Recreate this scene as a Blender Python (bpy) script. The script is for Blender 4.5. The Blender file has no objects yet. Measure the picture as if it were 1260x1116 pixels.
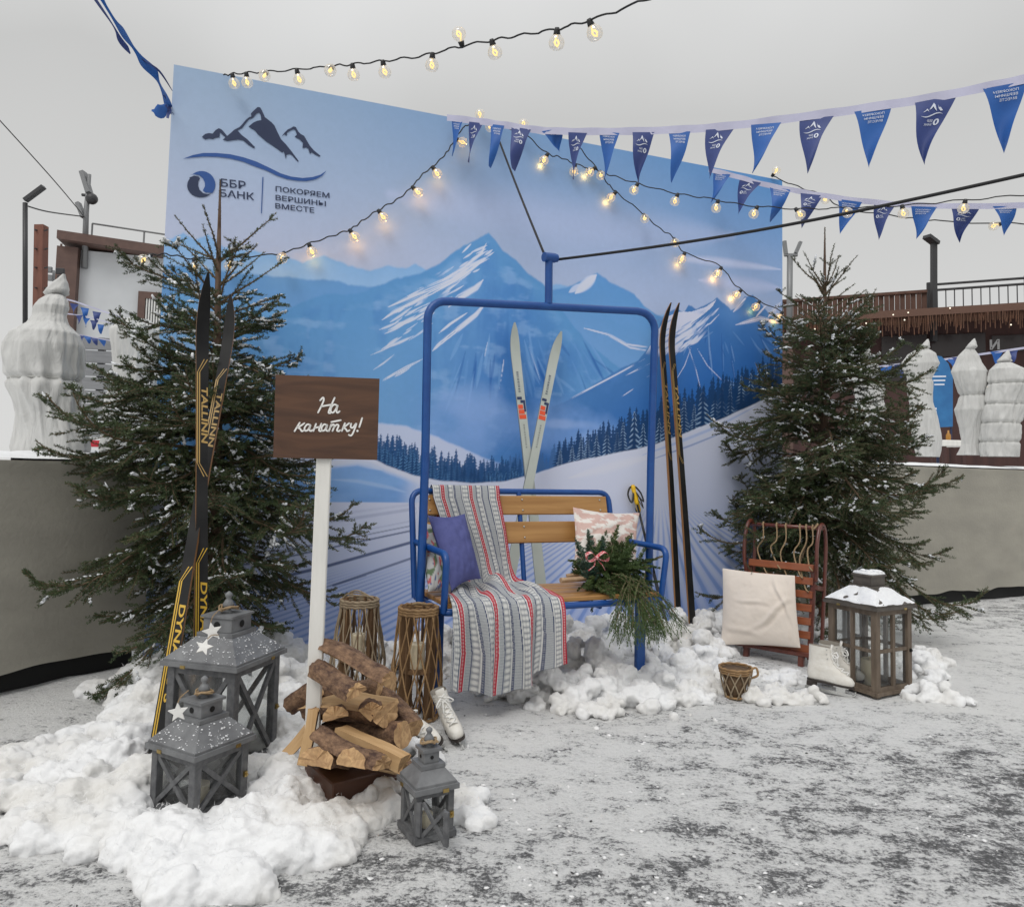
import bpy, bmesh, random
import numpy as np
from math import *
from mathutils import Matrix, Vector, Euler, noise as mnoise

random.seed(7)
RNG = np.random.default_rng(7)
scene = bpy.context.scene
COL = scene.collection

# ------------------------------------------------------------------ camera
FPX, IMW, IMH = 900.0, 1260.0, 1116.0        # focal length in photo pixels, photo size
CAMH, PITCH, ROLL, HORY = 1.15, radians(3.6), radians(1.3), 580.0
PPX, PPY = 630.0, HORY - FPX * tan(PITCH)
CAMROT = Euler((pi / 2 + PITCH, 0, 0)).to_matrix() @ Matrix.Rotation(ROLL, 3, 'Z')
cam_data = bpy.data.cameras.new("camera")
cam = bpy.data.objects.new("camera", cam_data)
COL.objects.link(cam)
cam.matrix_world = Matrix.Translation((0, 0, CAMH)) @ CAMROT.to_4x4()
cam_data.sensor_fit = 'HORIZONTAL'
cam_data.sensor_width = 36.0
cam_data.lens = FPX / IMW * 36.0
cam_data.shift_y = (PPY - IMH / 2) / IMW
cam_data.clip_start = 0.05
cam_data.clip_end = 2000.0
scene.camera = cam

# ------------------------------------------------------------------ overcast sky, soft sun, exposure
SUN_EL, SUN_AZ = radians(52), radians(205)
world = bpy.data.worlds.new("World")
scene.world = world
world.use_nodes = True
wn, wl = world.node_tree.nodes, world.node_tree.links
wn.clear()
w_out = wn.new('ShaderNodeOutputWorld')
w_bg = wn.new('ShaderNodeBackground')
w_sky = wn.new('ShaderNodeTexSky')
w_sky.sky_type = 'NISHITA'
w_sky.sun_disc = False
w_sky.sun_elevation = SUN_EL
w_sky.sun_rotation = SUN_AZ
w_hsv = wn.new('ShaderNodeHueSaturation')
w_hsv.inputs['Saturation'].default_value = 0.10
w_tc = wn.new('ShaderNodeTexCoord')
w_sep = wn.new('ShaderNodeSeparateXYZ')
w_no = wn.new('ShaderNodeTexNoise')
w_no.inputs['Scale'].default_value = 2.2
w_no.inputs['Detail'].default_value = 3.0
w_ramp = wn.new('ShaderNodeValToRGB')
w_ramp.color_ramp.elements[0].position = 0.0
w_ramp.color_ramp.elements[0].color = (7.4, 7.4, 7.3, 1)
w_ramp.color_ramp.elements[1].position = 0.55
w_ramp.color_ramp.elements[1].color = (5.95, 5.97, 5.9, 1)
e = w_ramp.color_ramp.elements.new(1.0)
e.color = (11.5, 11.6, 11.7, 1)
w_add = wn.new('ShaderNodeMath')
w_add.operation = 'MULTIPLY_ADD'
w_add.inputs[1].default_value = 0.22
w_mix = wn.new('ShaderNodeMixRGB')
w_mix.inputs['Fac'].default_value = 0.93
wl.new(w_sky.outputs[0], w_hsv.inputs['Color'])
wl.new(w_tc.outputs['Generated'], w_sep.inputs[0])
wl.new(w_tc.outputs['Generated'], w_no.inputs['Vector'])
wl.new(w_no.outputs['Fac'], w_add.inputs[0])
wl.new(w_sep.outputs['Z'], w_add.inputs[2])
wl.new(w_add.outputs[0], w_ramp.inputs['Fac'])
wl.new(w_hsv.outputs[0], w_mix.inputs[1])
wl.new(w_ramp.outputs[0], w_mix.inputs[2])
wl.new(w_mix.outputs[0], w_bg.inputs['Color'])
w_bg.inputs['Strength'].default_value = 0.10
wl.new(w_bg.outputs[0], w_out.inputs['Surface'])

sun_data = bpy.data.lights.new("sun", 'SUN')
sun_data.energy = 1.2
sun_data.angle = radians(25)
sun_data.color = (1.0, 0.97, 0.93)
sun = bpy.data.objects.new("sun", sun_data)
COL.objects.link(sun)
sun_dir = Vector((sin(SUN_AZ) * cos(SUN_EL), cos(SUN_AZ) * cos(SUN_EL), sin(SUN_EL)))   # towards the sun
sun.rotation_euler = sun_dir.to_track_quat('Z', 'Y').to_euler()
sun.location = (0, -3, 6)

scene.view_settings.view_transform = 'Standard'
scene.view_settings.look = 'None'
scene.view_settings.exposure = 0.0
scene.view_settings.gamma = 1.0
scene.view_settings.use_curve_mapping = False

# ------------------------------------------------------------------ survey helpers: read real positions off the photo
def ray(px, py):
    return CAMROT @ Vector(((px - PPX) / FPX, -(py - PPY) / FPX, -1.0))
def ground(px, py, z=0.0):
    d = ray(px, py)
    return Vector((0, 0, CAMH)) + d * ((z - CAMH) / d.z)
def at(px, py, depth):
    d = ray(px, py)
    return Vector((0, 0, CAMH)) + d * (depth / d.y)

class Plane:
    """A vertical frame: origin on the ground, x along the face, y into the scene, z up."""
    def __init__(self, origin, yaw):
        self.o = Vector(origin); self.yaw = yaw
        self.ux = Vector((cos(yaw), sin(yaw), 0)); self.uy = Vector((-sin(yaw), cos(yaw), 0))
        self.M = Matrix.Translation(self.o) @ Matrix.Rotation(yaw, 4, 'Z')
    def hit(self, px, py, y=0.0):
        d = ray(px, py); c = Vector((0, 0, CAMH))
        t = ((self.o - c).dot(self.uy) + y) / d.dot(self.uy)
        p = c + d * t - self.o
        return Vector((p.dot(self.ux), y, p.z))
    def w(self, x, y, z):
        return self.o + self.ux * x + self.uy * y + Vector((0, 0, z))

# ------------------------------------------------------------------ object helpers
MW = {}          # world matrix of every thing or part root
def link(o, parent=None):
    COL.objects.link(o)
    if parent is not None:
        o.parent = parent
    return o
def tag(o, label=None, cat=None, group=None, kind=None):
    if label: o['label'] = label
    if cat: o['category'] = cat
    if group: o['group'] = group
    if kind: o['kind'] = kind
    return o
def thing(name, label, cat, M=None, group=None):
    o = bpy.data.objects.new(name, None)
    o.empty_display_size = 0.1
    M = M if isinstance(M, Matrix) else Matrix.Translation(M if M is not None else (0, 0, 0))
    o.matrix_world = M
    link(o)
    MW[o] = M.copy()
    return tag(o, label, cat, group)
def T(*v): return Matrix.Translation(v if len(v) == 3 else v[0])
def RZ(a): return Matrix.Rotation(a, 4, 'Z')
def RX(a): return Matrix.Rotation(a, 4, 'X')
def RY(a): return Matrix.Rotation(a, 4, 'Y')
def frame_from(o, xdir, up=(0, 0, 1)):
    x = Vector(xdir).normalized(); u = Vector(up)
    z = (u - x * u.dot(x)).normalized(); y = z.cross(x)
    m = Matrix((x, y, z)).transposed().to_4x4()
    return Matrix.Translation(o) @ m

class MB:
    def __init__(self):
        self.v = []; self.f = []; self.m = []; self.uv = {}
    def add(self, vs, fs, M=None, mi=0):
        b = len(self.v)
        if M is not None: vs = [M @ Vector(p) for p in vs]
        self.v.extend([tuple(p) for p in vs])
        self.f.extend([tuple(b + i for i in f) for f in fs])
        self.m.extend([mi] * len(fs))
        return self
    def box(self, c, s, M=None, mi=0, taper=1.0):
        x, y, z = s[0] / 2, s[1] / 2, s[2] / 2
        vs = []
        for dz in (-1, 1):
            k = 1.0 if dz < 0 else taper
            for dx, dy in ((-1, -1), (1, -1), (1, 1), (-1, 1)):
                vs.append(Vector((c[0] + dx * x * k, c[1] + dy * y * k, c[2] + dz * z)))
        return self.add(vs, [(3, 2, 1, 0), (4, 5, 6, 7), (0, 1, 5, 4), (1, 2, 6, 5), (2, 3, 7, 6), (3, 0, 4, 7)], M, mi)
    def bevbox(self, c, s, b=0.004, M=None, mi=0):
        x, y, z = s[0] / 2, s[1] / 2, s[2] / 2
        b = min(b, x * .9, y * .9, z * .9)
        bm = bmesh.new()
        bmesh.ops.create_cube(bm, size=1.0)
        for v in bm.verts: v.co = Vector((c[0] + v.co.x * 2 * x, c[1] + v.co.y * 2 * y, c[2] + v.co.z * 2 * z))
        bmesh.ops.bevel(bm, geom=list(bm.edges), offset=b, segments=1, affect='EDGES', profile=.5)
        bm.verts.index_update()
        vs = [v.co.copy() for v in bm.verts]; fs = [[v.index for v in f.verts] for f in bm.faces]
        bm.free()
        return self.add(vs, fs, M, mi)
    def bar(self, a, b, w, h, up=(0, 0, 1), mi=0, bev=0.0):
        a = Vector(a); b = Vector(b); L = (b - a).length
        M = frame_from(a, b - a, up)
        if bev: return self.bevbox((L / 2, 0, 0), (L, w, h), bev, M, mi)
        return self.box((L / 2, 0, 0), (L, w, h), M, mi)
    def tube(self, pts, r, n=10, cap=True, mi=0, closed=False, M=None, flat=1.0, upv=None):
        pts = [Vector(p) for p in pts]; k = len(pts)
        rs = r if isinstance(r, (list, tuple)) else [r] * k
        vs = []; prev = None
        for i, p in enumerate(pts):
            if closed: t = pts[(i + 1) % k] - pts[i - 1]
            elif i == 0: t = pts[1] - p
            elif i == k - 1: t = p - pts[i - 1]
            else: t = (pts[i + 1] - p).normalized() + (p - pts[i - 1]).normalized()
            t = t.normalized() if t.length > 1e-9 else Vector((0, 0, 1))
            if prev is None:
                u = Vector(upv) if upv else (Vector((0, 0, 1)) if abs(t.z) < .9 else Vector((1, 0, 0)))
            else: u = prev
            u = (u - t * u.dot(t))
            u = u.normalized() if u.length > 1e-6 else t.orthogonal().normalized()
            prev = u; w = t.cross(u)
            for j in range(n):
                a = 2 * pi * j / n
                vs.append(p + (u * cos(a) * flat + w * sin(a)) * rs[i])
        fs = []
        seg = k if closed else k - 1
        for i in range(seg):
            for j in range(n):
                a = i * n + j; b = i * n + (j + 1) % n; c = ((i + 1) % k) * n + (j + 1) % n; d = ((i + 1) % k) * n + j
                fs.append((a, b, c, d))
        if cap and not closed:
            fs.append(tuple(range(n - 1, -1, -1))); fs.append(tuple((k - 1) * n + j for j in range(n)))
        return self.add(vs, fs, M, mi)
    def lathe(self, prof, n=20, M=None, mi=0):
        vs = []; fs = []; k = len(prof)
        for r, z in prof:
            for j in range(n):
                a = 2 * pi * j / n; vs.append(Vector((r * cos(a), r * sin(a), z)))
        for i in range(k - 1):
            for j in range(n):
                fs.append((i * n + j, i * n + (j + 1) % n, (i + 1) * n + (j + 1) % n, (i + 1) * n + j))
        if prof[0][0] > 1e-6: fs.append(tuple(range(n - 1, -1, -1)))
        if prof[-1][0] > 1e-6: fs.append(tuple((k - 1) * n + j for j in range(n)))
        return self.add(vs, fs, M, mi)
    def prism(self, poly, h, M=None, mi=0, z0=0.0):
        n = len(poly)
        vs = [Vector((p[0], p[1], z0)) for p in poly] + [Vector((p[0], p[1], z0 + h)) for p in poly]
        fs = [tuple(range(n - 1, -1, -1)), tuple(range(n, 2 * n))]
        for i in range(n): fs.append((i, (i + 1) % n, n + (i + 1) % n, n + i))
        return self.add(vs, fs, M, mi)
    def grid(self, nu, nv, fn, M=None, mi=0, wrap=False):
        vs = [fn(i / (nu - 1) if not wrap else i / nu, j / (nv - 1)) for j in range(nv) for i in range(nu)]
        fs = []
        for j in range(nv - 1):
            for i in range(nu if wrap else nu - 1):
                fs.append((j * nu + i, j * nu + (i + 1) % nu, (j + 1) * nu + (i + 1) % nu, (j + 1) * nu + i))
        return self.add(vs, fs, M, mi)
    def ball(self, c, r, M=None, mi=0, n=12, k=8, sz=1.0):
        prof = [(r * sin(pi * i / k), -r * sz * cos(pi * i / k)) for i in range(k + 1)]
        prof[0] = (0, -r * sz); prof[-1] = (0, r * sz)
        MM = Matrix.Translation(c) if M is None else M @ Matrix.Translation(c)
        return self.lathe([(max(a, 1e-7), b) for a, b in prof], n, MM, mi)
    def mesh(self, name):
        me = bpy.data.meshes.new(name)
        me.from_pydata(self.v, [], self.f)
        return me
    def build(self, name, mats, parent=None, smooth=False, world=False, angle=None):
        """world=True: the vertices are in world space and are moved into the parent's frame."""
        if not isinstance(mats, (list, tuple)): mats = [mats]
        if world and parent is not None:
            Mi = MW[parent].inverted()
            self.v = [tuple(Mi @ Vector(p)) for p in self.v]
        me = self.mesh(name)
        for m in mats: me.materials.append(m)
        if len(mats) > 1: me.polygons.foreach_set('material_index', self.m)
        if smooth or angle:
            me.polygons.foreach_set('use_smooth', [True] * len(me.polygons))
            if angle: me.set_sharp_from_angle(angle=radians(angle))
        me.update()
        o = bpy.data.objects.new(name, me)
        link(o, parent)
        MW[o] = MW[parent].copy() if parent is not None else Matrix.Identity(4)
        return o
def np_mesh(name, verts, faces, mat, parent=None, smooth=False, colors=None, world=False):
    """faces: (n,k) int array of equal-size polygons"""
    verts = np.asarray(verts, dtype=np.float32)
    if world and parent is not None:
        Mi = np.array(MW[parent].inverted()); verts = (verts @ Mi[:3, :3].T + Mi[:3, 3]).astype(np.float32)
    faces = np.asarray(faces, dtype=np.int32)
    k = faces.shape[1]
    me = bpy.data.meshes.new(name)
    me.vertices.add(len(verts)); me.vertices.foreach_set('co', verts.ravel())
    me.loops.add(faces.size); me.loops.foreach_set('vertex_index', faces.ravel())
    me.polygons.add(len(faces))
    me.polygons.foreach_set('loop_start', np.arange(0, faces.size, k, dtype=np.int32))
    me.polygons.foreach_set('loop_total', np.full(len(faces), k, dtype=np.int32))
    if smooth: me.polygons.foreach_set('use_smooth', np.ones(len(faces), dtype=bool))
    me.update(calc_edges=True)
    if colors is not None:
        a = me.color_attributes.new('Col', 'FLOAT_COLOR', 'POINT')
        c = np.ones((len(verts), 4), dtype=np.float32); c[:, :3] = colors
        a.data.foreach_set('color', c.ravel())
    for m in (mat if isinstance(mat, (list, tuple)) else [mat]): me.materials.append(m)
    o = bpy.data.objects.new(name, me)
    link(o, parent)
    MW[o] = MW[parent].copy() if parent is not None else Matrix.Identity(4)
    return o
def copy_tree(o, parent=None):
    c = o.copy(); COL.objects.link(c)
    if parent is not None: c.parent = parent
    for ch in list(o.children): copy_tree(ch, c)
    return c

# ------------------------------------------------------------------ materials
def srgb(r, g, b):
    f = lambda c: (c / 255 / 12.92) if c <= 10.3 else ((c / 255 + .055) / 1.055) ** 2.4
    return (f(r), f(g), f(b))
def mat(name, color, rough=.6, metal=0.0, color2=None, scale=(8, 8, 8), detail=5.0, lo=.35, hi=.65, bump=0.0, bscale=None,
        spec=.5, coat=0.0, sss=0.0, dist=0.0, trans=0.0, nrough=.55):
    m = bpy.data.materials.new(name); m.use_nodes = True
    nt = m.node_tree; b = nt.nodes['Principled BSDF']
    b.inputs['Base Color'].default_value = (*color, 1)
    b.inputs['Roughness'].default_value = rough
    b.inputs['Metallic'].default_value = metal
    b.inputs['Specular IOR Level'].default_value = spec
    b.inputs['Coat Weight'].default_value = coat
    if sss:
        b.inputs['Subsurface Weight'].default_value = sss
        b.inputs['Subsurface Radius'].default_value = (1, 1, 1)
        b.inputs['Subsurface Scale'].default_value = .02
    if color2 is not None or bump:
        tc = nt.nodes.new('ShaderNodeTexCoord'); mp = nt.nodes.new('ShaderNodeMapping')
        mp.inputs['Scale'].default_value = scale if isinstance(scale, tuple) else (scale,) * 3
        n = nt.nodes.new('ShaderNodeTexNoise')
        n.inputs['Scale'].default_value = 1.0; n.inputs['Detail'].default_value = detail
        n.inputs['Roughness'].default_value = nrough
        n.inputs['Distortion'].default_value = dist
        nt.links.new(tc.outputs['Object'], mp.inputs[0]); nt.links.new(mp.outputs[0], n.inputs['Vector'])
        if color2 is not None:
            r = nt.nodes.new('ShaderNodeValToRGB')
            r.color_ramp.elements[0].position = lo; r.color_ramp.elements[0].color = (*color, 1)
            r.color_ramp.elements[1].position = hi; r.color_ramp.elements[1].color = (*color2, 1)
            nt.links.new(n.outputs['Fac'], r.inputs[0]); nt.links.new(r.outputs[0], b.inputs['Base Color'])
        if bump:
            bp = nt.nodes.new('ShaderNodeBump'); bp.inputs['Strength'].default_value = bump
            bp.inputs['Distance'].default_value = .01
            if bscale:
                n2 = nt.nodes.new('ShaderNodeTexNoise'); n2.inputs['Scale'].default_value = bscale
                n2.inputs['Detail'].default_value = 4
                nt.links.new(tc.outputs['Object'], n2.inputs['Vector'])
                nt.links.new(n2.outputs['Fac'], bp.inputs['Height'])
            else: nt.links.new(n.outputs['Fac'], bp.inputs['Height'])
            nt.links.new(bp.outputs[0], b.inputs['Normal'])
    return m
def vcol_mat(name, rough=.6, bump=0.0, bscale=60, spec=.4, gain=1.0):
    m = bpy.data.materials.new(name); m.use_nodes = True
    nt = m.node_tree; b = nt.nodes['Principled BSDF']
    a = nt.nodes.new('ShaderNodeVertexColor'); a.layer_name = 'Col'
    nt.links.new(a.outputs[0], b.inputs['Base Color'])
    b.inputs['Roughness'].default_value = rough; b.inputs['Specular IOR Level'].default_value = spec
    if bump:
        tc = nt.nodes.new('ShaderNodeTexCoord')
        n = nt.nodes.new('ShaderNodeTexNoise'); n.inputs['Scale'].default_value = bscale
        bp = nt.nodes.new('ShaderNodeBump'); bp.inputs['Strength'].default_value = bump; bp.inputs['Distance'].default_value = .005
        nt.links.new(tc.outputs['Object'], n.inputs['Vector'])
        nt.links.new(n.outputs['Fac'], bp.inputs['Height']); nt.links.new(bp.outputs[0], b.inputs['Normal'])
    return m
def glass_mat(name, tint=(1, 1, 1), clear=.86, rough=.03, haze=0.0):
    m = bpy.data.materials.new(name); m.use_nodes = True
    nt = m.node_tree; nt.nodes.clear()
    o = nt.nodes.new('ShaderNodeOutputMaterial'); t = nt.nodes.new('ShaderNodeBsdfTransparent')
    t.inputs[0].default_value = (*tint, 1)
    g = nt.nodes.new('ShaderNodeBsdfGlossy'); g.inputs['Roughness'].default_value = rough
    fr = nt.nodes.new('ShaderNodeFresnel'); fr.inputs['IOR'].default_value = 1.45
    mr = nt.nodes.new('ShaderNodeMapRange'); mr.inputs['To Min'].default_value = 1 - clear; mr.inputs['To Max'].default_value = 1.0
    mx = nt.nodes.new('ShaderNodeMixShader')
    nt.links.new(fr.outputs[0], mr.inputs['Value']); nt.links.new(mr.outputs[0], mx.inputs[0])
    nt.links.new(t.outputs[0], mx.inputs[1])
    if haze:
        d = nt.nodes.new('ShaderNodeBsdfDiffuse'); d.inputs[0].default_value = (.75, .76, .76, 1)
        m2 = nt.nodes.new('ShaderNodeMixShader'); m2.inputs[0].default_value = haze
        nt.links.new(g.outputs[0], m2.inputs[1]); nt.links.new(d.outputs[0], m2.inputs[2])
        nt.links.new(m2.outputs[0], mx.inputs[2])
    else: nt.links.new(g.outputs[0], mx.inputs[2])
    nt.links.new(mx.outputs[0], o.inputs[0])
    return m
def emit_mat(name, color, strength):
    m = bpy.data.materials.new(name); m.use_nodes = True
    b = m.node_tree.nodes['Principled BSDF']
    b.inputs['Base Color'].default_value = (*color, 1)
    b.inputs['Emission Color'].default_value = (*color, 1); b.inputs['Emission Strength'].default_value = strength
    return m
def wood_mat(name, c1, c2, along='X', rough=.55, fine=60, stretch=3.0, bump=.15, knots=False, coat=0.0):
    """plank grain: noise squeezed along one local axis"""
    sc = {'X': (stretch, fine, fine), 'Y': (fine, stretch, fine), 'Z': (fine, fine, stretch)}[along]
    return mat(name, c1, rough, color2=c2, scale=sc, detail=6, lo=.3, hi=.7, bump=bump, dist=.6, coat=coat)

# ------------------------------------------------------------------ lettering (font outlines turned into flat mesh)
_txt = {}
def text_geo(s, bold=0.0, spacing=1.0):
    key = (s, bold, spacing)
    if key not in _txt:
        cu = bpy.data.curves.new('lettering', 'FONT')
        cu.body = s; cu.size = 1.0; cu.offset = bold; cu.space_character = spacing
        cu.resolution_u = 3
        ob = bpy.data.objects.new('lettering', cu); COL.objects.link(ob)
        dg = bpy.context.evaluated_depsgraph_get(); dg.update()
        me = bpy.data.meshes.new_from_object(ob.evaluated_get(dg))
        vs = [v.co.copy() for v in me.vertices]; fs = [tuple(p.vertices) for p in me.polygons]
        bpy.data.objects.remove(ob); bpy.data.curves.remove(cu); bpy.data.meshes.remove(me)
        xs = [v.x for v in vs]; ys = [v.y for v in vs]
        x0, x1, y0, y1 = min(xs), max(xs), 0.0, 0.72
        _txt[key] = ([Vector(((v.x - x0) / (x1 - x0), v.y / .727, 0)) for v in vs], fs)
    return _txt[key]
def put_text(mb, s, x, z, w, h, place, bold=.02, mirror=False, mi=0, shear=0.0, spacing=1.0):
    """place(x,z)->3-D point; x,z is the lower left corner of the cap-height box w by h"""
    vs, fs = text_geo(s, bold, spacing)
    out = []
    for v in vs:
        fx = 1 - v.x if mirror else v.x
        out.append(place(x + fx * w + shear * v.y * h, z + v.y * h))
    mb.add(out, fs, None, mi)
def stroke(mb, pts, w, place, mi=0, taper=False):
    """flat ribbon following pts in the plane of `place`"""
    pts = [Vector((p[0], p[1])) for p in pts]
    n = len(pts); L = []; Rr = []
    for i, p in enumerate(pts):
        a = pts[max(i - 1, 0)]; b = pts[min(i + 1, n - 1)]
        t = (b - a).normalized() if (b - a).length > 0 else Vector((1, 0)); q = Vector((-t.y, t.x))
        k = w / 2 if not taper else w / 2 * max(.06, sin(pi * i / (n - 1)) ** .7)
        L.append(place(*(p + q * k))); Rr.append(place(*(p - q * k)))
    vs = L + Rr
    mb.add(vs, [(i, i + 1, n + i + 1, n + i) for i in range(n - 1)], None, mi)
def spline(pts, k=8, closed=False):
    """Catmull-Rom through pts"""
    P = [Vector(p) for p in pts]; out = []; n = len(P)
    for i in range(n if closed else n - 1):
        g = lambda j: P[j % n] if closed else P[min(max(j, 0), n - 1)]
        p0, p1, p2, p3 = g(i - 1), g(i), g(i + 1), g(i + 2)
        for s in range(k):
            t = s / k
            out.append(.5 * ((2 * p1) + (p2 - p0) * t + (2 * p0 - 5 * p1 + 4 * p2 - p3) * t * t + (3 * p1 - p0 - 3 * p2 + p3) * t ** 3))
    if not closed: out.append(P[-1])
    return out
def lerp(a, b, t): return a + (b - a) * t
def interp(x, xs, ys): return float(np.interp(x, xs, ys))

# ================================================================== GROUND
G_LO, G_HI = 1.245, 1.63
def ground_material():
    m = bpy.data.materials.new('trampled_snow_on_asphalt'); m.use_nodes = True
    nt = m.node_tree; N = nt.nodes; L = nt.links; b = N['Principled BSDF']
    tc = N.new('ShaderNodeTexCoord')
    def noise_node(scale, detail, rough, sx=1.0, sy=1.0, dist=0.0, rot=0.0):
        mp = N.new('ShaderNodeMapping'); mp.inputs['Scale'].default_value = (sx, sy, 1); mp.inputs['Rotation'].default_value = (0, 0, rot)
        n = N.new('ShaderNodeTexNoise'); n.inputs['Scale'].default_value = scale; n.inputs['Detail'].default_value = detail
        n.inputs['Roughness'].default_value = rough; n.inputs['Distortion'].default_value = dist
        L.new(tc.outputs['Object'], mp.inputs[0]); L.new(mp.outputs[0], n.inputs['Vector']); return n
    def math_node(op, a, bb, c=None):
        n = N.new('ShaderNodeMath'); n.operation = op
        for i, x in enumerate((a, bb, c)):
            if x is None: continue
            if isinstance(x, (int, float)): n.inputs[i].default_value = x
            else: L.new(x, n.inputs[i])
        return n.outputs[0]
    big = noise_node(.55, 3, .5).outputs['Fac']
    mid = noise_node(6.5, 6, .66, .85, 1.2, .3, .2).outputs['Fac']
    fine = noise_node(36, 8, .74, .85, 1.15, .2, .2).outputs['Fac']
    grit = noise_node(95, 4, .7).outputs['Fac']
    # where feet and wheels have worn the snow away: more to the front and to the right
    sep = N.new('ShaderNodeSeparateXYZ'); L.new(tc.outputs['Object'], sep.inputs[0])
    wx = N.new('ShaderNodeMapRange'); wx.inputs['From Min'].default_value = -.9; wx.inputs['From Max'].default_value = 1.2
    wx.inputs['To Min'].default_value = .02; wx.inputs['To Max'].default_value = -.03; L.new(sep.outputs['X'], wx.inputs['Value'])
    wy = N.new('ShaderNodeMapRange'); wy.inputs['From Min'].default_value = 2.2; wy.inputs['From Max'].default_value = 3.7
    wy.inputs['To Min'].default_value = -.07; wy.inputs['To Max'].default_value = .075; L.new(sep.outputs['Y'], wy.inputs['Value'])
    # cover: how much packed snow is left; slush: grey trodden film; both broken up by crumbs
    cov = math_node('MULTIPLY_ADD', big, .55, math_node('MULTIPLY', mid, .98))
    cov = math_node('ADD', cov, wx.outputs[0]); cov = math_node('ADD', cov, wy.outputs[0])
    cov = math_node('MULTIPLY_ADD', fine, .95, cov)
    s = math_node('MULTIPLY_ADD', grit, .62, cov)
    r = N.new('ShaderNodeValToRGB'); cr = r.color_ramp
    cr.elements[0].position = 0.0; cr.elements[0].color = (.085, .086, .088, 1)
    cr.elements[1].position = 1.0; cr.elements[1].color = (.80, .80, .79, 1)
    for p, c in ((.26, (.15, .151, .154)), (.40, (.30, .302, .305)), (.50, (.47, .47, .47)), (.62, (.66, .66, .655))):
        e = cr.elements.new(p); e.color = (*c, 1)
    mrs = N.new('ShaderNodeMapRange'); mrs.inputs['From Min'].default_value = G_LO; mrs.inputs['From Max'].default_value = G_HI
    L.new(s, mrs.inputs['Value']); L.new(mrs.outputs[0], r.inputs[0]); L.new(r.outputs[0], b.inputs['Base Color'])
    b.inputs['Roughness'].default_value = .75
    bp = N.new('ShaderNodeBump'); bp.inputs['Strength'].default_value = .75; bp.inputs['Distance'].default_value = .03
    L.new(s, bp.inputs['Height']); L.new(bp.outputs[0], b.inputs['Normal'])
    return m
gm = MB()
NG = 150
def gpt(u, v):
    x = -5 + 12 * u; y = .5 + 11 * v
    edge = min(1, 6 * min(u, 1 - u, v, 1 - v))
    z = (mnoise.fractal(Vector((x * 1.7, y * 1.7, 0)), 1, 2, 3) * .014 + mnoise.fractal(Vector((x * 7, y * 7, 3)), 1, 2, 3) * .006) * edge
    return (x, y, z)
gm.grid(NG, NG, gpt)
S = 400.0
gm.add([(-S, -S, 0), (S, -S, 0), (S, .5, 0), (-S, .5, 0)], [(0, 1, 2, 3)])
gm.add([(-S, 11.5, 0), (S, 11.5, 0), (S, S, 0), (-S, S, 0)], [(0, 1, 2, 3)])
gm.add([(-S, .5, 0), (-5, .5, 0), (-5, 11.5, 0), (-S, 11.5, 0)], [(0, 1, 2, 3)])
gm.add([(7, .5, 0), (S, .5, 0), (S, 11.5, 0), (7, 11.5, 0)], [(0, 1, 2, 3)])
tag(gm.build('ground', ground_material(), smooth=True), kind='structure')
def crumbs(name, n, rlo, rhi, material, seed):
    bm = bmesh.new(); bmesh.ops.create_icosphere(bm, subdivisions=1, radius=1.0); bm.verts.index_update()
    iv = np.array([v.co[:] for v in bm.verts]); jf = np.array([[v.index for v in f.verts] for f in bm.faces]); bm.free()
    rg = np.random.default_rng(seed); V = []; F = []
    for k in range(n):
        y = 1.9 + 4.6 * rg.random() ** 1.6; x = (rg.random() * 1.7 - .75) * y * .8
        if mnoise.noise(Vector((x * 1.3, y * 1.3, seed))) < rg.uniform(-.5, .4): continue
        r = rlo + (rhi - rlo) * rg.random() ** 4
        q = Vector((x, y, 0)) - PN.o
        if -.2 < q.dot(PN.ux) < PW + .2 and q.dot(PN.uy) > -.1: continue
        z = mnoise.fractal(Vector((x * 1.7, y * 1.7, 0)), 1, 2, 3) * .014 + mnoise.fractal(Vector((x * 7, y * 7, 3)), 1, 2, 3) * .006
        V.append(iv * (1 + .38 * rg.normal(size=(12, 1))) * np.array([r * 1.2, r, r * .5]) + np.array([x, y, z + r * .1])); F.append(jf + 12 * (len(V) - 1))
    tag(np_mesh(name, np.concatenate(V), np.concatenate(F), material), kind='stuff')

# ================================================================== PHOTO WALL (printed panel)
PN = Plane(ground(175, 812), radians(19.75))
PW, PH = 4.59, 3.6
panel = thing('photo_wall', 'tall printed photo wall showing blue snowy mountains, standing behind the chairlift seat', 'photo wall', PN.M)
fr = MB()
fr.box((PW / 2, .06, PH / 2), (PW, .112, PH))
fr.build('frame', mat('panel_side', (.55, .66, .8), .5, color2=(.48, .6, .76), scale=(2, 2, 6)), panel)

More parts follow.
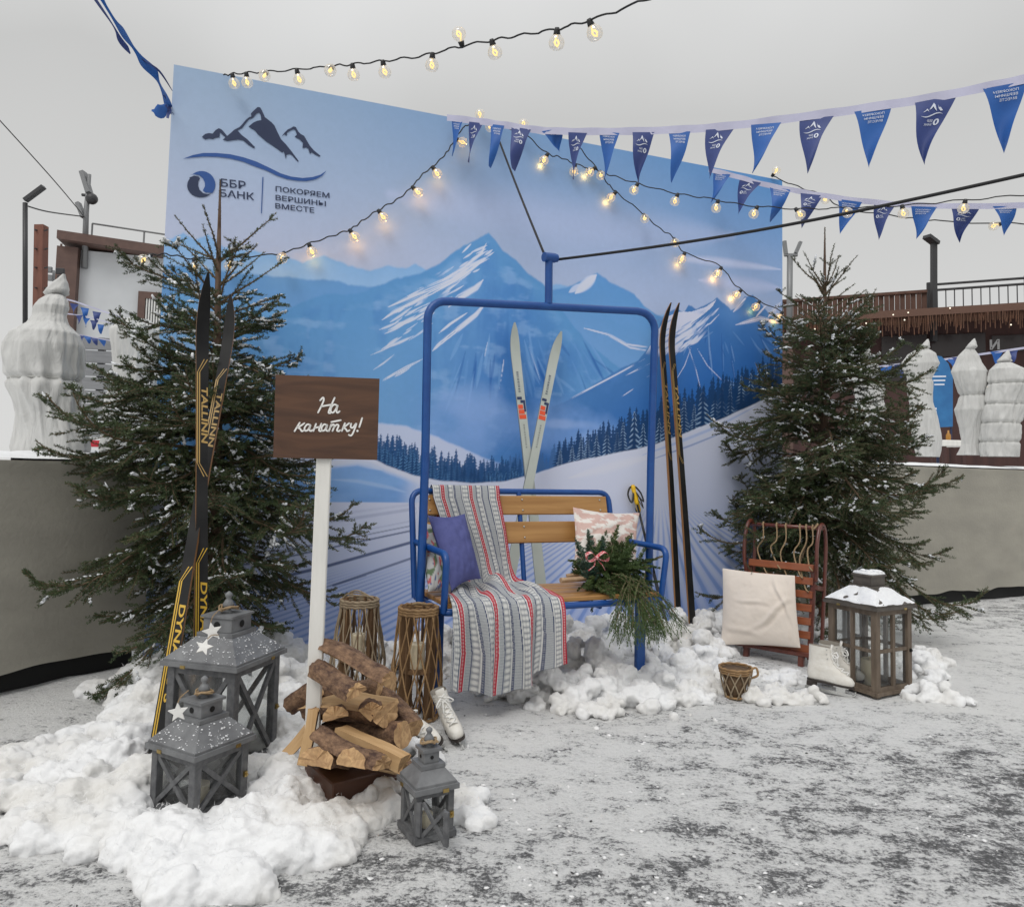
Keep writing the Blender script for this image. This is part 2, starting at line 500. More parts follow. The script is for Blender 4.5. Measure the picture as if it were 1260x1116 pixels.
crumbs('snow_crumbs', 3600, .0015, .0085, mat('snow_crumb', (.80, .80, .80), .9), 5)
crumbs('dark_grit', 1500, .0015, .005, mat('asphalt_grit', (.06, .06, .062), .9), 9)
ILL = .74            # what a white panel facing the square sends back under this sky
GU, GV = 900, 706
gu = np.linspace(0, PW, GU, dtype=np.float32); gv = np.linspace(0, PH, GV, dtype=np.float32)
U, V = np.meshgrid(gu, gv)
def lin(c):
    c = np.asarray(c, dtype=np.float32) / 255
    return np.where(c <= .04045, c / 12.92, ((c + .055) / 1.055) ** 2.4) / ILL
def pq(px, py):
    h = PN.hit(px, py); return (h.x, h.z)
def fbm(fu, fv, octaves=4, seed=0, rough=.55):
    """value noise over the panel, fu/fv cells per metre"""
    r = np.random.default_rng(seed); out = np.zeros_like(U); amp = 1.0; tot = 0
    for o in range(octaves):
        nu, nv = int(PW * fu) + 3, int(PH * fv) + 3
        g = r.random((nv, nu)).astype(np.float32)
        x = U * fu; y = V * fv
        i = x.astype(int); j = y.astype(int); a = x - i; b = y - j
        a = a * a * (3 - 2 * a); b = b * b * (3 - 2 * b)
        out += amp * ((g[j, i] * (1 - a) + g[j, i + 1] * a) * (1 - b) + (g[j + 1, i] * (1 - a) + g[j + 1, i + 1] * a) * b)
        tot += amp; amp *= rough; fu *= 2; fv *= 2
    return out / tot
def inside(poly):
    m = np.zeros(U.shape, dtype=bool)
    us = [p[0] for p in poly]; vs = [p[1] for p in poly]
    i0, i1 = np.searchsorted(gu, min(us)), np.searchsorted(gu, max(us)); j0, j1 = np.searchsorted(gv, min(vs)), np.searchsorted(gv, max(vs))
    u = U[j0:j1, i0:i1]; v = V[j0:j1, i0:i1]; s = np.zeros(u.shape, dtype=bool)
    n = len(poly)
    for k in range(n):
        (x0, y0), (x1, y1) = poly[k], poly[(k + 1) % n]
        if y0 == y1: continue
        s ^= ((y0 > v) != (y1 > v)) & (u < (x1 - x0) * (v - y0) / (y1 - y0) + x0)
    m[j0:j1, i0:i1] = s
    return m
def ridge(pts, jag=0.0, seed=1):
    """height of a ridge line over the panel, from photo points"""
    q = sorted(pq(*p) for p in pts)
    h = np.interp(gu, [p[0] for p in q], [p[1] for p in q])
    if jag:
        r = np.random.default_rng(seed); a = jag; n = 40
        for _ in range(4):
            h = h + a * (np.interp(gu, np.linspace(0, PW, n), r.random(n)) - .5); a *= .6; n *= 2
    return h.astype(np.float32)[None, :]
def seg_dist(pts):
    d = np.full(U.shape, 9.0, dtype=np.float32); tt = np.zeros_like(d)
    q = [pq(*p) for p in pts]; n = len(q) - 1
    for k in range(n):
        (x0, y0), (x1, y1) = q[k], q[k + 1]; dx, dy = x1 - x0, y1 - y0
        t = np.clip(((U - x0) * dx + (V - y0) * dy) / (dx * dx + dy * dy + 1e-9), 0, 1)
        e = np.hypot(U - x0 - t * dx, V - y0 - t * dy)
        b = e < d; d = np.where(b, e, d); tt = np.where(b, (k + t) / n, tt)
    return d, tt
IMG = np.zeros((GV, GU, 3), dtype=np.float32)
def blend(c, a):
    global IMG
    a = np.clip(a, 0, 1)[..., None]; c = lin(c) if np.ndim(c) == 1 else c
    IMG = IMG * (1 - a) + c * a
def ss(x, a, b):
    t = np.clip((x - a) / (b - a), 0, 1); return t * t * (3 - 2 * t)
def brush(pts, w, c, alpha=1.0, taper=True, soft=.4):
    d, t = seg_dist(pts)
    ww = w * (np.sin(np.pi * np.clip(t, .02, .98)) ** .6 if taper else 1.0)
    blend(c, alpha * (1 - ss(d, ww * (1 - soft), ww * (1 + soft))))
n1 = fbm(.5, .9, 4, 1); n2 = fbm(3, 3, 5, 2); n3 = fbm(1.2, 4.5, 4, 3); n4 = fbm(14, 3, 3, 9)
# sky
tx = (U / PW)[..., None]; ty = np.clip((V - 1.9) / (PH - 1.9), 0, 1)[..., None]
top = lin((138, 158, 182)) * (1 - tx) + lin((74, 126, 180)) * tx
low = lin((176, 183, 206)) * (1 - tx) + lin((158, 178, 210)) * tx
IMG[:] = low * (1 - ty) + top * ty
blend((190, 188, 212), .22 * ss(V, 3.3, 2.2))
brush([(480, 240), (620, 262), (760, 285), (900, 290)], .16, (178, 186, 216), .35, soft=.95)
brush([(830, 318), (880, 322), (960, 332)], .03, (190, 196, 222), .6, soft=.9)
brush([(860, 345), (960, 355)], .05, (182, 190, 220), .5, soft=.9)
# farthest ranges, pale
def range_layer(pts, ctop, cbot, depth, jag=.03, seed=1, edge=.012, nz=.15):
    h = ridge(pts, jag, seed); d = h - V
    a = ss(d, -edge, edge); t = np.clip(d / depth + (n2 - .5) * nz, 0, 1)[..., None]
    blend(lin(ctop) * (1 - t) + lin(cbot) * t, a)
    return h, d
range_layer([(190, 300), (212, 296), (226, 288), (240, 296), (257, 290), (275, 303), (300, 305), (330, 312), (372, 322), (399, 313), (428, 329), (455, 333), (478, 326), (498, 332),
             (512, 327), (540, 345), (640, 352), (700, 352), (735, 380), (960, 400)], (122, 164, 208), (172, 194, 222), .55, .02, 5)
# back peaks behind the main one
hC, dC = range_layer([(560, 420), (640, 368), (683, 357), (700, 352), (712, 346), (724, 339), (735, 336), (745, 342), (752, 348), (765, 355), (780, 362), (792, 377), (830, 400), (960, 430)],
                     (86, 138, 192), (104, 150, 200), .6, .02, 8)
brush([(733, 339), (722, 349), (708, 361)], .035, (214, 218, 234), .9)
brush([(715, 350), (700, 360)], .02, (205, 212, 232), .7)
range_layer([(640, 372), (660, 362), (690, 365), (720, 372), (740, 385), (760, 400)], (92, 142, 194), (110, 152, 202), .5, .02, 12)
# left foothills
range_layer([(180, 385), (215, 360), (250, 352), (285, 372), (320, 382), (345, 385), (380, 392), (430, 420), (470, 450), (500, 470)], (98, 152, 202), (150, 182, 218), .7, .03, 6)
# the main mountain and its left shoulder
hM, dM = range_layer([(180, 470), (260, 425), (320, 395), (345, 384), (372, 371), (403, 362), (430, 361), (450, 359), (470, 350), (490, 342), (505, 340), (520, 336), (540, 327), (556, 314),
                      (572, 302), (588, 294), (601, 287), (610, 297), (618, 308), (626, 313), (640, 325), (652, 337), (668, 352), (690, 380), (720, 420), (760, 452), (800, 470), (960, 540)],
                     (84, 138, 190), (118, 162, 206), 1.5, .02, 3)
lowblue = ss(dM, .1, 1.1) * ss(U, 1.2, 2.2) * ss(U, 4.4, 3.0)
blend((46, 104, 172), .75 * lowblue)
blend((56, 112, 176), .5 * ss(dM, .02, .25) * ss(U, pq(585, 400)[0], pq(640, 400)[0]) * ss(U, pq(740, 400)[0], pq(660, 400)[0]))
blend((40, 96, 166), .65 * ss(dM, .05, .8) * ss(n4 * .6 + n2 * .4, .45, .62) * ss(U, pq(560, 400)[0], pq(640, 400)[0]) * ss(V, pq(640, 520)[1], pq(640, 400)[1]))
n5 = fbm(9, 1.6, 4, 77); n6 = fbm(5, 14, 4, 78)
rm_ = ss(dM, .02, .12)
blend((60, 114, 178), .38 * rm_ * ss(n5 * .6 + n2 * .4, .48, .66)); blend((150, 184, 220), .30 * rm_ * ss(n5 * .5 + n6 * .5, .54, .70)); blend((132, 172, 214), .35 * ss(dM, .25, -.0) * rm_ * ss(n6, .5, .7))
# snow gullies fanning down from the summit
snow = (214, 219, 236)
for k, (p, w) in enumerate([([(598, 300), (592, 312), (570, 330), (545, 345), (520, 355)], .020), ([(597, 318), (575, 335), (540, 352), (505, 366), (478, 378)], .030), ([(594, 322), (560, 346), (520, 366), (485, 384), (470, 394)], .024),
                            ([(560, 346), (528, 362), (500, 378)], .022), ([(594, 345), (585, 355), (565, 366), (552, 378)], .034), ([(592, 348), (575, 362), (556, 374)], .022), ([(598, 372), (585, 388), (565, 404), (548, 418)], .026),
                            ([(592, 380), (570, 400), (540, 424), (532, 432)], .024), ([(575, 385), (555, 398), (540, 410)], .016), ([(520, 442), (500, 452), (482, 462), (468, 470)], .016),
                            ([(505, 452), (485, 464)], .014), ([(620, 440), (618, 455), (614, 480)], .006), ([(600, 420), (596, 440)], .006), ([(648, 420), (655, 440), (665, 470)], .006),
                            ([(500, 375), (490, 385)], .012), ([(540, 375), (510, 392), (492, 402)], .012), ([(580, 300), (568, 312)], .010)]):
    d, t = seg_dist(p)
    ww = w * .8 * np.sin(np.pi * np.clip(t, .03, .97)) ** .7
    streak = .5 + .5 * np.sin(d * 420 + 9 * n2 + 5 * n3)
    blend(snow, .95 * (1 - ss(d, ww * .3, ww * 1.1)) * ss(n2 * .6 + streak * .4, .26, .50))
for k in range(70):
    r = random.Random(900 + k); f = r.random(); x = 598 - 110 * f + r.uniform(-4, 10); y = 300 + 78 * f + r.uniform(-6, 46) * (.3 + f)
    l = r.uniform(8, 34); sl = r.uniform(.45, .8)
    d, t = seg_dist([(x, y), (x - l * .5, y + l * .5 * sl), (x - l, y + l * sl * .92)]); ww = r.uniform(.004, .011) * np.sin(np.pi * np.clip(t, .03, .97)) ** .7
    blend(snow, .8 * (1 - ss(d, ww * .4, ww * 1.2)) * ss(n2, .3, .5))
for k in range(46):
    r = random.Random(100 + k); x = r.uniform(560, 735); y = r.uniform(405, 470); l = r.uniform(18, 55)
    dx = (x - 612) * .25 + r.uniform(-6, 6)
    brush([(x, y), (x + dx * .5, y + l * .5), (x + dx, y + l)], r.uniform(.005, .014), r.choice([(116, 158, 206), (34, 88, 158), (96, 142, 196)]), .45)
# right-hand snowy mountain: shaded body, then its lit flank
hD, dD = range_layer([(180, 760), (560, 640), (640, 530), (676, 502), (690, 496), (720, 480), (750, 462), (785, 444), (805, 415), (812, 398), (822, 385), (832, 380), (840, 384), (847, 376), (856, 381), (866, 376), (874, 372), (882, 367), (891, 374),
                      (899, 382), (908, 376), (916, 364), (926, 363), (935, 372), (945, 386), (965, 400)], (62, 112, 170), (34, 92, 164), .75, .02, 21, .008, .35)
blend((82, 130, 190), .5 * ss(dD, .25, .0) * ss(dD, -.004, .01) * ss(n2, .4, .6))
flank = [pq(*p) for p in [(881, 369), (868, 378), (850, 384), (836, 384), (820, 390), (806, 412), (800, 425), (790, 442), (812, 446), (824, 436), (840, 420), (851, 408), (850, 397), (864, 388), (876, 378)]]
blend((208, 211, 230), .9 * inside(flank) * ss(n2 * .7 + n3 * .3, .30, .44))
for p, w in [([(872, 380), (850, 398), (830, 420), (808, 448)], .03), ([(846, 408), (832, 428), (822, 440)], .022), ([(800, 428), (770, 424), (748, 412), (718, 404)], .02), ([(798, 432), (775, 428), (760, 420)], .014),
             ([(690, 497), (720, 481), (760, 460), (800, 438)], .012), ([(918, 366), (910, 375), (902, 384)], .028), ([(943, 375), (930, 390)], .02), ([(960, 372), (945, 390)], .03), ([(905, 400), (935, 392), (960, 398)], .03),
             ([(770, 462), (790, 452), (815, 440)], .010), ([(780, 478), (765, 488)], .006), ([(858, 430), (870, 450), (890, 470)], .006), ([(850, 428), (842, 450), (830, 470)], .006), ([(846, 425), (856, 455), (862, 480)], .006)]:
    d, t = seg_dist(p); ww = w * .75 * np.sin(np.pi * np.clip(t, .03, .97)) ** .6
    streak = .5 + .5 * np.sin(d * 420 + 9 * n2 + 5 * n3)
    blend((205, 210, 230), .9 * (1 - ss(d, ww * .3, ww * 1.1)) * ss(n2 * .6 + streak * .4, .28, .52))
for k in range(60):
    r = random.Random(1300 + k); f = r.random(); x = 876 - 66 * f + r.uniform(-3, 16); y = 376 + 60 * f + r.uniform(-4, 16); l = r.uniform(8, 24)
    d, t = seg_dist([(x, y), (x - l * .6, y + l * .62), (x - l, y + l * .85)]); ww = r.uniform(.005, .011) * np.sin(np.pi * np.clip(t, .03, .97)) ** .7
    blend((206, 211, 230), .8 * (1 - ss(d, ww * .4, ww * 1.2)) * ss(n2, .3, .5) * ss(dD, .0, .02))
for k in range(26):
    r = random.Random(1700 + k); x = r.uniform(835, 960); y = r.uniform(395, 450); l = r.uniform(14, 50); dx = (x - 872) * .35 + r.uniform(-5, 5)
    d, t = seg_dist([(x, y), (x + dx * .5, y + l * .5), (x + dx, y + l)]); ww = r.uniform(.004, .010) * np.sin(np.pi * np.clip(t, .03, .97)) ** .7
    blend(r.choice([(130, 162, 206), (96, 138, 190), (30, 78, 146)]), .5 * (1 - ss(d, ww * .4, ww * 1.3)) * ss(dD, .01, .04))
for k in range(18):
    r = random.Random(300 + k); x = r.uniform(815, 880); y = r.uniform(388, 425)
    brush([(x, y), (x - 14, y + 9)], .006, (96, 134, 184), .7)
blend((70, 110, 165), .6 * inside([pq(*p) for p in [(838, 412), (828, 418), (815, 424), (818, 420), (830, 412)]]))
brush([(902, 480), (893, 470), (918, 480), (960, 470)], .02, (130, 162, 206), .7)
# valley mist
def cloud(cx, cy, rx, ry, c, a, seed=0):
    u0, v0 = pq(cx, cy); d = np.hypot((U - u0) / rx, (V - v0) / ry) + (n2 - .5) * 1.1
    blend(c, a * ss(d, 1.0, .25))
cloud(620, 520, .75, .24, (120, 154, 206), .6); cloud(590, 500, .34, .18, (140, 168, 214), .35); cloud(700, 540, .8, .22, (108, 146, 202), .7); cloud(560, 545, .6, .16, (120, 154, 206), .6)
cloud(740, 545, .35, .12, (150, 174, 216), .5)
cloud(690, 522, .30, .05, (150, 174, 216), .5)
# pale slope behind the left wood
hL = ridge([(160, 600), (300, 560), (400, 520), (465, 521), (500, 524), (540, 538), (580, 556), (620, 572), (640, 580), (700, 590), (960, 600)], .01, 31)
blend((196, 204, 228), .85 * ss(hL - V, -.01, .015) * ss(U, pq(650, 560)[0], pq(560, 560)[0]))
# foreground snowfield
hF = ridge([(160, 590), (300, 572), (410, 566), (440, 562), (455, 563), (480, 574), (510, 585), (540, 592), (580, 594), (620, 592), (660, 582), (700, 569), (740, 561), (780, 553), (810, 545), (850, 530), (890, 514), (930, 496), (965, 480)], .006, 41)
wood_h = {}
def conifer(px, base, hpx, seed, body, tip, alpha=1.0):
    r = random.Random(seed)
    u0, v0 = pq(px, base); u1, v1 = pq(px, base - hpx); h = v1 - v0; w = h * r.uniform(.19, .27)
    n = r.randint(8, 12); left = []; right = []
    for k in range(n):
        t0 = k / n; t1 = (k + .75) / n
        left += [(u0 - w * (1 - t0) * r.uniform(.8, 1.15) - .004, v0 + h * t0 - h * .02), (u0 - w * (1 - t1) * .45, v0 + h * t1)]
        right += [(u0 + w * (1 - t0) * r.uniform(.8, 1.15) + .004, v0 + h * t0 - h * .02), (u0 + w * (1 - t1) * .45, v0 + h * t1)]
    m = inside(left + [(u0, v1)] + right[::-1])
    blend(body, alpha * m)
    if tip is not None:
        ph = (V - v0) / h * n; x = np.abs(U - u0) / (w * (1.02 - (V - v0) / h) + 1e-4)
        fr_ = (ph + .9 * x) % 1.0
        blend(tip, .8 * alpha * m * ss(fr_, .5, .8) * ss(n2, .38, .6) * ss(x, .1, .4))
edge_x = lambda px: float(np.interp(pq(px, 560)[0], gu, hF[0]))
def base_py(px):
    return float(np.interp(px, [410, 455, 480, 510, 540, 580, 620, 660, 700, 740, 780, 810, 850, 890, 930, 965], [566, 563, 574, 585, 592, 594, 592, 582, 569, 561, 553, 545, 530, 514, 496, 480]))
rr = random.Random(77)
for k in range(60):                                                     # far hazy trees in the valley
    x = rr.uniform(625, 700); conifer(x, base_py(x) + 2, rr.uniform(14, 34), 700 + k, (58, 98, 150), None, .8)
for x in np.arange(458, 640, 3.1):                                      # left wood, back row then front row
    conifer(x + rr.uniform(-2, 2), base_py(x) + 3, (46 - 18 * abs(x - 520) / 120) * rr.uniform(.75, 1.12), int(x * 10), (30, 72, 120), None, .95)
for x in np.arange(462, 645, 5.5):
    conifer(x + rr.uniform(-2, 2), base_py(x) + 5, (44 - 20 * abs(x - 520) / 125) * rr.uniform(.6, 1.0), int(x * 17), (22, 60, 104), (86, 134, 180), .95)
for x in np.arange(688, 965, 3.4):                                      # right wood, taller
    conifer(x + rr.uniform(-2, 2), base_py(x) + 4, (40 + 20 * ss(np.float32(x), 690, 800)) * rr.uniform(.7, 1.05), int(x * 13), (20, 58, 102), None, .97)
for x in np.arange(690, 965, 11):
    conifer(x + rr.uniform(-3, 3), base_py(x) + 6, (38 + 20 * ss(np.float32(x), 690, 800)) * rr.uniform(.62, 1.0), int(x * 19), (18, 52, 92), (150, 178, 208), .97)
sF = hF - V
fcol = lin((206, 211, 230)) * np.ones_like(IMG)
tdown = np.clip(sF / 1.5, 0, 1)[..., None]
fcol = fcol * (1 - tdown) + lin((168, 182, 216)) * tdown
blend(fcol, ss(sF, -.006, .01))
# shaded blue hill on the left and its straight lower edge
hill = ss(sF, .02, .07) * ss(V, pq(450, 618)[1] - .004, pq(450, 618)[1] + .004) * ss(U, pq(530, 600)[0], pq(485, 600)[0])
blend((100, 144, 200), .95 * hill); blend((128, 166, 212), .6 * hill * ss(n3, .45, .7))
brush([(408, 590), (440, 592), (480, 600), (500, 606)], .012, (160, 186, 222), .6, soft=.8)
brush([(405, 572), (440, 568), (470, 578)], .02, (206, 214, 234), .6, soft=.8)
brush([(790, 560), (830, 546), (880, 526), (930, 500)], .012, (96, 132, 186), .5, soft=.6); brush([(800, 566), (850, 548), (900, 528)], .008, (60, 100, 160), .6, soft=.6)
brush([(700, 588), (760, 572), (800, 562)], .03, (222, 224, 238), .6, soft=.9)
# groomed grooves fanning out of the slope
u0, v0 = pq(812, 590); du = U - u0; dv = np.maximum(v0 - V, .02)
bend = np.where(du > 0, 1.0 / (1 + .55 * np.clip(du, 0, 9)), 1.0)
q = du * bend / dv
band = q / .105 + 1.6 * fbm(.7, .7, 3, 55)
st = .5 + .5 * np.sin(2 * np.pi * band)
fade = ss(v0 - V, .12, .42) * ss(sF, .12, .4) * (1 - hill)
leftw = ss(q, -2.2, -3.4)
blend((92, 126, 190), (.62 * fade * (1 - leftw)) * ss(st, .52, .95))
blend((220, 225, 240), (.35 * fade * (1 - leftw)) * ss(1 - st, .6, .95))
blend((96, 122, 176), (.6 * leftw * ss(v0 - V, .55, .75)) * ss(st, .5, .9))
blend((84, 124, 190), .30 * ss(V, .75, .1) * fade)
for p, w, a in [([(180, 745), (270, 728), (400, 697), (510, 666)], .010, .9), ([(180, 712), (330, 690), (510, 652)], .006, .8), ([(180, 690), (300, 690), (400, 668), (510, 646)], .005, .6), ([(330, 668), (420, 658), (510, 640)], .006, .3),
                ([(410, 720), (450, 706), (508, 686)], .008, .75), ([(200, 760), (330, 742), (450, 708)], .006, .4), ([(330, 646), (420, 640), (510, 626)], .012, .35), ([(330, 636), (420, 632), (510, 620)], .01, .25), ([(220, 705), (320, 682), (420, 664)], .006, .5)]:
    brush(p, w, (64, 78, 116), a, taper=False, soft=.5)
IMG *= (1 + (fbm(40, 40, 2, 91) - .5) * .05)[..., None]
IMG = np.clip(IMG, 0, None); IMG *= np.minimum(1, .90 / np.maximum(IMG.max(-1), 1e-6))[..., None]
gi = np.arange(GU * GV, dtype=np.int32).reshape(GV, GU)
gf = np.stack([gi[:-1, :-1], gi[:-1, 1:], gi[1:, 1:], gi[1:, :-1]], -1).reshape(-1, 4)
wob = .004 * (fbm(.8, .8, 2, 66) - .5)
face = np_mesh('printed_face', np.stack([U.ravel(), (np.full(U.shape, -.003) + wob).ravel() - .002, V.ravel()], -1), gf, vcol_mat('mountain_print', .55, .05, 30, .3), panel, smooth=True, colors=IMG.reshape(-1, 3))
from mathutils.geometry import tessellate_polygon
# --- printed marks on the face
navy = mat('navy_print', (.018, .032, .085), .55); royal = mat('royal_print', (.02, .085, .31), .55)
def onface(u, v): return Vector((u, -.0095, v))
def pxface(px, py):
    h = PN.hit(px, py, -.0095); return Vector((h.x, -.0095, h.z))
def logo_pts(pts, s=200 / 1260.0, ox=220, oy=120): return [pxface(ox + x * s, oy + y * s) for x, y in pts]
lg = MB()
def flat_poly(mb, P):
    mb.add(P, [tuple(t) for t in tessellate_polygon([P])])
for P in ([(178, 308), (205, 284), (235, 278), (262, 282), (285, 255), (310, 240), (335, 252), (375, 300), (362, 312), (330, 282), (318, 272), (315, 312), (290, 312), (265, 324), (235, 320), (205, 328)],
          [(340, 330), (375, 300), (405, 275), (430, 252), (470, 232), (490, 212), (520, 175), (545, 155), (562, 150), (560, 125), (590, 95), (612, 76), (632, 80), (622, 118), (600, 130), (575, 160), (545, 172), (525, 195), (490, 240), (455, 258), (490, 295), (530, 325), (592, 388),
           (582, 396), (540, 370), (500, 335), (460, 328), (410, 335), (380, 340)],
          [(632, 80), (648, 110), (668, 155), (690, 172), (720, 195), (742, 220), (765, 270), (792, 325), (830, 365), (868, 412), (930, 495), (922, 500), (880, 452), (862, 440), (835, 445), (830, 482), (815, 420), (800, 428), (770, 405), (720, 370), (680, 345), (640, 310), (610, 285),
           (595, 262), (540, 228), (580, 195), (610, 182), (640, 178), (636, 140), (622, 118)],
          [(797, 304), (822, 272), (845, 250), (868, 240), (890, 226), (908, 232), (925, 265), (945, 285), (972, 300), (992, 335), (1015, 375), (1045, 410), (1100, 455), (1088, 460), (1050, 440), (1030, 425), (1016, 440), (1005, 400), (985, 388), (960, 396), (962, 352), (935, 325), (898, 308),
           (915, 290), (905, 258), (890, 248), (865, 258), (840, 275), (835, 300), (820, 288)]):
    flat_poly(lg, logo_pts(P))
lg.build('mountain_emblem', navy, face)
sw = MB()
flat_poly(sw, logo_pts([(30, 478), (110, 448), (190, 432), (290, 432), (400, 442), (500, 465), (600, 498), (700, 545), (790, 590), (870, 615), (960, 626), (1040, 618), (1100, 600), (1146, 568), (1110, 610), (1060, 636), (990, 650), (920, 648), (840, 635), (760, 608), (680, 568), (600, 540), (500, 500), (400, 475), (300, 462), (190, 460), (110, 466)]))
sw.build('wave_stripe', royal, face)
def arc(cx, cy, rx, ry, a0, a1, n=22): return [(cx + rx * cos(radians(a0 + (a1 - a0) * i / n)), cy + ry * sin(radians(a0 + (a1 - a0) * i / n))) for i in range(n + 1)]
r1 = MB(); flat_poly(r1, logo_pts([(88, 600)] + arc(176, 677, 107, 105, -130, 38) + [(205, 738), (186, 722), (203, 690), (202, 662), (188, 630), (160, 605), (125, 598)]))
r1.build('ring_emblem', royal, face)
r2 = MB(); flat_poly(r2, logo_pts([(82, 622), (118, 608), (152, 614), (165, 628), (152, 652), (150, 685), (162, 718), (190, 744), (225, 752), (264, 744)] + arc(172, 684, 107, 92, 42, 215)))
r2.build('ring_emblem', navy, face)
def quad_place(tl, tr, bl, w=1.0, h=1.0):
    A, B, D = pxface(*tl), pxface(*tr), pxface(*bl)
    return lambda x, z: D + (B - A) * x + (A - D) * z
tx_ = MB()
S_ = 200 / 1260.0
def lp(x, y): return (220 + x * S_, 120 + y * S_)
for s, tl, tr, bl in (("ББР", (325, 630), (518, 652), (325, 690)), ("БАНК", (318, 712), (585, 742), (318, 768)),
                      ("ПОКОРЯЕМ", (750, 688), (1168, 742), (750, 728)), ("ВЕРШИНЫ", (750, 756), (1140, 806), (750, 796)), ("ВМЕСТЕ", (748, 820), (1050, 856), (748, 860))):
    pl = quad_place(lp(*tl), lp(*tr), lp(*bl))
    put_text(tx_, s, 0, 0, 1, 1, pl, bold=.012)
tx_.build('lettering', navy, face)
bar_ = MB(); flat_poly(bar_, [pxface(*lp(*p)) for p in ((648, 618), (656, 618), (643, 900), (637, 900))]); bar_.build('divider_line', royal, face)

# ================================================================== CHAIRLIFT SEAT
BN = Plane((-.295, 3.45, 0), radians(24))
BW = 1.22
blue = mat('blue_enamel', (.003, .056, .25), .42, color2=(.008, .088, .32), scale=(9, 9, 9), detail=9, lo=.42, hi=.80, nrough=.7, bump=.06, bscale=90, coat=.1)
slatm = wood_mat('oiled_pine', (.46, .25, .085), (.32, .155, .045), 'X', .45, 28, 1.6, .1)
boltm = mat('zinc_bolt', (.55, .55, .53), .35, 1.0)
chair = thing('chairlift_seat', 'blue tubular chairlift seat with pine slats and a tall hanger frame', 'chairlift seat', BN.M)
SH = .505
# hanger: two posts, rounded top bar, stem and grip
hl0, hr0 = BN.hit(527, 366, .26), BN.hit(806, 384, .18)
zt = .5 * (hl0.z + hr0.z)
xl, xr = BN.hit(521, 640, .26).x, BN.hit(800, 640, .18).x
hp = [Vector((xl - .005, .26, SH - .06)), Vector((xl, .26, 1.2)), Vector((hl0.x, .26, hl0.z - .11))]
for k in range(1, 6):
    a = pi / 2 * k / 6; hp.append(Vector((hl0.x + .10 * (1 - cos(a)), .26, hl0.z - .11 + .10 * sin(a))))
hp.append(Vector((hl0.x + .12, .258, hl0.z - .008)))
hp.append(Vector((hr0.x - .12, .182, hr0.z - .008)))
for k in range(1, 6):
    a = pi / 2 * (1 - k / 6); hp.append(Vector((hr0.x - .10 * (1 - cos(a)), .18, hr0.z - .11 + .10 * sin(a))))
hp += [Vector((hr0.x, .18, hr0.z - .11)), Vector((xr, .18, 1.2)), Vector((xr - .005, .18, SH - .02))]
m = MB(); m.tube(hp, .0215, 14); m.build('hanger_frame', blue, chair, angle=50)
st0, st1 = BN.hit(675, 374, .22), BN.hit(675.5, 318, .22)
m = MB(); m.tube([st0, st1], .021, 14); stem = m.build('hanger_stem', blue, chair, angle=50)
m = MB(); m.tube([st1 + Vector((-.035, -.01, .0)), st1 + Vector((.035, .0, .006))], .026, 16)
m.tube([st1 + Vector((.032, 0, .005)), st1 + Vector((.05, 0, .007))], .022, 16); m.build('cable_grip', blue, stem, angle=40)
# seat rail, arm loops, back frame
rt = .0165
def round_path(P, r=.06, k=6):
    out = [Vector(P[0])]
    for a, b, c in zip(P[:-2], P[1:-1], P[2:]):
        a, b, c = Vector(a), Vector(b), Vector(c); d0 = (a - b); d1 = (c - b)
        rr_ = min(r, d0.length * .48, d1.length * .48)
        s = b + d0.normalized() * rr_; e_ = b + d1.normalized() * rr_
        for i in range(k + 1):
            t = i / k; out.append(s * (1 - t) ** 2 + b * 2 * t * (1 - t) + e_ * t * t)
    out.append(Vector(P[-1])); return out
m = MB(); m.tube(round_path([(.0, .45, SH - .02), (.0, 0, SH - .02), (BW, 0, SH - .02), (BW, .45, SH - .02)], .05), rt, 12)
m.tube([(0, .45, SH - .02), (BW, .45, SH - .02)], rt, 12)
m.tube([(.40, .0, SH - .035), (.40, .45, SH - .035)], .012, 8); m.tube([(.84, .0, SH - .035), (.84, .45, SH - .035)], .012, 8)
m.build('seat_frame', blue, chair, angle=50)
for x in (0.0, BW):
    m = MB(); m.tube(round_path([(x, .01, SH - .02), (x + (.02 if x else 0), -.015, SH + .25), (x, .42, SH + .26), (x, .50, SH + .26)], .06), rt, 12)
    m.build('armrest', blue, chair, angle=50)
bz = 1.035
m = MB()
m.tube(round_path([(-.012, .44, SH - .02), (-.012, .56, bz), (BW + .0, .56, bz), (BW + .0, .44, SH - .02)], .07), rt, 12)
for x in (.62,): m.tube([(x, .44, SH - .03), (x, .555, bz)], .014, 10)
m.build('back_frame', blue, chair, angle=50)
for k in range(4):
    m = MB(); m.bevbox((BW / 2, .05 + .112 * k, SH + .010), (BW - .03, .098, .024), .004)
    m.build('seat_slat', slatm, chair)
for z0, z1 in ((.905, 1.012), (.748, .868)):
    yc = .44 + .12 * ((z0 + z1) / 2 - SH) / (bz - SH)
    m = MB(); Mx = T(BW / 2, yc - .012, (z0 + z1) / 2) @ RX(-.22)
    m.bevbox((0, 0, 0), (BW - .06, .022, z1 - z0), .004, Mx)
    sl = m.build('back_slat', slatm, chair)
    for x in (-.53, .02, .53):
        for dz in (-.03, .03):
            mb = MB(); mb.ball((x, -.012, dz), .006, Mx, n=8, k=4); mb.build('bolt', boltm, sl, smooth=True)
for x, y in ((.01, .12), (BW - .055, .12)):
    m = MB(); m.bevbox((x, y, (SH - .03) / 2), (.055, .03, SH - .03), .004); m.bevbox((x, y, .012), (.13, .16, .016), .003)
    m.build('leg', blue, chair)

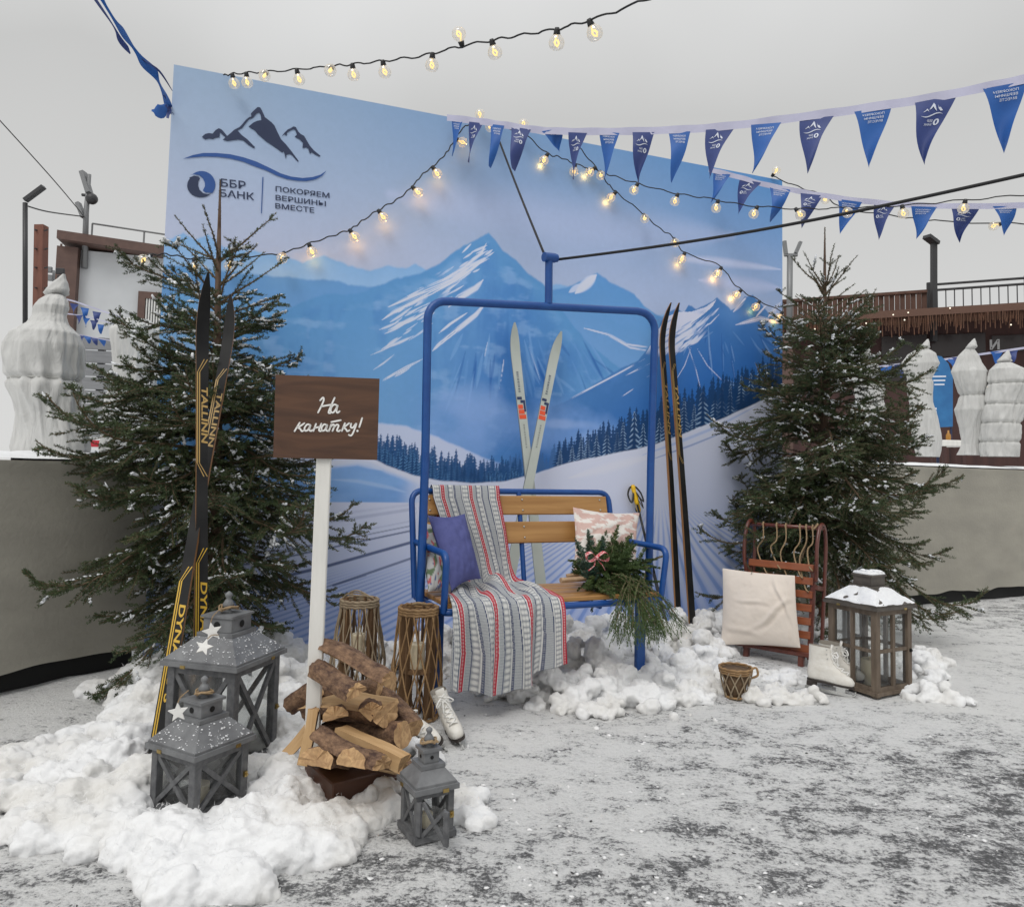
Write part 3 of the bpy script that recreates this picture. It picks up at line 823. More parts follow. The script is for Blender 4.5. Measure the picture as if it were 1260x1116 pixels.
# ================================================================== STRIPED BLANKET
def blanket():
    NU, NS = 230, 330
    prof = spline([(.615, .80, 0), (.60, .97, 0), (.565, 1.066, 0), (.525, 1.02, 0), (.47, .80, 0), (.435, .62, 0), (.405, .545, 0), (.30, .54, 0), (.12, .538, 0), (.0, .54, 0), (-.04, .51, 0), (-.055, .42, 0), (-.06, .30, 0), (-.065, .16, 0)], 10)
    P = np.array([[p.x, p.y] for p in prof]); d = np.r_[0, np.cumsum(np.hypot(*np.diff(P, axis=0).T))]; d /= d[-1]
    L = 1.72
    s = np.linspace(0, 1, NS); y = np.interp(s, d, P[:, 0]); z = np.interp(s, d, P[:, 1])
    hx = lambda px, py, yy: BN.hit(px, py, yy).x
    kz = [0, .14, .22, .42, .47, .60, .70, .76, 1.0]
    xl_ = [hx(527, 620, .58)] * 2 + [hx(529, 604, .56), hx(556, 700, .44), hx(558, 718, .41), hx(560, 730, .2), hx(558, 738, 0), hx(556, 745, -.04), hx(549, 828, -.06)]
    xr_ = [hx(610, 620, .58)] * 2 + [hx(610, 602, .56), hx(628, 690, .44), hx(632, 712, .41), hx(662, 716, .2), hx(689, 722, .0), hx(692, 735, -.04), hx(692, 802, -.06)]
    XL = np.interp(s, kz, xl_); XR = np.interp(s, kz, xr_)
    t = np.linspace(0, 1, NU)
    Sg, Tg = np.meshgrid(s, t, indexing='ij')
    X = XL[:, None] * (1 - Tg) + XR[:, None] * Tg
    Y = np.repeat(y[:, None], NU, 1); Z = np.repeat(z[:, None], NU, 1)
    hang = np.clip((Sg - .70) / .12, 0, 1); seat = np.clip((Sg - .42) / .06, 0, 1) * np.clip((.78 - Sg) / .08, 0, 1); back = np.clip((.42 - Sg) / .1, 0, 1)
    ph = Tg * 1.0 + .03 * np.sin(Sg * 9)
    fold = np.sin(2 * pi * (ph * 3.1 + .12)) * .55 + np.sin(2 * pi * (ph * 5.3 + .4 + .2 * Sg)) * .3
    Y += -hang * .034 * fold * (.5 + .9 * np.clip((Sg - .75) / .25, 0, 1)) - hang * .02
    X += hang * .02 * np.cos(2 * pi * (ph * 3.1 + .12)) * np.clip((Sg - .72) / .28, 0, 1)
    Z += seat * (.014 * (np.sin(2 * pi * (Tg * 2.6 + Sg * 3)) + .6 * np.sin(2 * pi * (Tg * 4.7 - Sg * 5))) + .014)
    bmp = np.exp(-((Tg - .62) / .2) ** 2 - ((Sg - .55) / .06) ** 2); Z += .035 * bmp
    Y += -back * .010 * (np.sin(2 * pi * (Tg * 2.3 + .5 * Sg)) + 1) - back * .004
    tail = np.clip((Sg - .75) / .25, 0, 1)
    hem = .05 * np.sin(pi * np.clip((Tg - .05) / .75, 0, 1)) - .07 * np.clip((Tg - .62) / .38, 0, 1)
    Z -= tail * hem
    # ---- woven pattern, in metres across (a) and along (b)
    a = (1 - Tg) * (.375 + .17 * np.clip((Sg - .3) / .6, 0, 1)); b = Sg * L
    per = .155; c = (a + .004) % per
    C = np.empty(X.shape + (3,), dtype=np.float32)
    white = np.array((.60, .60, .58)); grey = np.array((.25, .265, .285)); navy = np.array((.035, .05, .115)); red = np.array((.42, .022, .045)); lgrey = np.array((.40, .415, .425))
    def mixc(k, A, B): return A[None, None] * (1 - k[..., None]) + B[None, None] * k[..., None]
    def bump_(lo, hi): return (c >= lo) & (c < hi)
    weave = .5 + .5 * np.sin(2 * pi * b / .013)
    def dots(cc, hw, pitch): return np.clip(1.5 * np.exp(-((c - cc) / hw) ** 2) * (.5 + .5 * np.cos(2 * pi * b / pitch)) ** .7, 0, 1)
    C[:] = mixc(weave * .6, lgrey, grey)
    def put(lo, hi, col):
        k_ = bump_(lo, hi); C[k_] = col[k_] if col.ndim == 3 else col
    put(0, .003, white); put(.003, .024, mixc(dots(.0135, .0035, .016) * .55, red, white)); put(.024, .029, white); put(.029, .032, navy)
    put(.032, .062, mixc(np.clip(dots(.0395, .006, .026) + dots(.0535, .006, .026), 0, 1), grey, white))
    put(.062, .066, white); put(.066, .070, navy)
    put(.096, .105, mixc(dots(.1005, .003, .012) * .4, navy, white)); put(.105, .109, white)
    put(.109, .133, mixc(dots(.121, .009, .028), grey, white)); put(.133, .136, navy)
    C *= (1 + .12 * (np.random.default_rng(3).random(X.shape) - .5))[..., None]
    i = np.arange(NU * NS).reshape(NS, NU)
    F = np.stack([i[:-1, :-1], i[:-1, 1:], i[1:, 1:], i[1:, :-1]], -1).reshape(-1, 4)
    o = np_mesh('blanket', np.stack([X, Y, Z], -1).reshape(-1, 3), F, vcol_mat('woven_wool', .95, .5, 260, .1), None, True, C.reshape(-1, 3))
    o.matrix_world = BN.M; MW[o] = BN.M.copy()
    sd = o.modifiers.new('thick', 'SOLIDIFY'); sd.thickness = .006; sd.offset = 1
    tag(o, 'striped grey, white and red woven blanket draped over the left half of the chairlift seat', 'blanket')
blanket()

# ================================================================== PILLOWS
def pillow(name, corners, thick, material, label, cat='pillow', seed=0, n=44, colfn=None, wr=.004, sag=.045, creases=()):
    """corners TL,TR,BR,BL in world space; a stuffed cover bulging to both sides"""
    TL, TR, BR, BL = [np.array(c) for c in corners]
    nrm = np.cross(TR - TL, BL - TL); nrm /= np.linalg.norm(nrm)
    cen = (TL + TR + BR + BL) / 4
    vs = []; fs = []; cs = []
    for side in (1, -1):
        base = len(vs)
        for j in range(n):
            for i in range(n):
                u = i / (n - 1); v = j / (n - 1)
                uu = u + sag * sin(pi * v) * (0.5 - u) * (2 * abs(u - .5)) ** 2 * 2
                vv = v + sag * sin(pi * u) * (0.5 - v) * (2 * abs(v - .5)) ** 2 * 2
                p = (TL * (1 - uu) + TR * uu) * (1 - vv) + (BL * (1 - uu) + BR * uu) * vv
                bul = max(0, (sin(pi * u) * sin(pi * v))) ** .55
                w = mnoise.fractal(Vector((u * 5 + seed, v * 5, side)), 1, 2, 4) * wr * 2 + abs(mnoise.noise(Vector((u * 3 + v * 4 + seed, v * 3 - u * 2, 4)))) * wr * 2
                e_ = min(u, v, 1 - u, 1 - v)
                for (cu, cv, du_, dv_, cw, ch, cl) in creases:
                    tt = (u - cu) * du_ + (v - cv) * dv_; oo = -(u - cu) * dv_ + (v - cv) * du_ + .03 * sin(tt * 9)
                    w += ch * (exp(-(oo / cw) ** 2) - .6 * exp(-((oo - 1.6 * cw) / cw) ** 2)) * exp(-(tt / cl) ** 2)
                w += .35 * wr * sin(60 * (u if min(v, 1 - v) < min(u, 1 - u) else v)) * exp(-e_ * 14)
                p = p + nrm * side * (thick / 2 * bul + w * min(1, e_ * 8))
                vs.append(p - cen)
                if colfn: cs.append(colfn(u, v))
        for j in range(n - 1):
            for i in range(n - 1):
                q = (base + j * n + i, base + j * n + i + 1, base + (j + 1) * n + i + 1, base + (j + 1) * n + i)
                fs.append(q if side < 0 else q[::-1])
    o = np_mesh(name, vs, fs, material, None, True, cs if colfn else None)
    o.location = cen
    tag(o, label, cat)
    return o, cen
def bp(px, py, y):
    h = BN.hit(px, py, y); return BN.w(h.x, y, h.z)
pillow('pillow', [bp(526, 634, .33), bp(572, 632, .40), bp(592, 712, .22), bp(556, 727, .10)], .13,
       mat('violet_blue_cotton', (.082, .092, .24), .9, color2=(.098, .108, .27), scale=(30, 30, 30), bump=.25, bscale=220, spec=.15),
       'plain violet blue pillow propped up in the left corner of the chairlift seat', seed=3)
def flower(u, v):
    a = mnoise.noise(Vector((u * 9, v * 9, 1))); b_ = mnoise.noise(Vector((u * 12 + 5, v * 12, 7))); c_ = mnoise.noise(Vector((u * 10, v * 10 + 9, 3)))
    if a > .25: return (.12, .17, .10)
    if b_ > .28: return (.42, .10, .11)
    if c_ > .3: return (.10, .13, .25)
    return (.42, .42, .42)
pillow('pillow', [bp(520, 642, .40), bp(548, 644, .46), bp(560, 735, .20), bp(527, 728, .16)], .12, vcol_mat('floral_cotton', .9, .2, 200, .1),
       'grey floral patterned pillow squeezed between the left armrest and the violet blue pillow', seed=8, colfn=flower)
def blush(u, v):
    a = mnoise.fractal(Vector((u * 7, v * 12, 2)), 1, 2, 4); b_ = mnoise.noise(Vector((u * 30, v * 46, 5)))
    wgt = 1 if (a + .25 * b_ + .25 * (v - .25)) > .06 else 0
    return (.74, .70, .65) if wgt else (.60, .41, .36)
pillow('pillow', [bp(705, 624, .47), bp(787, 631, .50), bp(784, 704, .30), bp(704, 714, .30)], .13, vcol_mat('blush_sequin', .45, .6, 160, .5),
       'blush pink and silvery pillow leaning on the right of the chairlift backrest', seed=12, colfn=blush, n=60)

# ================================================================== CONIFER TWIGS (shared by the bouquet and the two trees)
class Needles:
    def __init__(self): self.base = []; self.tip = []; self.side = []; self.wood = []
    def twig(self, pts, length, per_m, rng, ang=(45, 75), flat=1.0, w=.0024, lift=0.0):
        P = np.array([list(p) for p in pts]); seg = np.diff(P, axis=0); sl = np.linalg.norm(seg, axis=1); tot = sl.sum()
        n = max(3, int(tot * per_m)); cum = np.r_[0, np.cumsum(sl)]
        s = np.sort(rng.random(n)) * tot; i = np.clip(np.searchsorted(cum, s) - 1, 0, len(sl) - 1)
        b = P[i] + seg[i] * ((s - cum[i]) / np.maximum(sl[i], 1e-9))[:, None]; t = seg[i] / np.maximum(sl[i], 1e-9)[:, None]
        ref = np.where(np.abs(t[:, 2:3]) < .9, np.array([[0, 0, 1.]]), np.array([[1., 0, 0]]))
        u = np.cross(t, ref); u /= np.linalg.norm(u, axis=1)[:, None]; v = np.cross(u, t)
        phi = rng.random(n) * 2 * pi; a = np.radians(ang[0] + (ang[1] - ang[0]) * rng.random(n))
        rad = u * np.cos(phi)[:, None] + v * np.sin(phi)[:, None] * flat
        d = t * np.cos(a)[:, None] + rad * np.sin(a)[:, None]; d[:, 2] += lift
        ln = length * (.7 + .5 * rng.random(n)) * (1 - .35 * (s / tot) ** 4)
        sd = np.cross(d, rng.normal(size=(n, 3))); sd /= np.linalg.norm(sd, axis=1)[:, None] + 1e-9
        self.base.append(b); self.tip.append(b + d * ln[:, None]); self.side.append(sd * w)
    def arrays(self):
        b = np.concatenate(self.base); t = np.concatenate(self.tip); s = np.concatenate(self.side); n = len(b)
        mid = b * .45 + t * .55
        V = np.empty((n, 4, 3), dtype=np.float32); V[:, 0] = b - s * .6; V[:, 1] = mid + s * 0 - s; V[:, 2] = t; V[:, 3] = mid + s
        return V.reshape(-1, 3), np.arange(n * 4).reshape(n, 4)
def bend_path(p0, d0, L, n, rng, droop=0.0, wob=.1):
    p = np.array(p0, dtype=float); d = np.array(d0, dtype=float); d /= np.linalg.norm(d); out = [p.copy()]
    for k in range(n):
        d = d + rng.normal(size=3) * wob * .5 + np.array([0, 0, droop / n]); d /= np.linalg.norm(d)
        p = p + d * L / n; out.append(p.copy())
    return out

# ------------------------------------------------------------------ bouquet on the seat
fir = mat('blue_fir_needles', (.030, .085, .055), .6, color2=(.07, .115, .085), scale=(25, 25, 25)); cedar = mat('cedar_green', (.045, .085, .022), .6, color2=(.085, .125, .035), scale=(18, 18, 18))
twigwood = mat('twig_bark', (.16, .10, .06), .8, color2=(.24, .17, .11), scale=(40, 40, 40), bump=.3)
cutwood = mat('cut_wood', (.45, .32, .2), .8, color2=(.36, .23, .13), scale=(60, 60, 60))
bq = BN.w(BN.hit(748, 712, .18).x, .18, SH + .022)
bouquet = thing('evergreen_bouquet', 'green fir and cedar bouquet with a pink bow on the chairlift seat', 'bouquet', T(bq) @ RZ(BN.yaw))
rg = np.random.default_rng(11)
loc = MW[bouquet].inverted()
def bl(px, py, y): return np.array(loc @ Vector(bp(px, py, y)))
fn, cn, wd = Needles(), Needles(), MB()
def fir_sprig(nd, a, b, side, nl, per_m, n_side=9, flat=.6, droop=.1):
    a = np.array(a); b = np.array(b); L = np.linalg.norm(b - a)
    main = bend_path(a, (b - a) / L, L, 7, rg, droop, .05); nd.twig(main, nl, per_m, rg, flat=flat)
    wd.tube(main, [.004 * (1 - .6 * i / 7) for i in range(8)], 5)
    t = (b - a) / L
    for k in range(n_side):
        for sg in (-1, 1):
            f = .15 + .75 * (k + rg.random() * .4) / n_side
            p = a + (b - a) * f; o_ = np.cross(t, (0, 1, .2)); o_ /= np.linalg.norm(o_)
            d = t * .7 + o_ * sg * .75 + rg.normal(size=3) * .12
            l_ = side * (1.05 - f) * (.8 + .4 * rg.random())
            tw = bend_path(p, d, l_, 4, rg, droop, .08); nd.twig(tw, nl, per_m, rg, flat=flat)
            wd.tube(tw, .001, 4)
root_ = bl(728, 712, .14)
fir_sprig(fn, bl(728, 712, .2), bl(726, 652, .36), .09, .018, 1700); fir_sprig(fn, bl(725, 712, .16), bl(709, 662, .30), .07, .018, 1700); fir_sprig(fn, bl(735, 705, .18), bl(742, 662, .32), .08, .018, 1700)
fir_sprig(fn, bl(735, 712, .10), bl(712, 690, .16), .06, .018, 1700); fir_sprig(fn, bl(740, 705, .10), bl(716, 708, .06), .05, .017, 1700)
fir_sprig(cn, bl(745, 705, .2), bl(760, 648, .34), .08, .021, 1400, flat=.4); fir_sprig(cn, bl(750, 705, .2), bl(768, 664, .32), .08, .021, 1400, flat=.4); fir_sprig(cn, bl(752, 705, .16), bl(782, 672, .25), .09, .021, 1400)
for x0, y0, yy0, x1, y1, yy1, sd_ in ((742, 710, .16, 792, 706, .10, .09), (745, 712, .12, 804, 722, .02, .08), (740, 712, .12, 778, 738, -.06, .08), (735, 712, .10, 757, 734, -.07, .07), (730, 712, .12, 722, 722, .0, .05), (738, 704, .2, 788, 690, .16, .08), (748, 712, .10, 792, 736, -.06, .08), (722, 712, .14, 706, 690, .26, .07), (738, 700, .22, 748, 648, .38, .08), (755, 705, .2, 778, 655, .34, .08)):
    fir_sprig(cn, bl(x0, y0, yy0), bl(x1, y1, yy1), sd_, .020, 1300, n_side=8, flat=.6, droop=-.1)
for x0, y0, x1, y1, sd_, n_ in ((770, 700, 817, 684, .03, 3), (765, 705, 800, 697, .03, 3)):
    p = bend_path(bl(x0, y0, .16), bl(x1, y1, .12) - bl(x0, y0, .16), np.linalg.norm(bl(x1, y1, .12) - bl(x0, y0, .16)), 6, rg, 0, .02); fn.twig(p, .014, 1800, rg, ang=(20, 55)); wd.tube(p, .005, 6)
for k in range(110):                                                      # dark heart of the bouquet
    a = bl(722 + rg.random() * 62, 688 + rg.random() * 32, .10 + .12 * rg.random()); d = rg.normal(size=3) + np.array((.5, -.5, .2))
    cn.twig(bend_path(a, d, .10 + .06 * rg.random(), 4, rg, -.2, .15), .02, 1600, rg, flat=.6)
for k in range(40):                                                      # hanging cedar fronds spilling off the front edge
    f = rg.random()
    a = bl(750 + 46 * rg.random(), 704 + 18 * rg.random(), .0 + .12 * rg.random())
    b = bl(752 + 82 * f + rg.normal() * 5, 776 - 26 * abs(f - .15) * rg.random() - 6 * rg.random() + 6 * f, -.10 - .05 * rg.random())
    L = np.linalg.norm(b - a); p = bend_path(a, (b - a) / L + np.array((0, 0, .55)), L * 1.08, 7, rg, -1.1, .06); cn.twig(p, .014, 500, rg, ang=(15, 35), w=.002)
    wd.tube(p, .0014, 4)
    for q in range(4, 8):
        for sg in (-1, 1):
            t_ = p[q] - p[q - 1]; t_ /= np.linalg.norm(t_); o_ = np.cross(t_, (0, 1, 0)); d = t_ * .85 + o_ * sg * .4 + rg.normal(size=3) * .08
            cn.twig(bend_path(p[q], d, .05 + .05 * rg.random(), 4, rg, -.5, .05), .012, 520, rg, ang=(12, 32), w=.0014)
V_, F_ = fn.arrays(); np_mesh('fir_sprigs', V_, F_, fir, bouquet)
V_, F_ = cn.arrays(); np_mesh('cedar_fronds', V_, F_, cedar, bouquet)
wd.build('twigs', twigwood, bouquet, smooth=True)
m = MB(); m.tube([bl(720, 712, .12), bl(690, 714, .10)], .014, 9, mi=0); m.tube([bl(712, 706, .2), bl(697, 709, .22)], .012, 9)
m.build('cut_stems', cutwood, bouquet, angle=40)
bow = MB()
bc = Vector(bl(733, 686, .08))
for sg in (-1, 1):
    lp_ = spline([bc + Vector(v) for v in ((0, 0, 0), (.035 * sg, -.02, .03), (.065 * sg, -.015, .018), (.06 * sg, -.02, -.012), (.03 * sg, -.015, -.012), (0, 0, 0))], 5)
    n = len(lp_); vs = [p + Vector((0, .012, .004)) for p in lp_] + [p - Vector((0, .012, .004)) for p in lp_]
    bow.add(vs, [(i, i + 1, n + i + 1, n + i) for i in range(n - 1)])
bow.ball(bc + Vector((0, -.01, 0)), .011)
for sg in (-1, 1): bow.tube([bc, bc + Vector((.025 * sg + .01, -.012, -.04)), bc + Vector((.05 * sg, -.012, -.065))], [.004, .008, .009], 6, flat=.3)
bow.build('bow', mat('pink_gingham', (.55, .07, .09), .8, color2=(.72, .45, .43), scale=(90, 90, 90), detail=1, lo=.45, hi=.55), bouquet, smooth=True)

# ================================================================== SKIS AND POLES BEHIND / BESIDE THE SEAT
def ski(label, tail, tip, side_dir, width, material, edge_mat, group, tipcurl=.16, thick=.014, paint=None, camber=0.0, curl_dir=1):
    """tail->tip in world space. side_dir: direction across the ski. The top face looks along cross(side, axis)."""
    tail = Vector(tail); tip = Vector(tip); ax = (tip - tail); L = ax.length; ax.normalize()
    sd = Vector(side_dir); sd = (sd - ax * sd.dot(ax)).normalized(); nr = sd.cross(ax)
    M = Matrix((sd, ax, nr)).transposed().to_4x4(); M.translation = tail
    root = thing('ski', label, 'ski', M, group)
    N = 40; prof = []
    for i in range(N + 1):
        t = i / N; y = t * L
        w = width * (1 + .10 * cos(2 * pi * (t - .05)))
        if t > .90: w *= max(.06, (1 - ((t - .90) / .10) ** 2.2)) ** .7
        z = camber * sin(pi * t) + (tipcurl * ((t - .86) / .14) ** 2 * curl_dir if t > .86 else 0)
        prof.append((y, w / 2, z, thick * (.55 + .75 * sin(pi * min(1, t * 1.05)) ** 1.2)))
    vs = []; fs = []; mi = []
    for y, w, z, h in prof: vs += [(-w, y, z), (w, y, z), (w, y, z + h), (-w, y, z + h)]
    b = MB()
    for i in range(N):
        a = 4 * i; c = a + 4
        b.add([], []); 
        fs += [(a, a + 1, c + 1, c), (a + 1, a + 2, c + 2, c + 1), (a + 2, a + 3, c + 3, c + 2), (a + 3, a, c, c + 3)]; mi += [0, 1, 0, 1]
    fs += [(3, 2, 1, 0), (4 * N, 4 * N + 1, 4 * N + 2, 4 * N + 3)]; mi += [1, 1]
    b.v = vs; b.f = fs; b.m = mi
    body = b.build('ski_body', [material, edge_mat], root, angle=40)
    def top(x, y):
        t = min(max(y / L, 0), 1); i = t * N; j = min(int(i), N - 1); f = i - j
        return Vector((x, y, lerp(prof[j][2], prof[j + 1][2], f) + lerp(prof[j][3], prof[j + 1][3], f) + .0012))
    if paint: paint(body, top, L, width)
    return root
whiteski = mat('grey_white_ski', (.42, .46, .42), .35, color2=(.5, .53, .49), scale=(3, 3, 3)); skiedge = mat('ski_edge', (.25, .27, .26), .5)
orange_print = mat('orange_print', (.75, .09, .03), .5); navy_print = mat('dark_navy_print', (.02, .035, .10), .5); grey_print = mat('grey_print', (.16, .17, .17), .5)
def paint_white(body, top, L, w):
    a, b, c = MB(), MB(), MB()
    k = L * .70
    for i in range(3):
        a.add([top(-.5 * w + .006 + .0, k - .10 + .035 * i), top(.36 * w - .008 * i, k - .10 + .035 * i), top(.36 * w - .008 * i, k - .10 + .035 * i + .03), top(-.5 * w + .006, k - .10 + .035 * i + .03)], [(0, 1, 2, 3)])
    b.add([top(-.1 * w, k + .012), top(.42 * w, k + .012), top(.42 * w, k + .032), top(-.1 * w, k + .032)], [(0, 1, 2, 3)])
    b.add([top(-.42 * w, k + .036), top(.1 * w, k + .036), top(.1 * w, k + .056), top(-.42 * w, k + .056)], [(0, 1, 2, 3)])
    b.add([top(.2 * w, k - .05), top(.42 * w, k - .05), top(.42 * w, k + .012), top(.2 * w, k + .012)], [(0, 1, 2, 3)])
    a.build('orange_mark', orange_print, body); b.build('navy_mark', navy_print, body)
    rn = random.Random(3)
    for mb_, y0, n_, xc, hh in ((b2 := MB(), k + .09, 9, -.004, .015), (c, k - .30, 10, .0, .010)):      # small worn lettering, not readable in the photo
        for i in range(n_):
            for y_, h_ in ((0, .003), (rn.choice((.005, .0085)), .003)):
                p_ = y0 + i * .017 + y_
                mb_.add([top(xc - hh / 2, p_), top(xc + hh / 2, p_), top(xc + hh / 2, p_ + h_), top(xc - hh / 2, p_ + h_)], [(0, 1, 2, 3)])
    b2.build('worn_lettering', navy_print, body); c.build('worn_lettering', grey_print, body)
grp = 'crossed white skis behind the seat'
def pnp(px, py, y):
    h = PN.hit(px, py, y); return PN.w(h.x, y, h.z)
up = PN.uy
ski('pale grey ski with orange mark behind the seat, tip leaning left of its twin', pnp(668, 745, -.34), pnp(630, 400, -.05), PN.ux, .066, whiteski, skiedge, grp, tipcurl=.05, paint=paint_white, curl_dir=1)
ski('pale grey ski with orange mark behind the seat, crossing in front and leaning right', pnp(622, 735, -.36), pnp(687, 411, -.06), PN.ux, .066, whiteski, skiedge, grp, tipcurl=.05, paint=paint_white, curl_dir=1)
blackski = mat('black_ski_lacquer', (.010, .010, .011), .6, color2=(.022, .022, .022), scale=(5, 5, 5), spec=.2); woodedge = wood_mat('ski_wood_edge', (.30, .15, .055), (.22, .10, .035), 'Y', .5, 60, 4, .05)
gold = mat('gold_print', (.42, .27, .085), .5); yellowp = mat('yellow_print', (.62, .38, .03), .5)
def stripes_and_word(word, y0, y1, tail_word=None, lines=True, ink=None, flip=False):
    ink = ink or gold
    def f(body, top, L, w):
        a = MB()
        sg = -1 if flip else 1
        for k, (c, ww) in enumerate(((-.40, .10), (-.23, .09))):
            p0, p1 = L * y0, L * y1; n = 14
            xs = [top(c * w * sg - ww * w / 2, lerp(p0, p1, i / n)) for i in range(n + 1)] + [top(c * w * sg + ww * w / 2, lerp(p0, p1, i / n)) for i in range(n + 1)]
            a.add(xs, [(i, i + 1, n + 1 + i + 1, n + 1 + i) for i in range(n)])
            # hooked ends like the maker's chevrons
            for yy, dr in ((p1, 1), (p0, -1)):
                a.add([top(c * w * sg - .03 * w, yy), top(c * w * sg + .03 * w, yy), top((c + .55 + .1 * k) * w * sg + .03 * w, yy + dr * .06), top((c + .55 + .1 * k) * w * sg - .05 * w, yy + dr * .06)], [(0, 1, 2, 3)])
        a.build('stripe_print', ink, body)
        if word:
            t = MB(); y_top = L * (y0 + (y1 - y0) * .84)
            put_text(t, word, 0, 0, L * (y1 - y0) * .62, w * .50, lambda x, y: top(-.06 * w + y, y_top - x), .026, shear=.2)
            t.build('lettering', ink, body)
    return f
grp2 = 'old black skis leaning by the right post'
ski('black wooden edged ski beside the right hanger post, inner one of the pair', pnp(836, 797, -.40), pnp(811, 377, -.05), PN.ux + PN.uy * .5, .062, blackski, woodedge, grp2, tipcurl=.10, paint=stripes_and_word("TALLINN", .55, .80), curl_dir=1)
ski('black wooden edged ski beside the right hanger post, outer one with gold lettering', pnp(854, 806, -.46), pnp(822, 378, -.10), PN.ux + PN.uy * .35, .062, blackski, woodedge, grp2, tipcurl=.10, paint=stripes_and_word("TALLINN", .55, .80), curl_dir=1)

black_plastic = mat('black_plastic', (.012, .012, .013), .5); yellow_plastic = mat('yellow_grip', (.78, .47, .01), .4); alu = mat('ski_pole_shaft', (.5, .5, .5), .3, .8, color2=(.03, .03, .03), scale=(2, 2, 26), detail=0, lo=.48, hi=.52)
def ski_pole(label, tipw, topw, turn):
    ax = (topw - tipw); L = ax.length
    root = thing('ski_pole', label, 'ski pole', frame_from(tipw, ax, (0, -1, 0)) @ Matrix.Rotation(turn, 4, 'X'), 'yellow handled ski poles')
    m = MB(); m.tube([(0, 0, 0), (.06, 0, 0), (L * .45, 0, 0)], [.002, .006, .008], 8); m.build('lower_shaft', black_plastic, root, smooth=True)
    m = MB(); m.tube([(L * .45, 0, 0), (L - .14, 0, 0)], .0085, 8); m.build('upper_shaft', alu, root, smooth=True)
    m = MB(); m.tube([(L - .15, 0, 0), (L - .13, 0, 0), (L - .06, 0, 0), (L - .02, 0, .003), (L, 0, .006)], [.011, .0165, .015, .018, .012], 10); g = m.build('grip', yellow_plastic, root, smooth=True)
    for sg in (-1, 1):
        m = MB(); m.tube(spline([(L - .01, 0, 0), (L - .02, .03 * sg, .0), (L - .07, .06 * sg, .0), (L - .13, .055 * sg, .01), (L - .10, .03 * sg, .012), (L - .05, .008 * sg, .005)], 4), .008, 6, flat=.25); m.build('strap', black_plastic, g, smooth=True)
    m = MB(); m.lathe([(.001, 0), (.045, .004), (.045, .009), (.012, .014), (.007, .02)], 14, Matrix.Translation((.07, 0, 0)) @ RY(pi / 2)); m.build('basket', black_plastic, root, smooth=True)
ski_pole('ski pole with yellow grip standing behind the right armrest, front one', pnp(829, 800, -.42), pnp(778, 597, -.05), .5)
ski_pole('ski pole with its grip hidden behind the other, right of the seat', pnp(822, 785, -.36), pnp(781, 606, -.025), 1.9)

# ================================================================== SIGN
sign_yaw = radians(9)
_o = at(384, 930, 2.72); SN = Plane((_o.x, _o.y, 0), sign_yaw)
sg_post0, sg_post1 = SN.hit(383.5, 928, 0), SN.hit(399, 560, 0)
sign = thing('wooden_sign', 'brown wooden sign board with white handwritten words on a tall white post', 'sign', SN.M)
whitep = mat('white_painted_wood', (.78, .77, .73), .5, color2=(.70, .69, .65), scale=(30, 30, 4), bump=.12)
m = MB()
M_ = frame_from(sg_post0, sg_post1 - sg_post0, (0, -1, 0)); Lp = (sg_post1 - sg_post0).length
m.bevbox((Lp / 2 - .02, 0, -.0), (Lp + .06, .052, .045), .003, M_); m.build('post', whitep, sign)
tl, tr, br, bl_ = [SN.hit(*p, -.036) for p in ((339, 461), (467, 466), (464, 566), (336, 563))]
bd = MB(); front = [tl, tr, br, bl_]; back = [p + Vector((0, .012, 0)) for p in front]
bd.add(front + back, [(3, 2, 1, 0), (4, 5, 6, 7), (0, 1, 5, 4), (1, 2, 6, 5), (2, 3, 7, 6), (3, 0, 4, 7)])
board = bd.build('sign_board', mat('stained_plywood', (.105, .047, .023), .5, color2=(.062, .027, .014), scale=(3, 14, 22), detail=7, bump=.12, dist=1.2), sign)
lt = MB()
def sp(x, y):
    h = SN.hit(320 + x / 3.4875, 300 + y / 3.4875, -.0385); return h
def hand(pts, w=7.5):
    P = spline([(a, b, 0) for a, b in pts], 6); pl = lambda x, y: sp(x, y)
    stroke(lt, [(p.x, p.y) for p in P], w, pl)
    for e_ in (P[0], P[-1]):
        lt.add([sp(e_.x + w * .5 * cos(k * pi / 4), e_.y + w * .5 * sin(k * pi / 4)) for k in range(8)], [tuple(range(8))])
for s_ in ([(258, 672), (270, 660), (273, 672), (262, 698), (249, 724)], [(320, 661), (308, 688), (294, 722), (301, 727)], [(262, 698), (308, 690)],
           [(331, 694), (318, 690), (305, 704), (304, 720), (314, 724), (326, 708), (333, 693), (328, 716), (332, 725), (341, 719)],
           [(170, 768), (159, 786), (148, 804)], [(190, 770), (170, 784), (160, 787), (172, 794), (179, 804), (189, 800)],
           [(215, 778), (203, 775), (191, 790), (194, 802), (206, 798), (217, 777), (211, 798), (219, 803), (224, 799)],
           [(240, 773), (229, 803)], [(235, 790), (254, 786)], [(263, 772), (253, 797), (258, 804), (265, 800)],
           [(286, 778), (275, 775), (264, 789), (267, 802), (278, 798), (289, 777), (283, 798), (290, 803), (295, 799)],
           [(305, 776), (296, 803)], [(301, 788), (312, 776), (319, 781), (311, 803)], [(317, 788), (329, 776), (337, 781), (330, 800), (338, 804), (343, 800)], [(306, 765), (346, 757)],
           [(364, 770), (351, 803)], [(382, 770), (364, 784), (356, 787), (368, 795), (374, 804), (384, 800)],
           [(391, 772), (389, 786), (398, 789), (413, 771), (403, 802), (392, 822), (381, 820)], [(438, 748), (426, 786)]):
    hand(s_)
lt.add([sp(418 + 5 * cos(k * pi / 5), 803 + 5 * sin(k * pi / 5)) for k in range(10)], [tuple(range(10))])
lt.build('lettering', mat('white_lettering', (.82, .81, .78), .5), board)
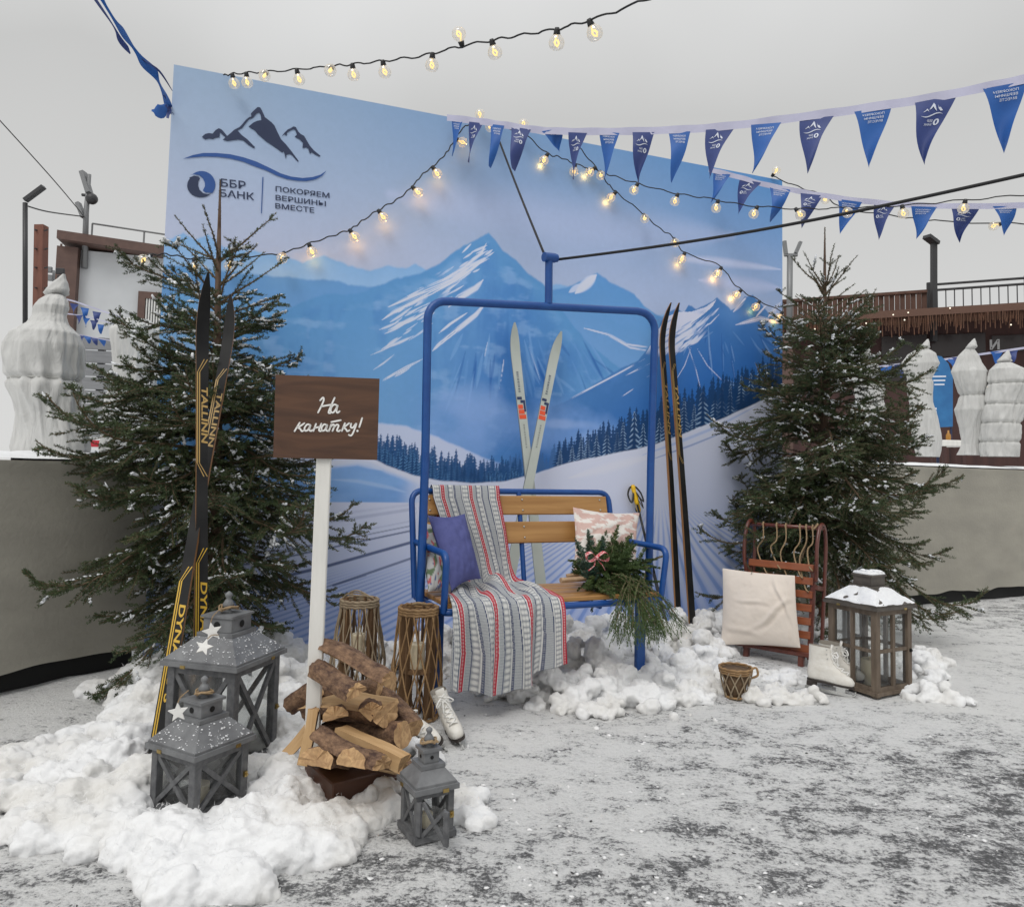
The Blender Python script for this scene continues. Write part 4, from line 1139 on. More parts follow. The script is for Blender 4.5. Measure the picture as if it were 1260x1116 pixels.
m = MB(); pf = ground(408, 1003); Mp = T(pf) @ RZ(radians(37)); S0 = .31
m.bevbox((S0 / 2, S0 / 2, .05), (S0, S0, .10), .004, MW[sign].inverted() @ Mp)
m.build('plinth', mat('brown_plinth', (.085, .035, .02), .45, color2=(.06, .026, .015), scale=(4, 4, 20), bump=.1), sign)

# ================================================================== FIREWOOD
bark = mat('birch_bark_brown', (.055, .026, .018), .85, color2=(.30, .18, .105), scale=(22, 34, 34), detail=10, lo=.36, hi=.66, bump=1.0, bscale=90, nrough=.7)
split = wood_mat('split_wood', (.60, .40, .21), (.44, .27, .12), 'X', .8, 45, 4, .3); endw = mat('end_grain', (.56, .36, .18), .85, color2=(.34, .20, .10), scale=(30, 26, 26), bump=.3, dist=2)
paleb = mat('torn_bark', (.62, .48, .33), .8)
def log(p0, p1, r, kind, roll, label, seed):
    p0, p1 = Vector(p0), Vector(p1); ax = p1 - p0; L = ax.length
    root = thing('firewood_log', label, 'firewood', frame_from(p0, ax) @ RX(roll), 'split firewood heaped round the sign post')
    rn = random.Random(seed); NL, NC = 14, 18
    if kind == 'half': ang = [pi * k / NC for k in range(NC + 1)]; flat = [(-.6, .0), (-.2, -.03), (.25, .02), (.65, 0)]
    elif kind == 'quarter': ang = [pi * .25 + pi * .5 * k / NC for k in range(NC + 1)]; flat = [(-.36, .30), (0, -.05), (.36, .33)]
    else: ang = [2 * pi * k / NC for k in range(NC)]; flat = []
    ring = [(cos(a), sin(a), 0) for a in ang] + [(x, y, 1) for x, y in flat]
    k = len(ring); vs = []; fs = []; mi = []
    for i in range(NL + 1):
        x = L * i / NL; t = 1 + .12 * sin(i * .5 + seed)
        for j, (a, b, w) in enumerate(ring):
            n_ = mnoise.fractal(Vector((x * 9 + seed, a * 2.2, b * 2.2)), 1, 2, 4)
            q = r * (1 + (.13 if not w else .06) * n_)
            xx = x + (rn.uniform(-.006, .006) if i in (0, NL) else 0)
            vs.append((xx, a * q, b * q + .01 * sin(x * 12 + seed)))
    nb = len(ang)
    for i in range(NL):
        for j in range(k):
            fs.append((i * k + j, i * k + (j + 1) % k, (i + 1) * k + (j + 1) % k, (i + 1) * k + j))
            mi.append(0 if (kind == 'round' or j < nb - 1) else 1)
    for base, flip in ((0, True), (NL * k, False)):
        c = len(vs); vs.append((0 if base == 0 else L, 0, r * (.45 if kind == 'half' else .55 if kind == 'quarter' else 0)))
        for j in range(k):
            f = (base + j, base + (j + 1) % k, c); fs.append(f[::-1] if flip else f); mi.append(2)
    b = MB(); b.v = vs; b.f = fs; b.m = mi
    b.build('log_body', [bark, split, endw], root, angle=38)
    return root
LG = [((398, 806, 2.74), (478, 842, 2.60), .055, 'half', -.5, 'thick rough barked split log on the very top of the firewood heap', 1),
      ((392, 828, 2.70), (438, 853, 2.50), .040, 'half', .3, 'short barked log with its pale split end facing out, just under the top one', 2),
      ((384, 862, 2.82), (474, 866, 2.64), .070, 'half', pi + .15, 'broad dark slab lying level with its flat sawn side down across the heap', 3),
      ((420, 880, 2.92), (413, 888, 2.58), .044, 'half', .2, 'log seen end on beneath the dark slab, next to the post', 4),
      ((462, 876, 2.95), (456, 886, 2.58), .056, 'quarter', .1, 'wedge shaped log seen end on beneath the dark slab, further right', 5),
      ((472, 856, 2.86), (510, 898, 2.72), .038, 'round', .4, 'yellowish barked log slanting down at the right edge of the firewood heap', 6),
      ((404, 904, 2.80), (494, 902, 2.62), .046, 'round', .9, 'long barked round log lying behind the crossed split logs', 7),
      ((412, 894, 2.58), (494, 934, 2.42), .052, 'quarter', pi + .75, 'pale freshly split log lying wood side up across the front', 8),
      ((392, 910, 2.50), (470, 946, 2.35), .042, 'half', -.25, 'dark barked log with a pale end, leaning below the pale split one', 9),
      ((420, 937, 2.75), (386, 946, 2.38), .056, 'half', -.15, 'log with a broad pale end low on the left beside the post', 10),
      ((498, 950, 2.62), (430, 946, 2.34), .054, 'half', .05, 'half round log lying lowest in front on the brown plinth', 11),
      ((368, 940, 2.60), (376, 872, 2.62), .038, 'quarter', 2.4, 'upright split log standing left of the white post', 12),
      ((338, 932, 2.72), (380, 882, 2.82), .038, 'quarter', 2.9, 'grey weathered log leaning at the far left of the heap', 13),
      ((360, 870, 2.86), (388, 848, 2.80), .036, 'round', .2, 'small dark barked log sticking out high on the left behind the post', 14),
      ((430, 914, 2.72), (488, 916, 2.66), .050, 'half', .5, 'dark log wedged in the middle of the heap under the long round one', 15),
      ((402, 858, 2.88), (470, 850, 2.84), .055, 'half', .3, 'log at the back of the heap, mostly hidden behind the short barked one', 16),
      ((486, 884, 2.90), (440, 894, 2.72), .045, 'quarter', 1.8, 'split wedge filling the gap right of the end on logs', 17)]
for a, b, r, kd, ro, lb, sd in LG: log(at(*a), at(*b), r, kd, ro, lb, sd)

# ================================================================== LANTERNS
grey_wood = mat('grey_washed_wood', (.085, .087, .092), .6, color2=(.14, .142, .146), scale=(40, 40, 40), detail=6, bump=.25); grey_roof = mat('grey_tin', (.12, .122, .128), .5, color2=(.19, .195, .2), scale=(14, 14, 14), detail=8, bump=.2, bscale=60)
brown_wood = mat('weathered_brown_wood', (.105, .078, .056), .7, color2=(.17, .13, .095), scale=(40, 40, 8), detail=6, bump=.3); brown_roof = mat('aged_roof', (.07, .06, .052), .6, color2=(.11, .095, .08), scale=(20, 20, 20))
pane = glass_mat('lantern_glass', (.93, .95, .95), .93, .06, .35); brass = mat('brass', (.45, .33, .13), .35, 1.0); wax = mat('candle_wax', (.75, .66, .48), .5, sss=.3)
snow_m = mat('fresh_snow', (.86, .87, .88), .8, color2=(.80, .81, .83), scale=(30, 30, 30), bump=.6, bscale=140, sss=.15)
ironm = mat('dark_iron', (.02, .02, .02), .5, .6); rope_m = mat('jute_rope', (.27, .18, .10), .95, color2=(.36, .26, .15), scale=(90, 90, 90), bump=.5)
def lantern(label, pf, alpha, s, hb, roof_h, ch_w, ch_h, fin, wood, roofm, brace='X', holes=True, snow_spots=0, snowcap=False, dooropen=0.0, post=.028, finial=True, seed=0):
    M = T(pf) @ RZ(alpha)
    root = thing('lantern', label, 'lantern', M, 'wooden candle lanterns' )
    b = MB(); p = post; fh = .02
    for x, y in ((p / 2, p / 2), (s - p / 2, p / 2), (s - p / 2, s - p / 2), (p / 2, s - p / 2)):
        b.bevbox((x, y, hb / 2), (p, p, hb), .002)
    for z in (fh + p * .45, hb - p * .45):
        for (cx, cy, lx, ly) in ((s / 2, p * .45, s - 2 * p, p * .7), (s / 2, s - p * .45, s - 2 * p, p * .7), (p * .45, s / 2, p * .7, s - 2 * p), (s - p * .45, s / 2, p * .7, s - 2 * p)):
            b.box((cx, cy, z), (lx, ly, p * .85))
    b.box((s / 2, s / 2, fh * .8), (s - p, s - p, .010))
    for (cx, cy, lx, ly) in ((s / 2, -.003, s + .012, .012), (s / 2, s + .003, s + .012, .012), (-.003, s / 2, .012, s - .006), (s + .003, s / 2, .012, s - .006)):
        b.box((cx, cy, fh), (lx, ly, .018))
    b.build('frame', wood, root)
    z0, z1 = fh + p * .9, hb - p * .9
    sides = [((0, 0), (1, 0)), ((0, s), (0, -1)), ((s, 0), (0, 1)), ((s, s), (-1, 0))]
    th = p * .4
    for i, (o, d) in enumerate(sides):
        o = Vector((o[0], o[1], 0)); d = Vector((d[0], d[1], 0)); inw = Vector((s / 2, s / 2, 0)) - (o + d * s / 2); inw.normalize()
        Md = Matrix.Identity(4)
        opened = (dooropen and i == 0)
        if opened:
            Md = T(o) @ RZ(-dooropen) @ T(-o)
        g = MB(); q0 = o + d * p + inw * p * .5; q1 = o + d * (s - p) + inw * p * .5
        g.add([q0 + Vector((0, 0, z0)), q1 + Vector((0, 0, z0)), q1 + Vector((0, 0, z1)), q0 + Vector((0, 0, z1))], [(0, 1, 2, 3)], Md)
        g.build('glass_pane', pane, root)
        c = MB()
        if brace == 'X':
            for u, v in (((p, z0), (s - p, z1)), ((s - p, z0), (p, z1))):
                c.bar(o + d * u[0] + inw * p * (.30 if u[0] == p else .34) + Vector((0, 0, u[1])), o + d * v[0] + inw * p * (.30 if u[0] == p else .34) + Vector((0, 0, v[1])), th, p * .55, tuple(d.cross(Vector((0, 0, 1))).cross(Vector((0, 0, 1)))) if False else (0, 0, 1))
        else:
            c.bar(o + d * s / 2 + inw * p * .3 + Vector((0, 0, z0)), o + d * s / 2 + inw * p * .3 + Vector((0, 0, z1)), th * 1.2, p * .6, tuple(d))
            c.bar(o + d * p + inw * p * .34 + Vector((0, 0, (z0 + z1) / 2)), o + d * (s - p) + inw * p * .34 + Vector((0, 0, (z0 + z1) / 2)), th * 1.0, p * .5)
        if opened:
            for u, v in (((p * .6, z0), (p * .6, z1)), ((s - p * .6, z0), (s - p * .6, z1)), ((p * .6, z0), (s - p * .6, z0)), ((p * .6, z1), (s - p * .6, z1))):
                c.bar(o + d * u[0] + Vector((0, 0, u[1])), o + d * v[0] + Vector((0, 0, v[1])), p * .5, p * .8, tuple(d))
            c.v = [tuple(Md @ Vector(v)) for v in c.v]
        c.build('cross_brace' if brace == 'X' else 'glazing_bar', wood, root)
    # roof
    ov = s * .045 + .006; e0, e1 = -ov, s + ov; c0, c1 = (s - ch_w) / 2 - .012, (s + ch_w) / 2 + .012
    r = MB(); k = .016
    r.box((s / 2, s / 2, hb + k / 2), (e1 - e0, e1 - e0, k)); r.box((s / 2, s / 2, hb + k + .004), (e1 - e0 - .014, e1 - e0 - .014, .008))
    zt_ = hb + k + .008; i0, i1 = e0 + .007, e1 - .007
    r.add([(i0, i0, zt_), (i1, i0, zt_), (i1, i1, zt_), (i0, i1, zt_), (c0, c0, zt_ + roof_h), (c1, c0, zt_ + roof_h), (c1, c1, zt_ + roof_h), (c0, c1, zt_ + roof_h)],
          [(0, 1, 5, 4), (1, 2, 6, 5), (2, 3, 7, 6), (3, 0, 4, 7), (4, 5, 6, 7)])
    roof = r.build('roof', roofm, root)
    zc = zt_ + roof_h
    h = MB(); h.box((s / 2, s / 2, zc + .006), (ch_w + .03, ch_w + .03, .012)); h.bevbox((s / 2, s / 2, zc + .012 + ch_h / 2), (ch_w, ch_w, ch_h), .002); h.box((s / 2, s / 2, zc + .012 + ch_h + .004), (ch_w + .014, ch_w + .014, .009))
    chim = h.build('chimney', roofm, roof)
    if holes:
        hm = MB()
        for d_ in ((0, -1), (-1, 0), (1, 0)):
            c = Vector((s / 2 + d_[0] * (ch_w / 2 + .0015), s / 2 + d_[1] * (ch_w / 2 + .0015), zc + .012 + ch_h * .5))
            hm.tube([c, c + Vector((d_[0] * .001, d_[1] * .001, 0))], ch_w * .11, 12)
        hm.build('vent_hole', ironm, chim)
    zt2 = zc + ch_h + .02
    if finial:
        f = MB(); f.lathe([(.016, 0), (.012, .006), (.008, .012), (.017, .022), (.019, .03), (.012, .042), (.007, .048), (.012, .056), (.012, .064), (.002, .072)], 14, T(s / 2, s / 2, zt2) @ Matrix.Scale(fin, 4)); f.build('finial', roofm, roof, smooth=True)
        rp = MB(); rn = random.Random(seed)
        for k_ in range(5):
            a0 = rn.uniform(0, 6); pts = [(s / 2 + fin * .026 * cos(a0 + t * 1.1) * (1 + .35 * sin(t * 2)), s / 2 + fin * .026 * sin(a0 + t * 1.1) * (1 + .3 * cos(t * 3)), zt2 + .008 + fin * .016 * abs(sin(t * 1.3 + a0))) for t in range(6)]
            rp.tube(spline(pts, 5, True), .0028, 6, closed=True)
        rp.build('cord', rope_m, roof, smooth=True)
    # hinges and catch
    hg = MB()
    for x in (.72,): hg.box((s * x, e0 - .001, hb + .002), (.02, .003, .011)); hg.box((e0 - .001, s * x, hb + .002), (.003, .02, .011))
    hg.build('hinge', brass, root)
    ct = MB(); ct.box((s - p * .5, -.004, hb * .5), (.012, .008, .018)); ct.tube([(s - p * .5, -.006, hb * .5), (s - p * .5, -.014, hb * .5)], .004, 8); ct.build('catch', brass if wood is grey_wood else ironm, root)
    cd = MB(); cd.lathe([(.001, fh + .005), (s * .15, fh + .005), (s * .15, fh + hb * .30), (s * .13, fh + hb * .31), (.004, fh + hb * .30), (.003, fh + hb * .34), (.0005, fh + hb * .34)], 18, T(s / 2, s / 2, 0)); cd.build('candle', wax, root, angle=40)
    rn = random.Random(seed + 5)
    if snow_spots:
        sn = MB()
        for k_ in range(snow_spots):
            sd_ = rn.choice((0, 0, 1, 1, 2)); u = rn.random(); v = rn.random() ** 1.2
            if mnoise.noise(Vector((u * 5 + sd_ * 7, v * 4, seed))) < rn.uniform(-.5, .5): continue
            half0 = (i1 - i0) / 2; w_ = lerp(half0, (c1 - c0) / 2, v) * (2 * u - 1); dd = lerp(half0, (c1 - c0) / 2, v); z = zt_ + roof_h * v + .001
            px_, py_ = {0: (w_, -dd), 1: (-dd, w_), 2: (dd, w_)}[sd_]
            sn.ball((s / 2 + px_, s / 2 + py_, z), rn.choice((.001, .0015, .002, .0025, .004)), n=6, k=4, sz=.6)
        tag(sn.build('snow_specks', snow_m, roof, smooth=True), kind='stuff')
    if snowcap:
        sn = MB(); n = 22
        for (A, B, Cc, D) in (((i0, i0), (i1, i0), (c1, c0), (c0, c0)), ((i0, i1), (i0, i0), (c0, c0), (c0, c1)), ((i1, i0), (i1, i1), (c1, c1), (c1, c0))):
            def fn_(u, v, A=A, B=B, Cc=Cc, D=D):
                x0, y0 = lerp(A[0], B[0], u), lerp(A[1], B[1], u); x1, y1 = lerp(D[0], Cc[0], u), lerp(D[1], Cc[1], u)
                x, y = lerp(x0, x1, v), lerp(y0, y1, v); g_ = mnoise.fractal(Vector((x * 14, y * 14, seed)), 1, 2, 4)
                return (x, y, zt_ + roof_h * v + .010 * min(1, max(-.25, (g_ + .32) * 2.4)) * min(1, 8 * min(u + .05, 1.05 - u, v + .06)))
            sn.grid(n, n, fn_)
        sn.bevbox((s / 2, s / 2, zc + ch_h + .026), (ch_w + .01, ch_w + .01, .02), .009)
        for k_ in range(16): sn.ball((s / 2 + rn.uniform(-.4, .4) * ch_w, s / 2 + rn.uniform(-.4, .4) * ch_w, zc + ch_h + .036), rn.uniform(.008, .02), n=7, k=5, sz=.6)
        sn.build('snow_cap', snow_m, roof, smooth=True)
    return root, M, dict(zc=zc, zt=zt2, s=s, hb=hb, ch_w=ch_w, ch_h=ch_h)
lanA, MA, iA = lantern('tallest grey lantern with crossed sides and two white stars', ground(283, 968), radians(75), .29, .405, .075, .125, .055, 1.15, grey_wood, grey_roof, snow_spots=520, post=.032, seed=1)
lanB, MB_, iB = lantern('middle sized grey lantern at the left front with one white star', ground(236, 1022), radians(61), .215, .215, .062, .088, .045, 1.0, grey_wood, grey_roof, snow_spots=380, post=.028, seed=2)
lanC, MC, iC = lantern('smallest grey lantern with its little door ajar, on the bare ground', ground(511, 1043), radians(30), .128, .155, .036, .052, .036, .85, grey_wood, grey_roof, snow_spots=0, dooropen=1.1, post=.02, seed=3)
lanD, MD, iD = lantern('brown weathered lantern with snow on its roof beside the sledge', ground(1079, 860), radians(28), .30, .455, .075, .115, .05, 1.0, brown_wood, brown_roof, brace='grid', holes=False, snowcap=True, finial=False, post=.034, seed=4)

# white star ornaments
starm = mat('white_star', (.80, .79, .76), .6, color2=(.72, .71, .68), scale=(40, 40, 40))
def star(label, p, r, yaw, tilt, roll):
    M = T(p) @ RZ(yaw) @ RX(pi / 2 + tilt) @ RZ(roll)
    root = thing('star_ornament', label, 'ornament', M, 'white star ornaments on lanterns')
    pts = [(r * (1 if k % 2 == 0 else .45) * sin(pi * k / 5), r * (1 if k % 2 == 0 else .45) * cos(pi * k / 5)) for k in range(10)]
    b = MB(); b.prism(pts, .009, z0=-.0045); b.build('star_body', starm, root)
    c = MB(); c.tube(spline([(0, r * .9, 0), (.01, r * 1.5, .0), (.03, r * 1.9, -.02)], 4), .0016, 5); c.build('hanging_cord', rope_m, root)
star('white star hanging from the chimney of the tallest grey lantern', at(261, 777, 2.63), .034, .35, -.05, .2)
star('white star lying lower on the roof of the tallest grey lantern', at(251, 796, 2.585), .030, .35, -.5, -.3)
star('white star hanging from the chimney of the middle sized grey lantern', at(219, 876, 2.285), .029, .3, -.05, .1)

# ================================================================== WILLOW LANTERNS AND BASKET
willow = mat('willow_brown', (.36, .22, .10), .65, color2=(.23, .135, .06), scale=(30, 30, 8), bump=.2); willow_g = mat('willow_grey', (.34, .27, .18), .7, color2=(.23, .17, .11), scale=(30, 30, 8), bump=.2); stripm = mat('split_lath', (.22, .125, .06), .75, color2=(.14, .08, .04), scale=(40, 40, 6))
jarglass = glass_mat('jar_glass', (.96, .97, .97), .95)
def willow_lantern(label, base, h, rt_, rm, rb, wm, n=15, twist=.9, handle=True, seed=0):
    root = thing('willow_lantern', label, 'lantern', T(base), 'willow candle lanterns')
    b = MB(); rn = random.Random(seed)
    for k in range(9):
        a = 2 * pi * k / 9; b.bar((rb * .66 * cos(a), rb * .66 * sin(a), 0), (rt_ * .86 * cos(a), rt_ * .86 * sin(a), h), .006, .028, (cos(a), sin(a), 0))
    b.build('lath_frame', stripm, root)
    w = MB()
    for sg in (-1, 1):
        for k in range(n):
            a0 = 2 * pi * (k + (.5 if sg > 0 else 0)) / n + rn.uniform(-.06, .06); P = []
            for i in range(13):
                t = i / 12; z = h * .96 * (1 - t); r = interp(t, [0, .12, .55, .85, 1], [rt_, rt_ * 1.06, rm * .97, rm, rb]) + (.003 if sg > 0 else -.001) + rn.uniform(-.002, .002)
                a = a0 + sg * twist * (t ** 1.1) ; P.append((r * cos(a), r * sin(a), z))
            w.tube(P, rn.uniform(.0028, .0042), 6)
    w.build('willow_weave', wm, root, smooth=True)
    r = MB()
    for k in range(3): r.tube([(rt_ * 1.02 * cos(2 * pi * i / 40) , rt_ * 1.02 * sin(2 * pi * i / 40), h * .985 - .012 * k + .0025 * sin(i * 2.2 + k)) for i in range(40)], .0075, 6, closed=True)
    r.build('rim', wm, root, smooth=True)
    r = MB(); r.tube([(rb * cos(2 * pi * i / 40), rb * sin(2 * pi * i / 40), .012) for i in range(40)], .008, 6, closed=True); r.build('base_ring', wm, root, smooth=True)
    f = MB(); f.lathe([(.001, h * .42), (rm * .62, h * .42), (rm * .62, h * .45), (.001, h * .45)], 20); f.build('shelf', stripm, root)
    c = MB(); c.lathe([(.001, h * .45), (.036, h * .45), (.036, h * .66), (.03, h * .67), (.003, h * .665), (.002, h * .70), (.0005, h * .70)], 16); c.build('candle', wax, root, angle=40)
    if handle:
        hd = MB(); rn = random.Random(seed + 2)
        for k in range(3):
            o_ = rn.uniform(-.008, .008)
            hd.tube(spline([(-rt_ * 1.0, .01, h * .97), (-rt_ * .7, .0 + o_, h * .99 + .022), (-.01, -.02 + o_, h + .016 + .012 * k), (rt_ * .6, -.02, h + .012), (rt_ * 1.05, -.015 + o_, h * .985 - .01), (rt_ * 1.12, -.01, h * .93)], 6), .004, 6)
        hd.build('twisted_handle', wm, root, smooth=True)
    else:
        hd = MB(); hd.tube(spline([(-.03, 0, h + .004), (0, -.01, h + .014), (.035, .005, h + .004)], 5), .006, 6); hd.build('cord_knot', rope_m, root, smooth=True)
willow_lantern('greyish willow lantern with a twisted handle, behind the firewood', ground(438, 868), .515, .088, .135, .12, willow_g, seed=1)
willow_lantern('brown willow lantern standing under the left end of the chairlift seat', ground(511, 884), .515, .088, .118, .098, willow, n=13, twist=1.15, handle=False, seed=5)
def basket(base):
    root = thing('wicker_basket', 'small wicker candle basket with one ear handle half sunk in cotton snow', 'basket', T(base))
    h, r0, r1 = .165, .050, .082; w = MB(); n = 9
    for sg in (-1, 1):
        for k in range(n):
            a0 = 2 * pi * (k + (.5 if sg > 0 else 0)) / n
            w.tube([((lerp(r0, r1, i / 8) + (.003 if sg > 0 else 0)) * cos(a0 + sg * .9 * i / 8), (lerp(r0, r1, i / 8) + (.003 if sg > 0 else 0)) * sin(a0 + sg * .9 * i / 8), h * .86 * i / 8) for i in range(9)], .0038, 6)
    w.build('lattice', willow_g, root, smooth=True)
    l = MB(); l.lathe([(.001, .004), (r0 - .006, .004), (r1 - .007, h * .9)], 20); l.build('liner', mat('basket_liner', (.10, .06, .03), .8, color2=(.16, .10, .055), scale=(60, 60, 60), bump=.4), root, smooth=True)
    r = MB()
    for z, rr_ in ((h * .80, r1 * .97), (h * .87, r1), (h * .94, r1 * 1.02)):
        r.tube([(rr_ * cos(2 * pi * i / 32), rr_ * sin(2 * pi * i / 32), z + .002 * sin(i * 2.4)) for i in range(32)], .006, 6, closed=True)
    r.build('rim', willow, root, smooth=True)
    e_ = MB(); e_.tube([(r0 * cos(2 * pi * i / 32), r0 * sin(2 * pi * i / 32), .008) for i in range(32)], .006, 6, closed=True); e_.build('base_ring', willow, root, smooth=True)
    e_ = MB(); e_.tube(spline([(r1, 0, h * .9), (r1 + .025, -.005, h * .93), (r1 + .03, -.01, h * .72), (r1 - .002, -.005, h * .62)], 6), .006, 6); e_.build('handle', willow, root, smooth=True)
basket(ground(905, 858))

# ================================================================== SKIS IN THE LEFT SPRUCE
def paint_left(body, top, L, w):
    stripes_and_word("TALLINN", .58, .79, ink=gold)(body, top, L, w)
    stripes_and_word("DYNAMO", .10, .36, ink=yellowp)(body, top, L, w)
def paint_left2(body, top, L, w):
    stripes_and_word("TALLINN", .58, .79, ink=gold)(body, top, L, w)
    stripes_and_word("DYNAMO S", .06, .34, ink=yellowp)(body, top, L, w)
grp3 = 'old black skis leaning on the left spruce'
tA = ground(187, 957); pA = at(289, 374, 3.62)
ski('black ski leaning on the left spruce, yellow striped tail showing left of the lanterns', tA, pA, (1, .05, 0), .049, blackski, woodedge, grp3, tipcurl=.07, paint=paint_left2)
tB = at(246, 905, 3.06); pB = at(249, 353, 3.28)
ski('upright black ski in front of the left spruce trunk with a thick tan wooden edge', tB, pB, (.86, .5, 0), .051, blackski, woodedge, grp3, tipcurl=.17, paint=paint_left, thick=.02)

# ================================================================== ICE SKATES
leather = mat('white_leather', (.74, .72, .67), .45, color2=(.66, .63, .57), scale=(25, 25, 25), bump=.25, bscale=50); sole_m = mat('dark_sole', (.025, .018, .015), .5); steel = mat('skate_steel', (.62, .62, .60), .25, 1.0); lining = mat('boot_lining', (.32, .29, .25), .9); lace_m = mat('white_lace', (.8, .79, .76), .8)
def skate(label, M, group, k=1.0, seed=0):
    M = M @ Matrix.Scale(k, 4)
    root = thing('ice_skate', label, 'ice skate', M, group)
    secs = [(0.000, -.030, .212, .030), (.012, -.036, .226, .039), (.03, -.040, .228, .042), (.05, -.042, .212, .041), (.068, -.042, .178, .039), (.088, -.040, .142, .037), (.11, -.039, .112, .035), (.14, -.040, .092, .036), (.175, -.043, .084, .039), (.205, -.046, .082, .041)]
    b = MB(); n = 28; z0 = .062; vs = []
    for z, xa, xb, w in secs:
        for j in range(n):
            a = 2 * pi * j / n; ca = cos(a); sa = sin(a)
            x = (xa + xb) / 2 + (xb - xa) / 2 * (abs(ca) ** .8) * (1 if ca > 0 else -1)
            wid = w * (abs(sa) ** .72) * (1 if sa > 0 else -1)
            t = (x - xa) / (xb - xa)
            if z < .06: wid *= (1 - .22 * exp(-((t - .38) / .16) ** 2)) 
            vs.append((x, wid, z0 + z + (.0 if z > .02 else .004 * sin(t * 6))))
    fs = []; k = len(secs)
    for i in range(k - 1):
        for j in range(n): fs.append((i * n + j, i * n + (j + 1) % n, (i + 1) * n + (j + 1) % n, (i + 1) * n + j))
    fs.append(tuple(range(n - 1, -1, -1))); b.add(vs, fs); b.build('boot', leather, root, smooth=True)
    top = secs[-1]; li = MB()
    rim = [Vector(v) for v in vs[-n:]]; c = sum(rim, Vector()) / n
    li.add([c + (p - c) * .99 + Vector((0, 0, .001)) for p in rim] + [c + (p - c) * .8 - Vector((0, 0, .05)) for p in rim], [(j, (j + 1) % n, n + (j + 1) % n, n + j) for j in range(n)] + [tuple(range(2 * n - 1, n - 1, -1))]); li.build('lining', lining, root)
    s = MB(); outl = []
    for j in range(n):
        p = vs[n + j]; outl.append((p[0] * 1.0 + (.002 if p[0] > 0 else -.003), p[1] * 1.05))
    s.prism(outl, .012, z0=z0 - .008); s.bevbox((-.008, 0, z0 - .022), (.058, .062, .03), .003); s.build('sole', sole_m, root)
    bl2 = MB(); bl2.box((.09, 0, .011), (.27, .0042, .018)); bl2.box((.155, 0, .03), (.05, .006, .034)); bl2.box((-.008, 0, .022), (.045, .006, .028)); bl2.box((.155, 0, z0 - .012), (.085, .05, .005)); bl2.tube([(.222, 0, .012), (.238, 0, .024), (.235, 0, .04)], .006, 6)
    bl2.build('blade', steel, root)
    tg = MB(); instep = [(.185, z0 + .068), (.155, z0 + .084), (.128, z0 + .102), (.108, z0 + .122), (.097, z0 + .146), (.090, z0 + .172), (.088, z0 + .198), (.092, z0 + .225)]
    tg.tube([(x - .006, 0, z) for x, z in instep], [.016, .02, .022, .022, .022, .023, .025, .024], 10, flat=.35, upv=(1, 0, .5)); tg.build('tongue', leather, root, smooth=True)
    la = MB()
    for i in range(len(instep) - 2):
        (x, z), (x2, z2) = instep[i], instep[i + 1]; hw = .023
        for sg in (-1, 1):
            la.tube([(x - .006, sg * hw, z - .002), (x + .006, 0, (z + z2) / 2 + .004), (x2 - .006, -sg * hw, z2 - .002)], .0032, 6)
    rn = random.Random(seed)
    x, z = instep[-3]
    for sg in (-1, 1):
        la.tube(spline([(x, 0, z), (x + .025, .02 * sg, z + .01), (x + .035, .045 * sg, z - .012), (x + .012, .03 * sg, z - .02), (x, 0, z)], 5), .0035, 6)
        la.tube(spline([(x, 0, z), (x + .03, .012 * sg, z - .02), (x + .035, .022 * sg, z - .06)], 5), .003, 6)
    la.build('laces', lace_m, root, smooth=True)
    ho = MB()
    for x, z in instep[4:7]:
        for sg in (-1, 1): ho.ball((x - .03, sg * .037, z - .004), .0045, n=8, k=4)
    ho.build('lace_hooks', boltm, root, smooth=True)
gL = 'white skates beside the firewood'; gR = 'white skates beside the sledge'
skate('white ice skate with its toe to the viewer, right one beside the small lantern', T(ground(559, 905)) @ T(0, .03, -.03) @ RZ(radians(-72)) @ RX(radians(20)) @ RY(radians(-6)), gL, seed=1, k=.86)
skate('white ice skate with crossed laces tipped over against its twin near the small lantern', T(ground(527, 908)) @ T(0, .02, -.012) @ RZ(radians(-56)) @ RX(radians(44)) @ RY(radians(-4)), gL, seed=2, k=.84)
skate('white ice skate in front of the brown lantern, its whole black sole showing', T(ground(1000, 851)) @ T(0, 0, .012) @ RZ(radians(-26)) @ RX(radians(-6)) @ RY(radians(5)), gR, seed=3, k=.88)
skate('white ice skate half hidden behind its twin and against the brown lantern', T(ground(1014, 843)) @ T(0, 0, .01) @ RZ(radians(-22)) @ RX(radians(8)) @ RY(radians(3)), gR, seed=4, k=.88)

# ================================================================== SLEDGE AND ITS CUSHION
sl_red = wood_mat('sledge_red_varnish', (.15, .038, .022), (.09, .022, .014), 'Z', .35, 40, 4, .05, coat=.4); sl_or = wood_mat('sledge_slat', (.34, .105, .04), (.22, .06, .025), 'X', .35, 40, 4, .05, coat=.4)
sp0 = ground(955, 812); sp0.z = .055
SM = T(sp0) @ RZ(radians(-40)) @ RX(radians(-9))
sled = thing('wooden_sledge', 'red varnished wooden sledge stood on end against the right spruce', 'sledge', SM)
hw_ = .232
for sg in (-1, 1):
    b = MB(); P = [(sg * hw_, .14, -.03), (sg * hw_, .14, .3), (sg * hw_, .14, .52), (sg * hw_, .135, .68), (sg * hw_, .10, .785), (sg * hw_, .045, .815), (sg * hw_, -.01, .785), (sg * hw_, -.04, .69), (sg * hw_, -.035, .58), (sg * (hw_ - .005), -.01, .50), (sg * (hw_ - .01), 0, .46)]
    b.tube(spline(P, 5), .016, 8, flat=.75); b.build('runner', sl_red, sled, smooth=True)
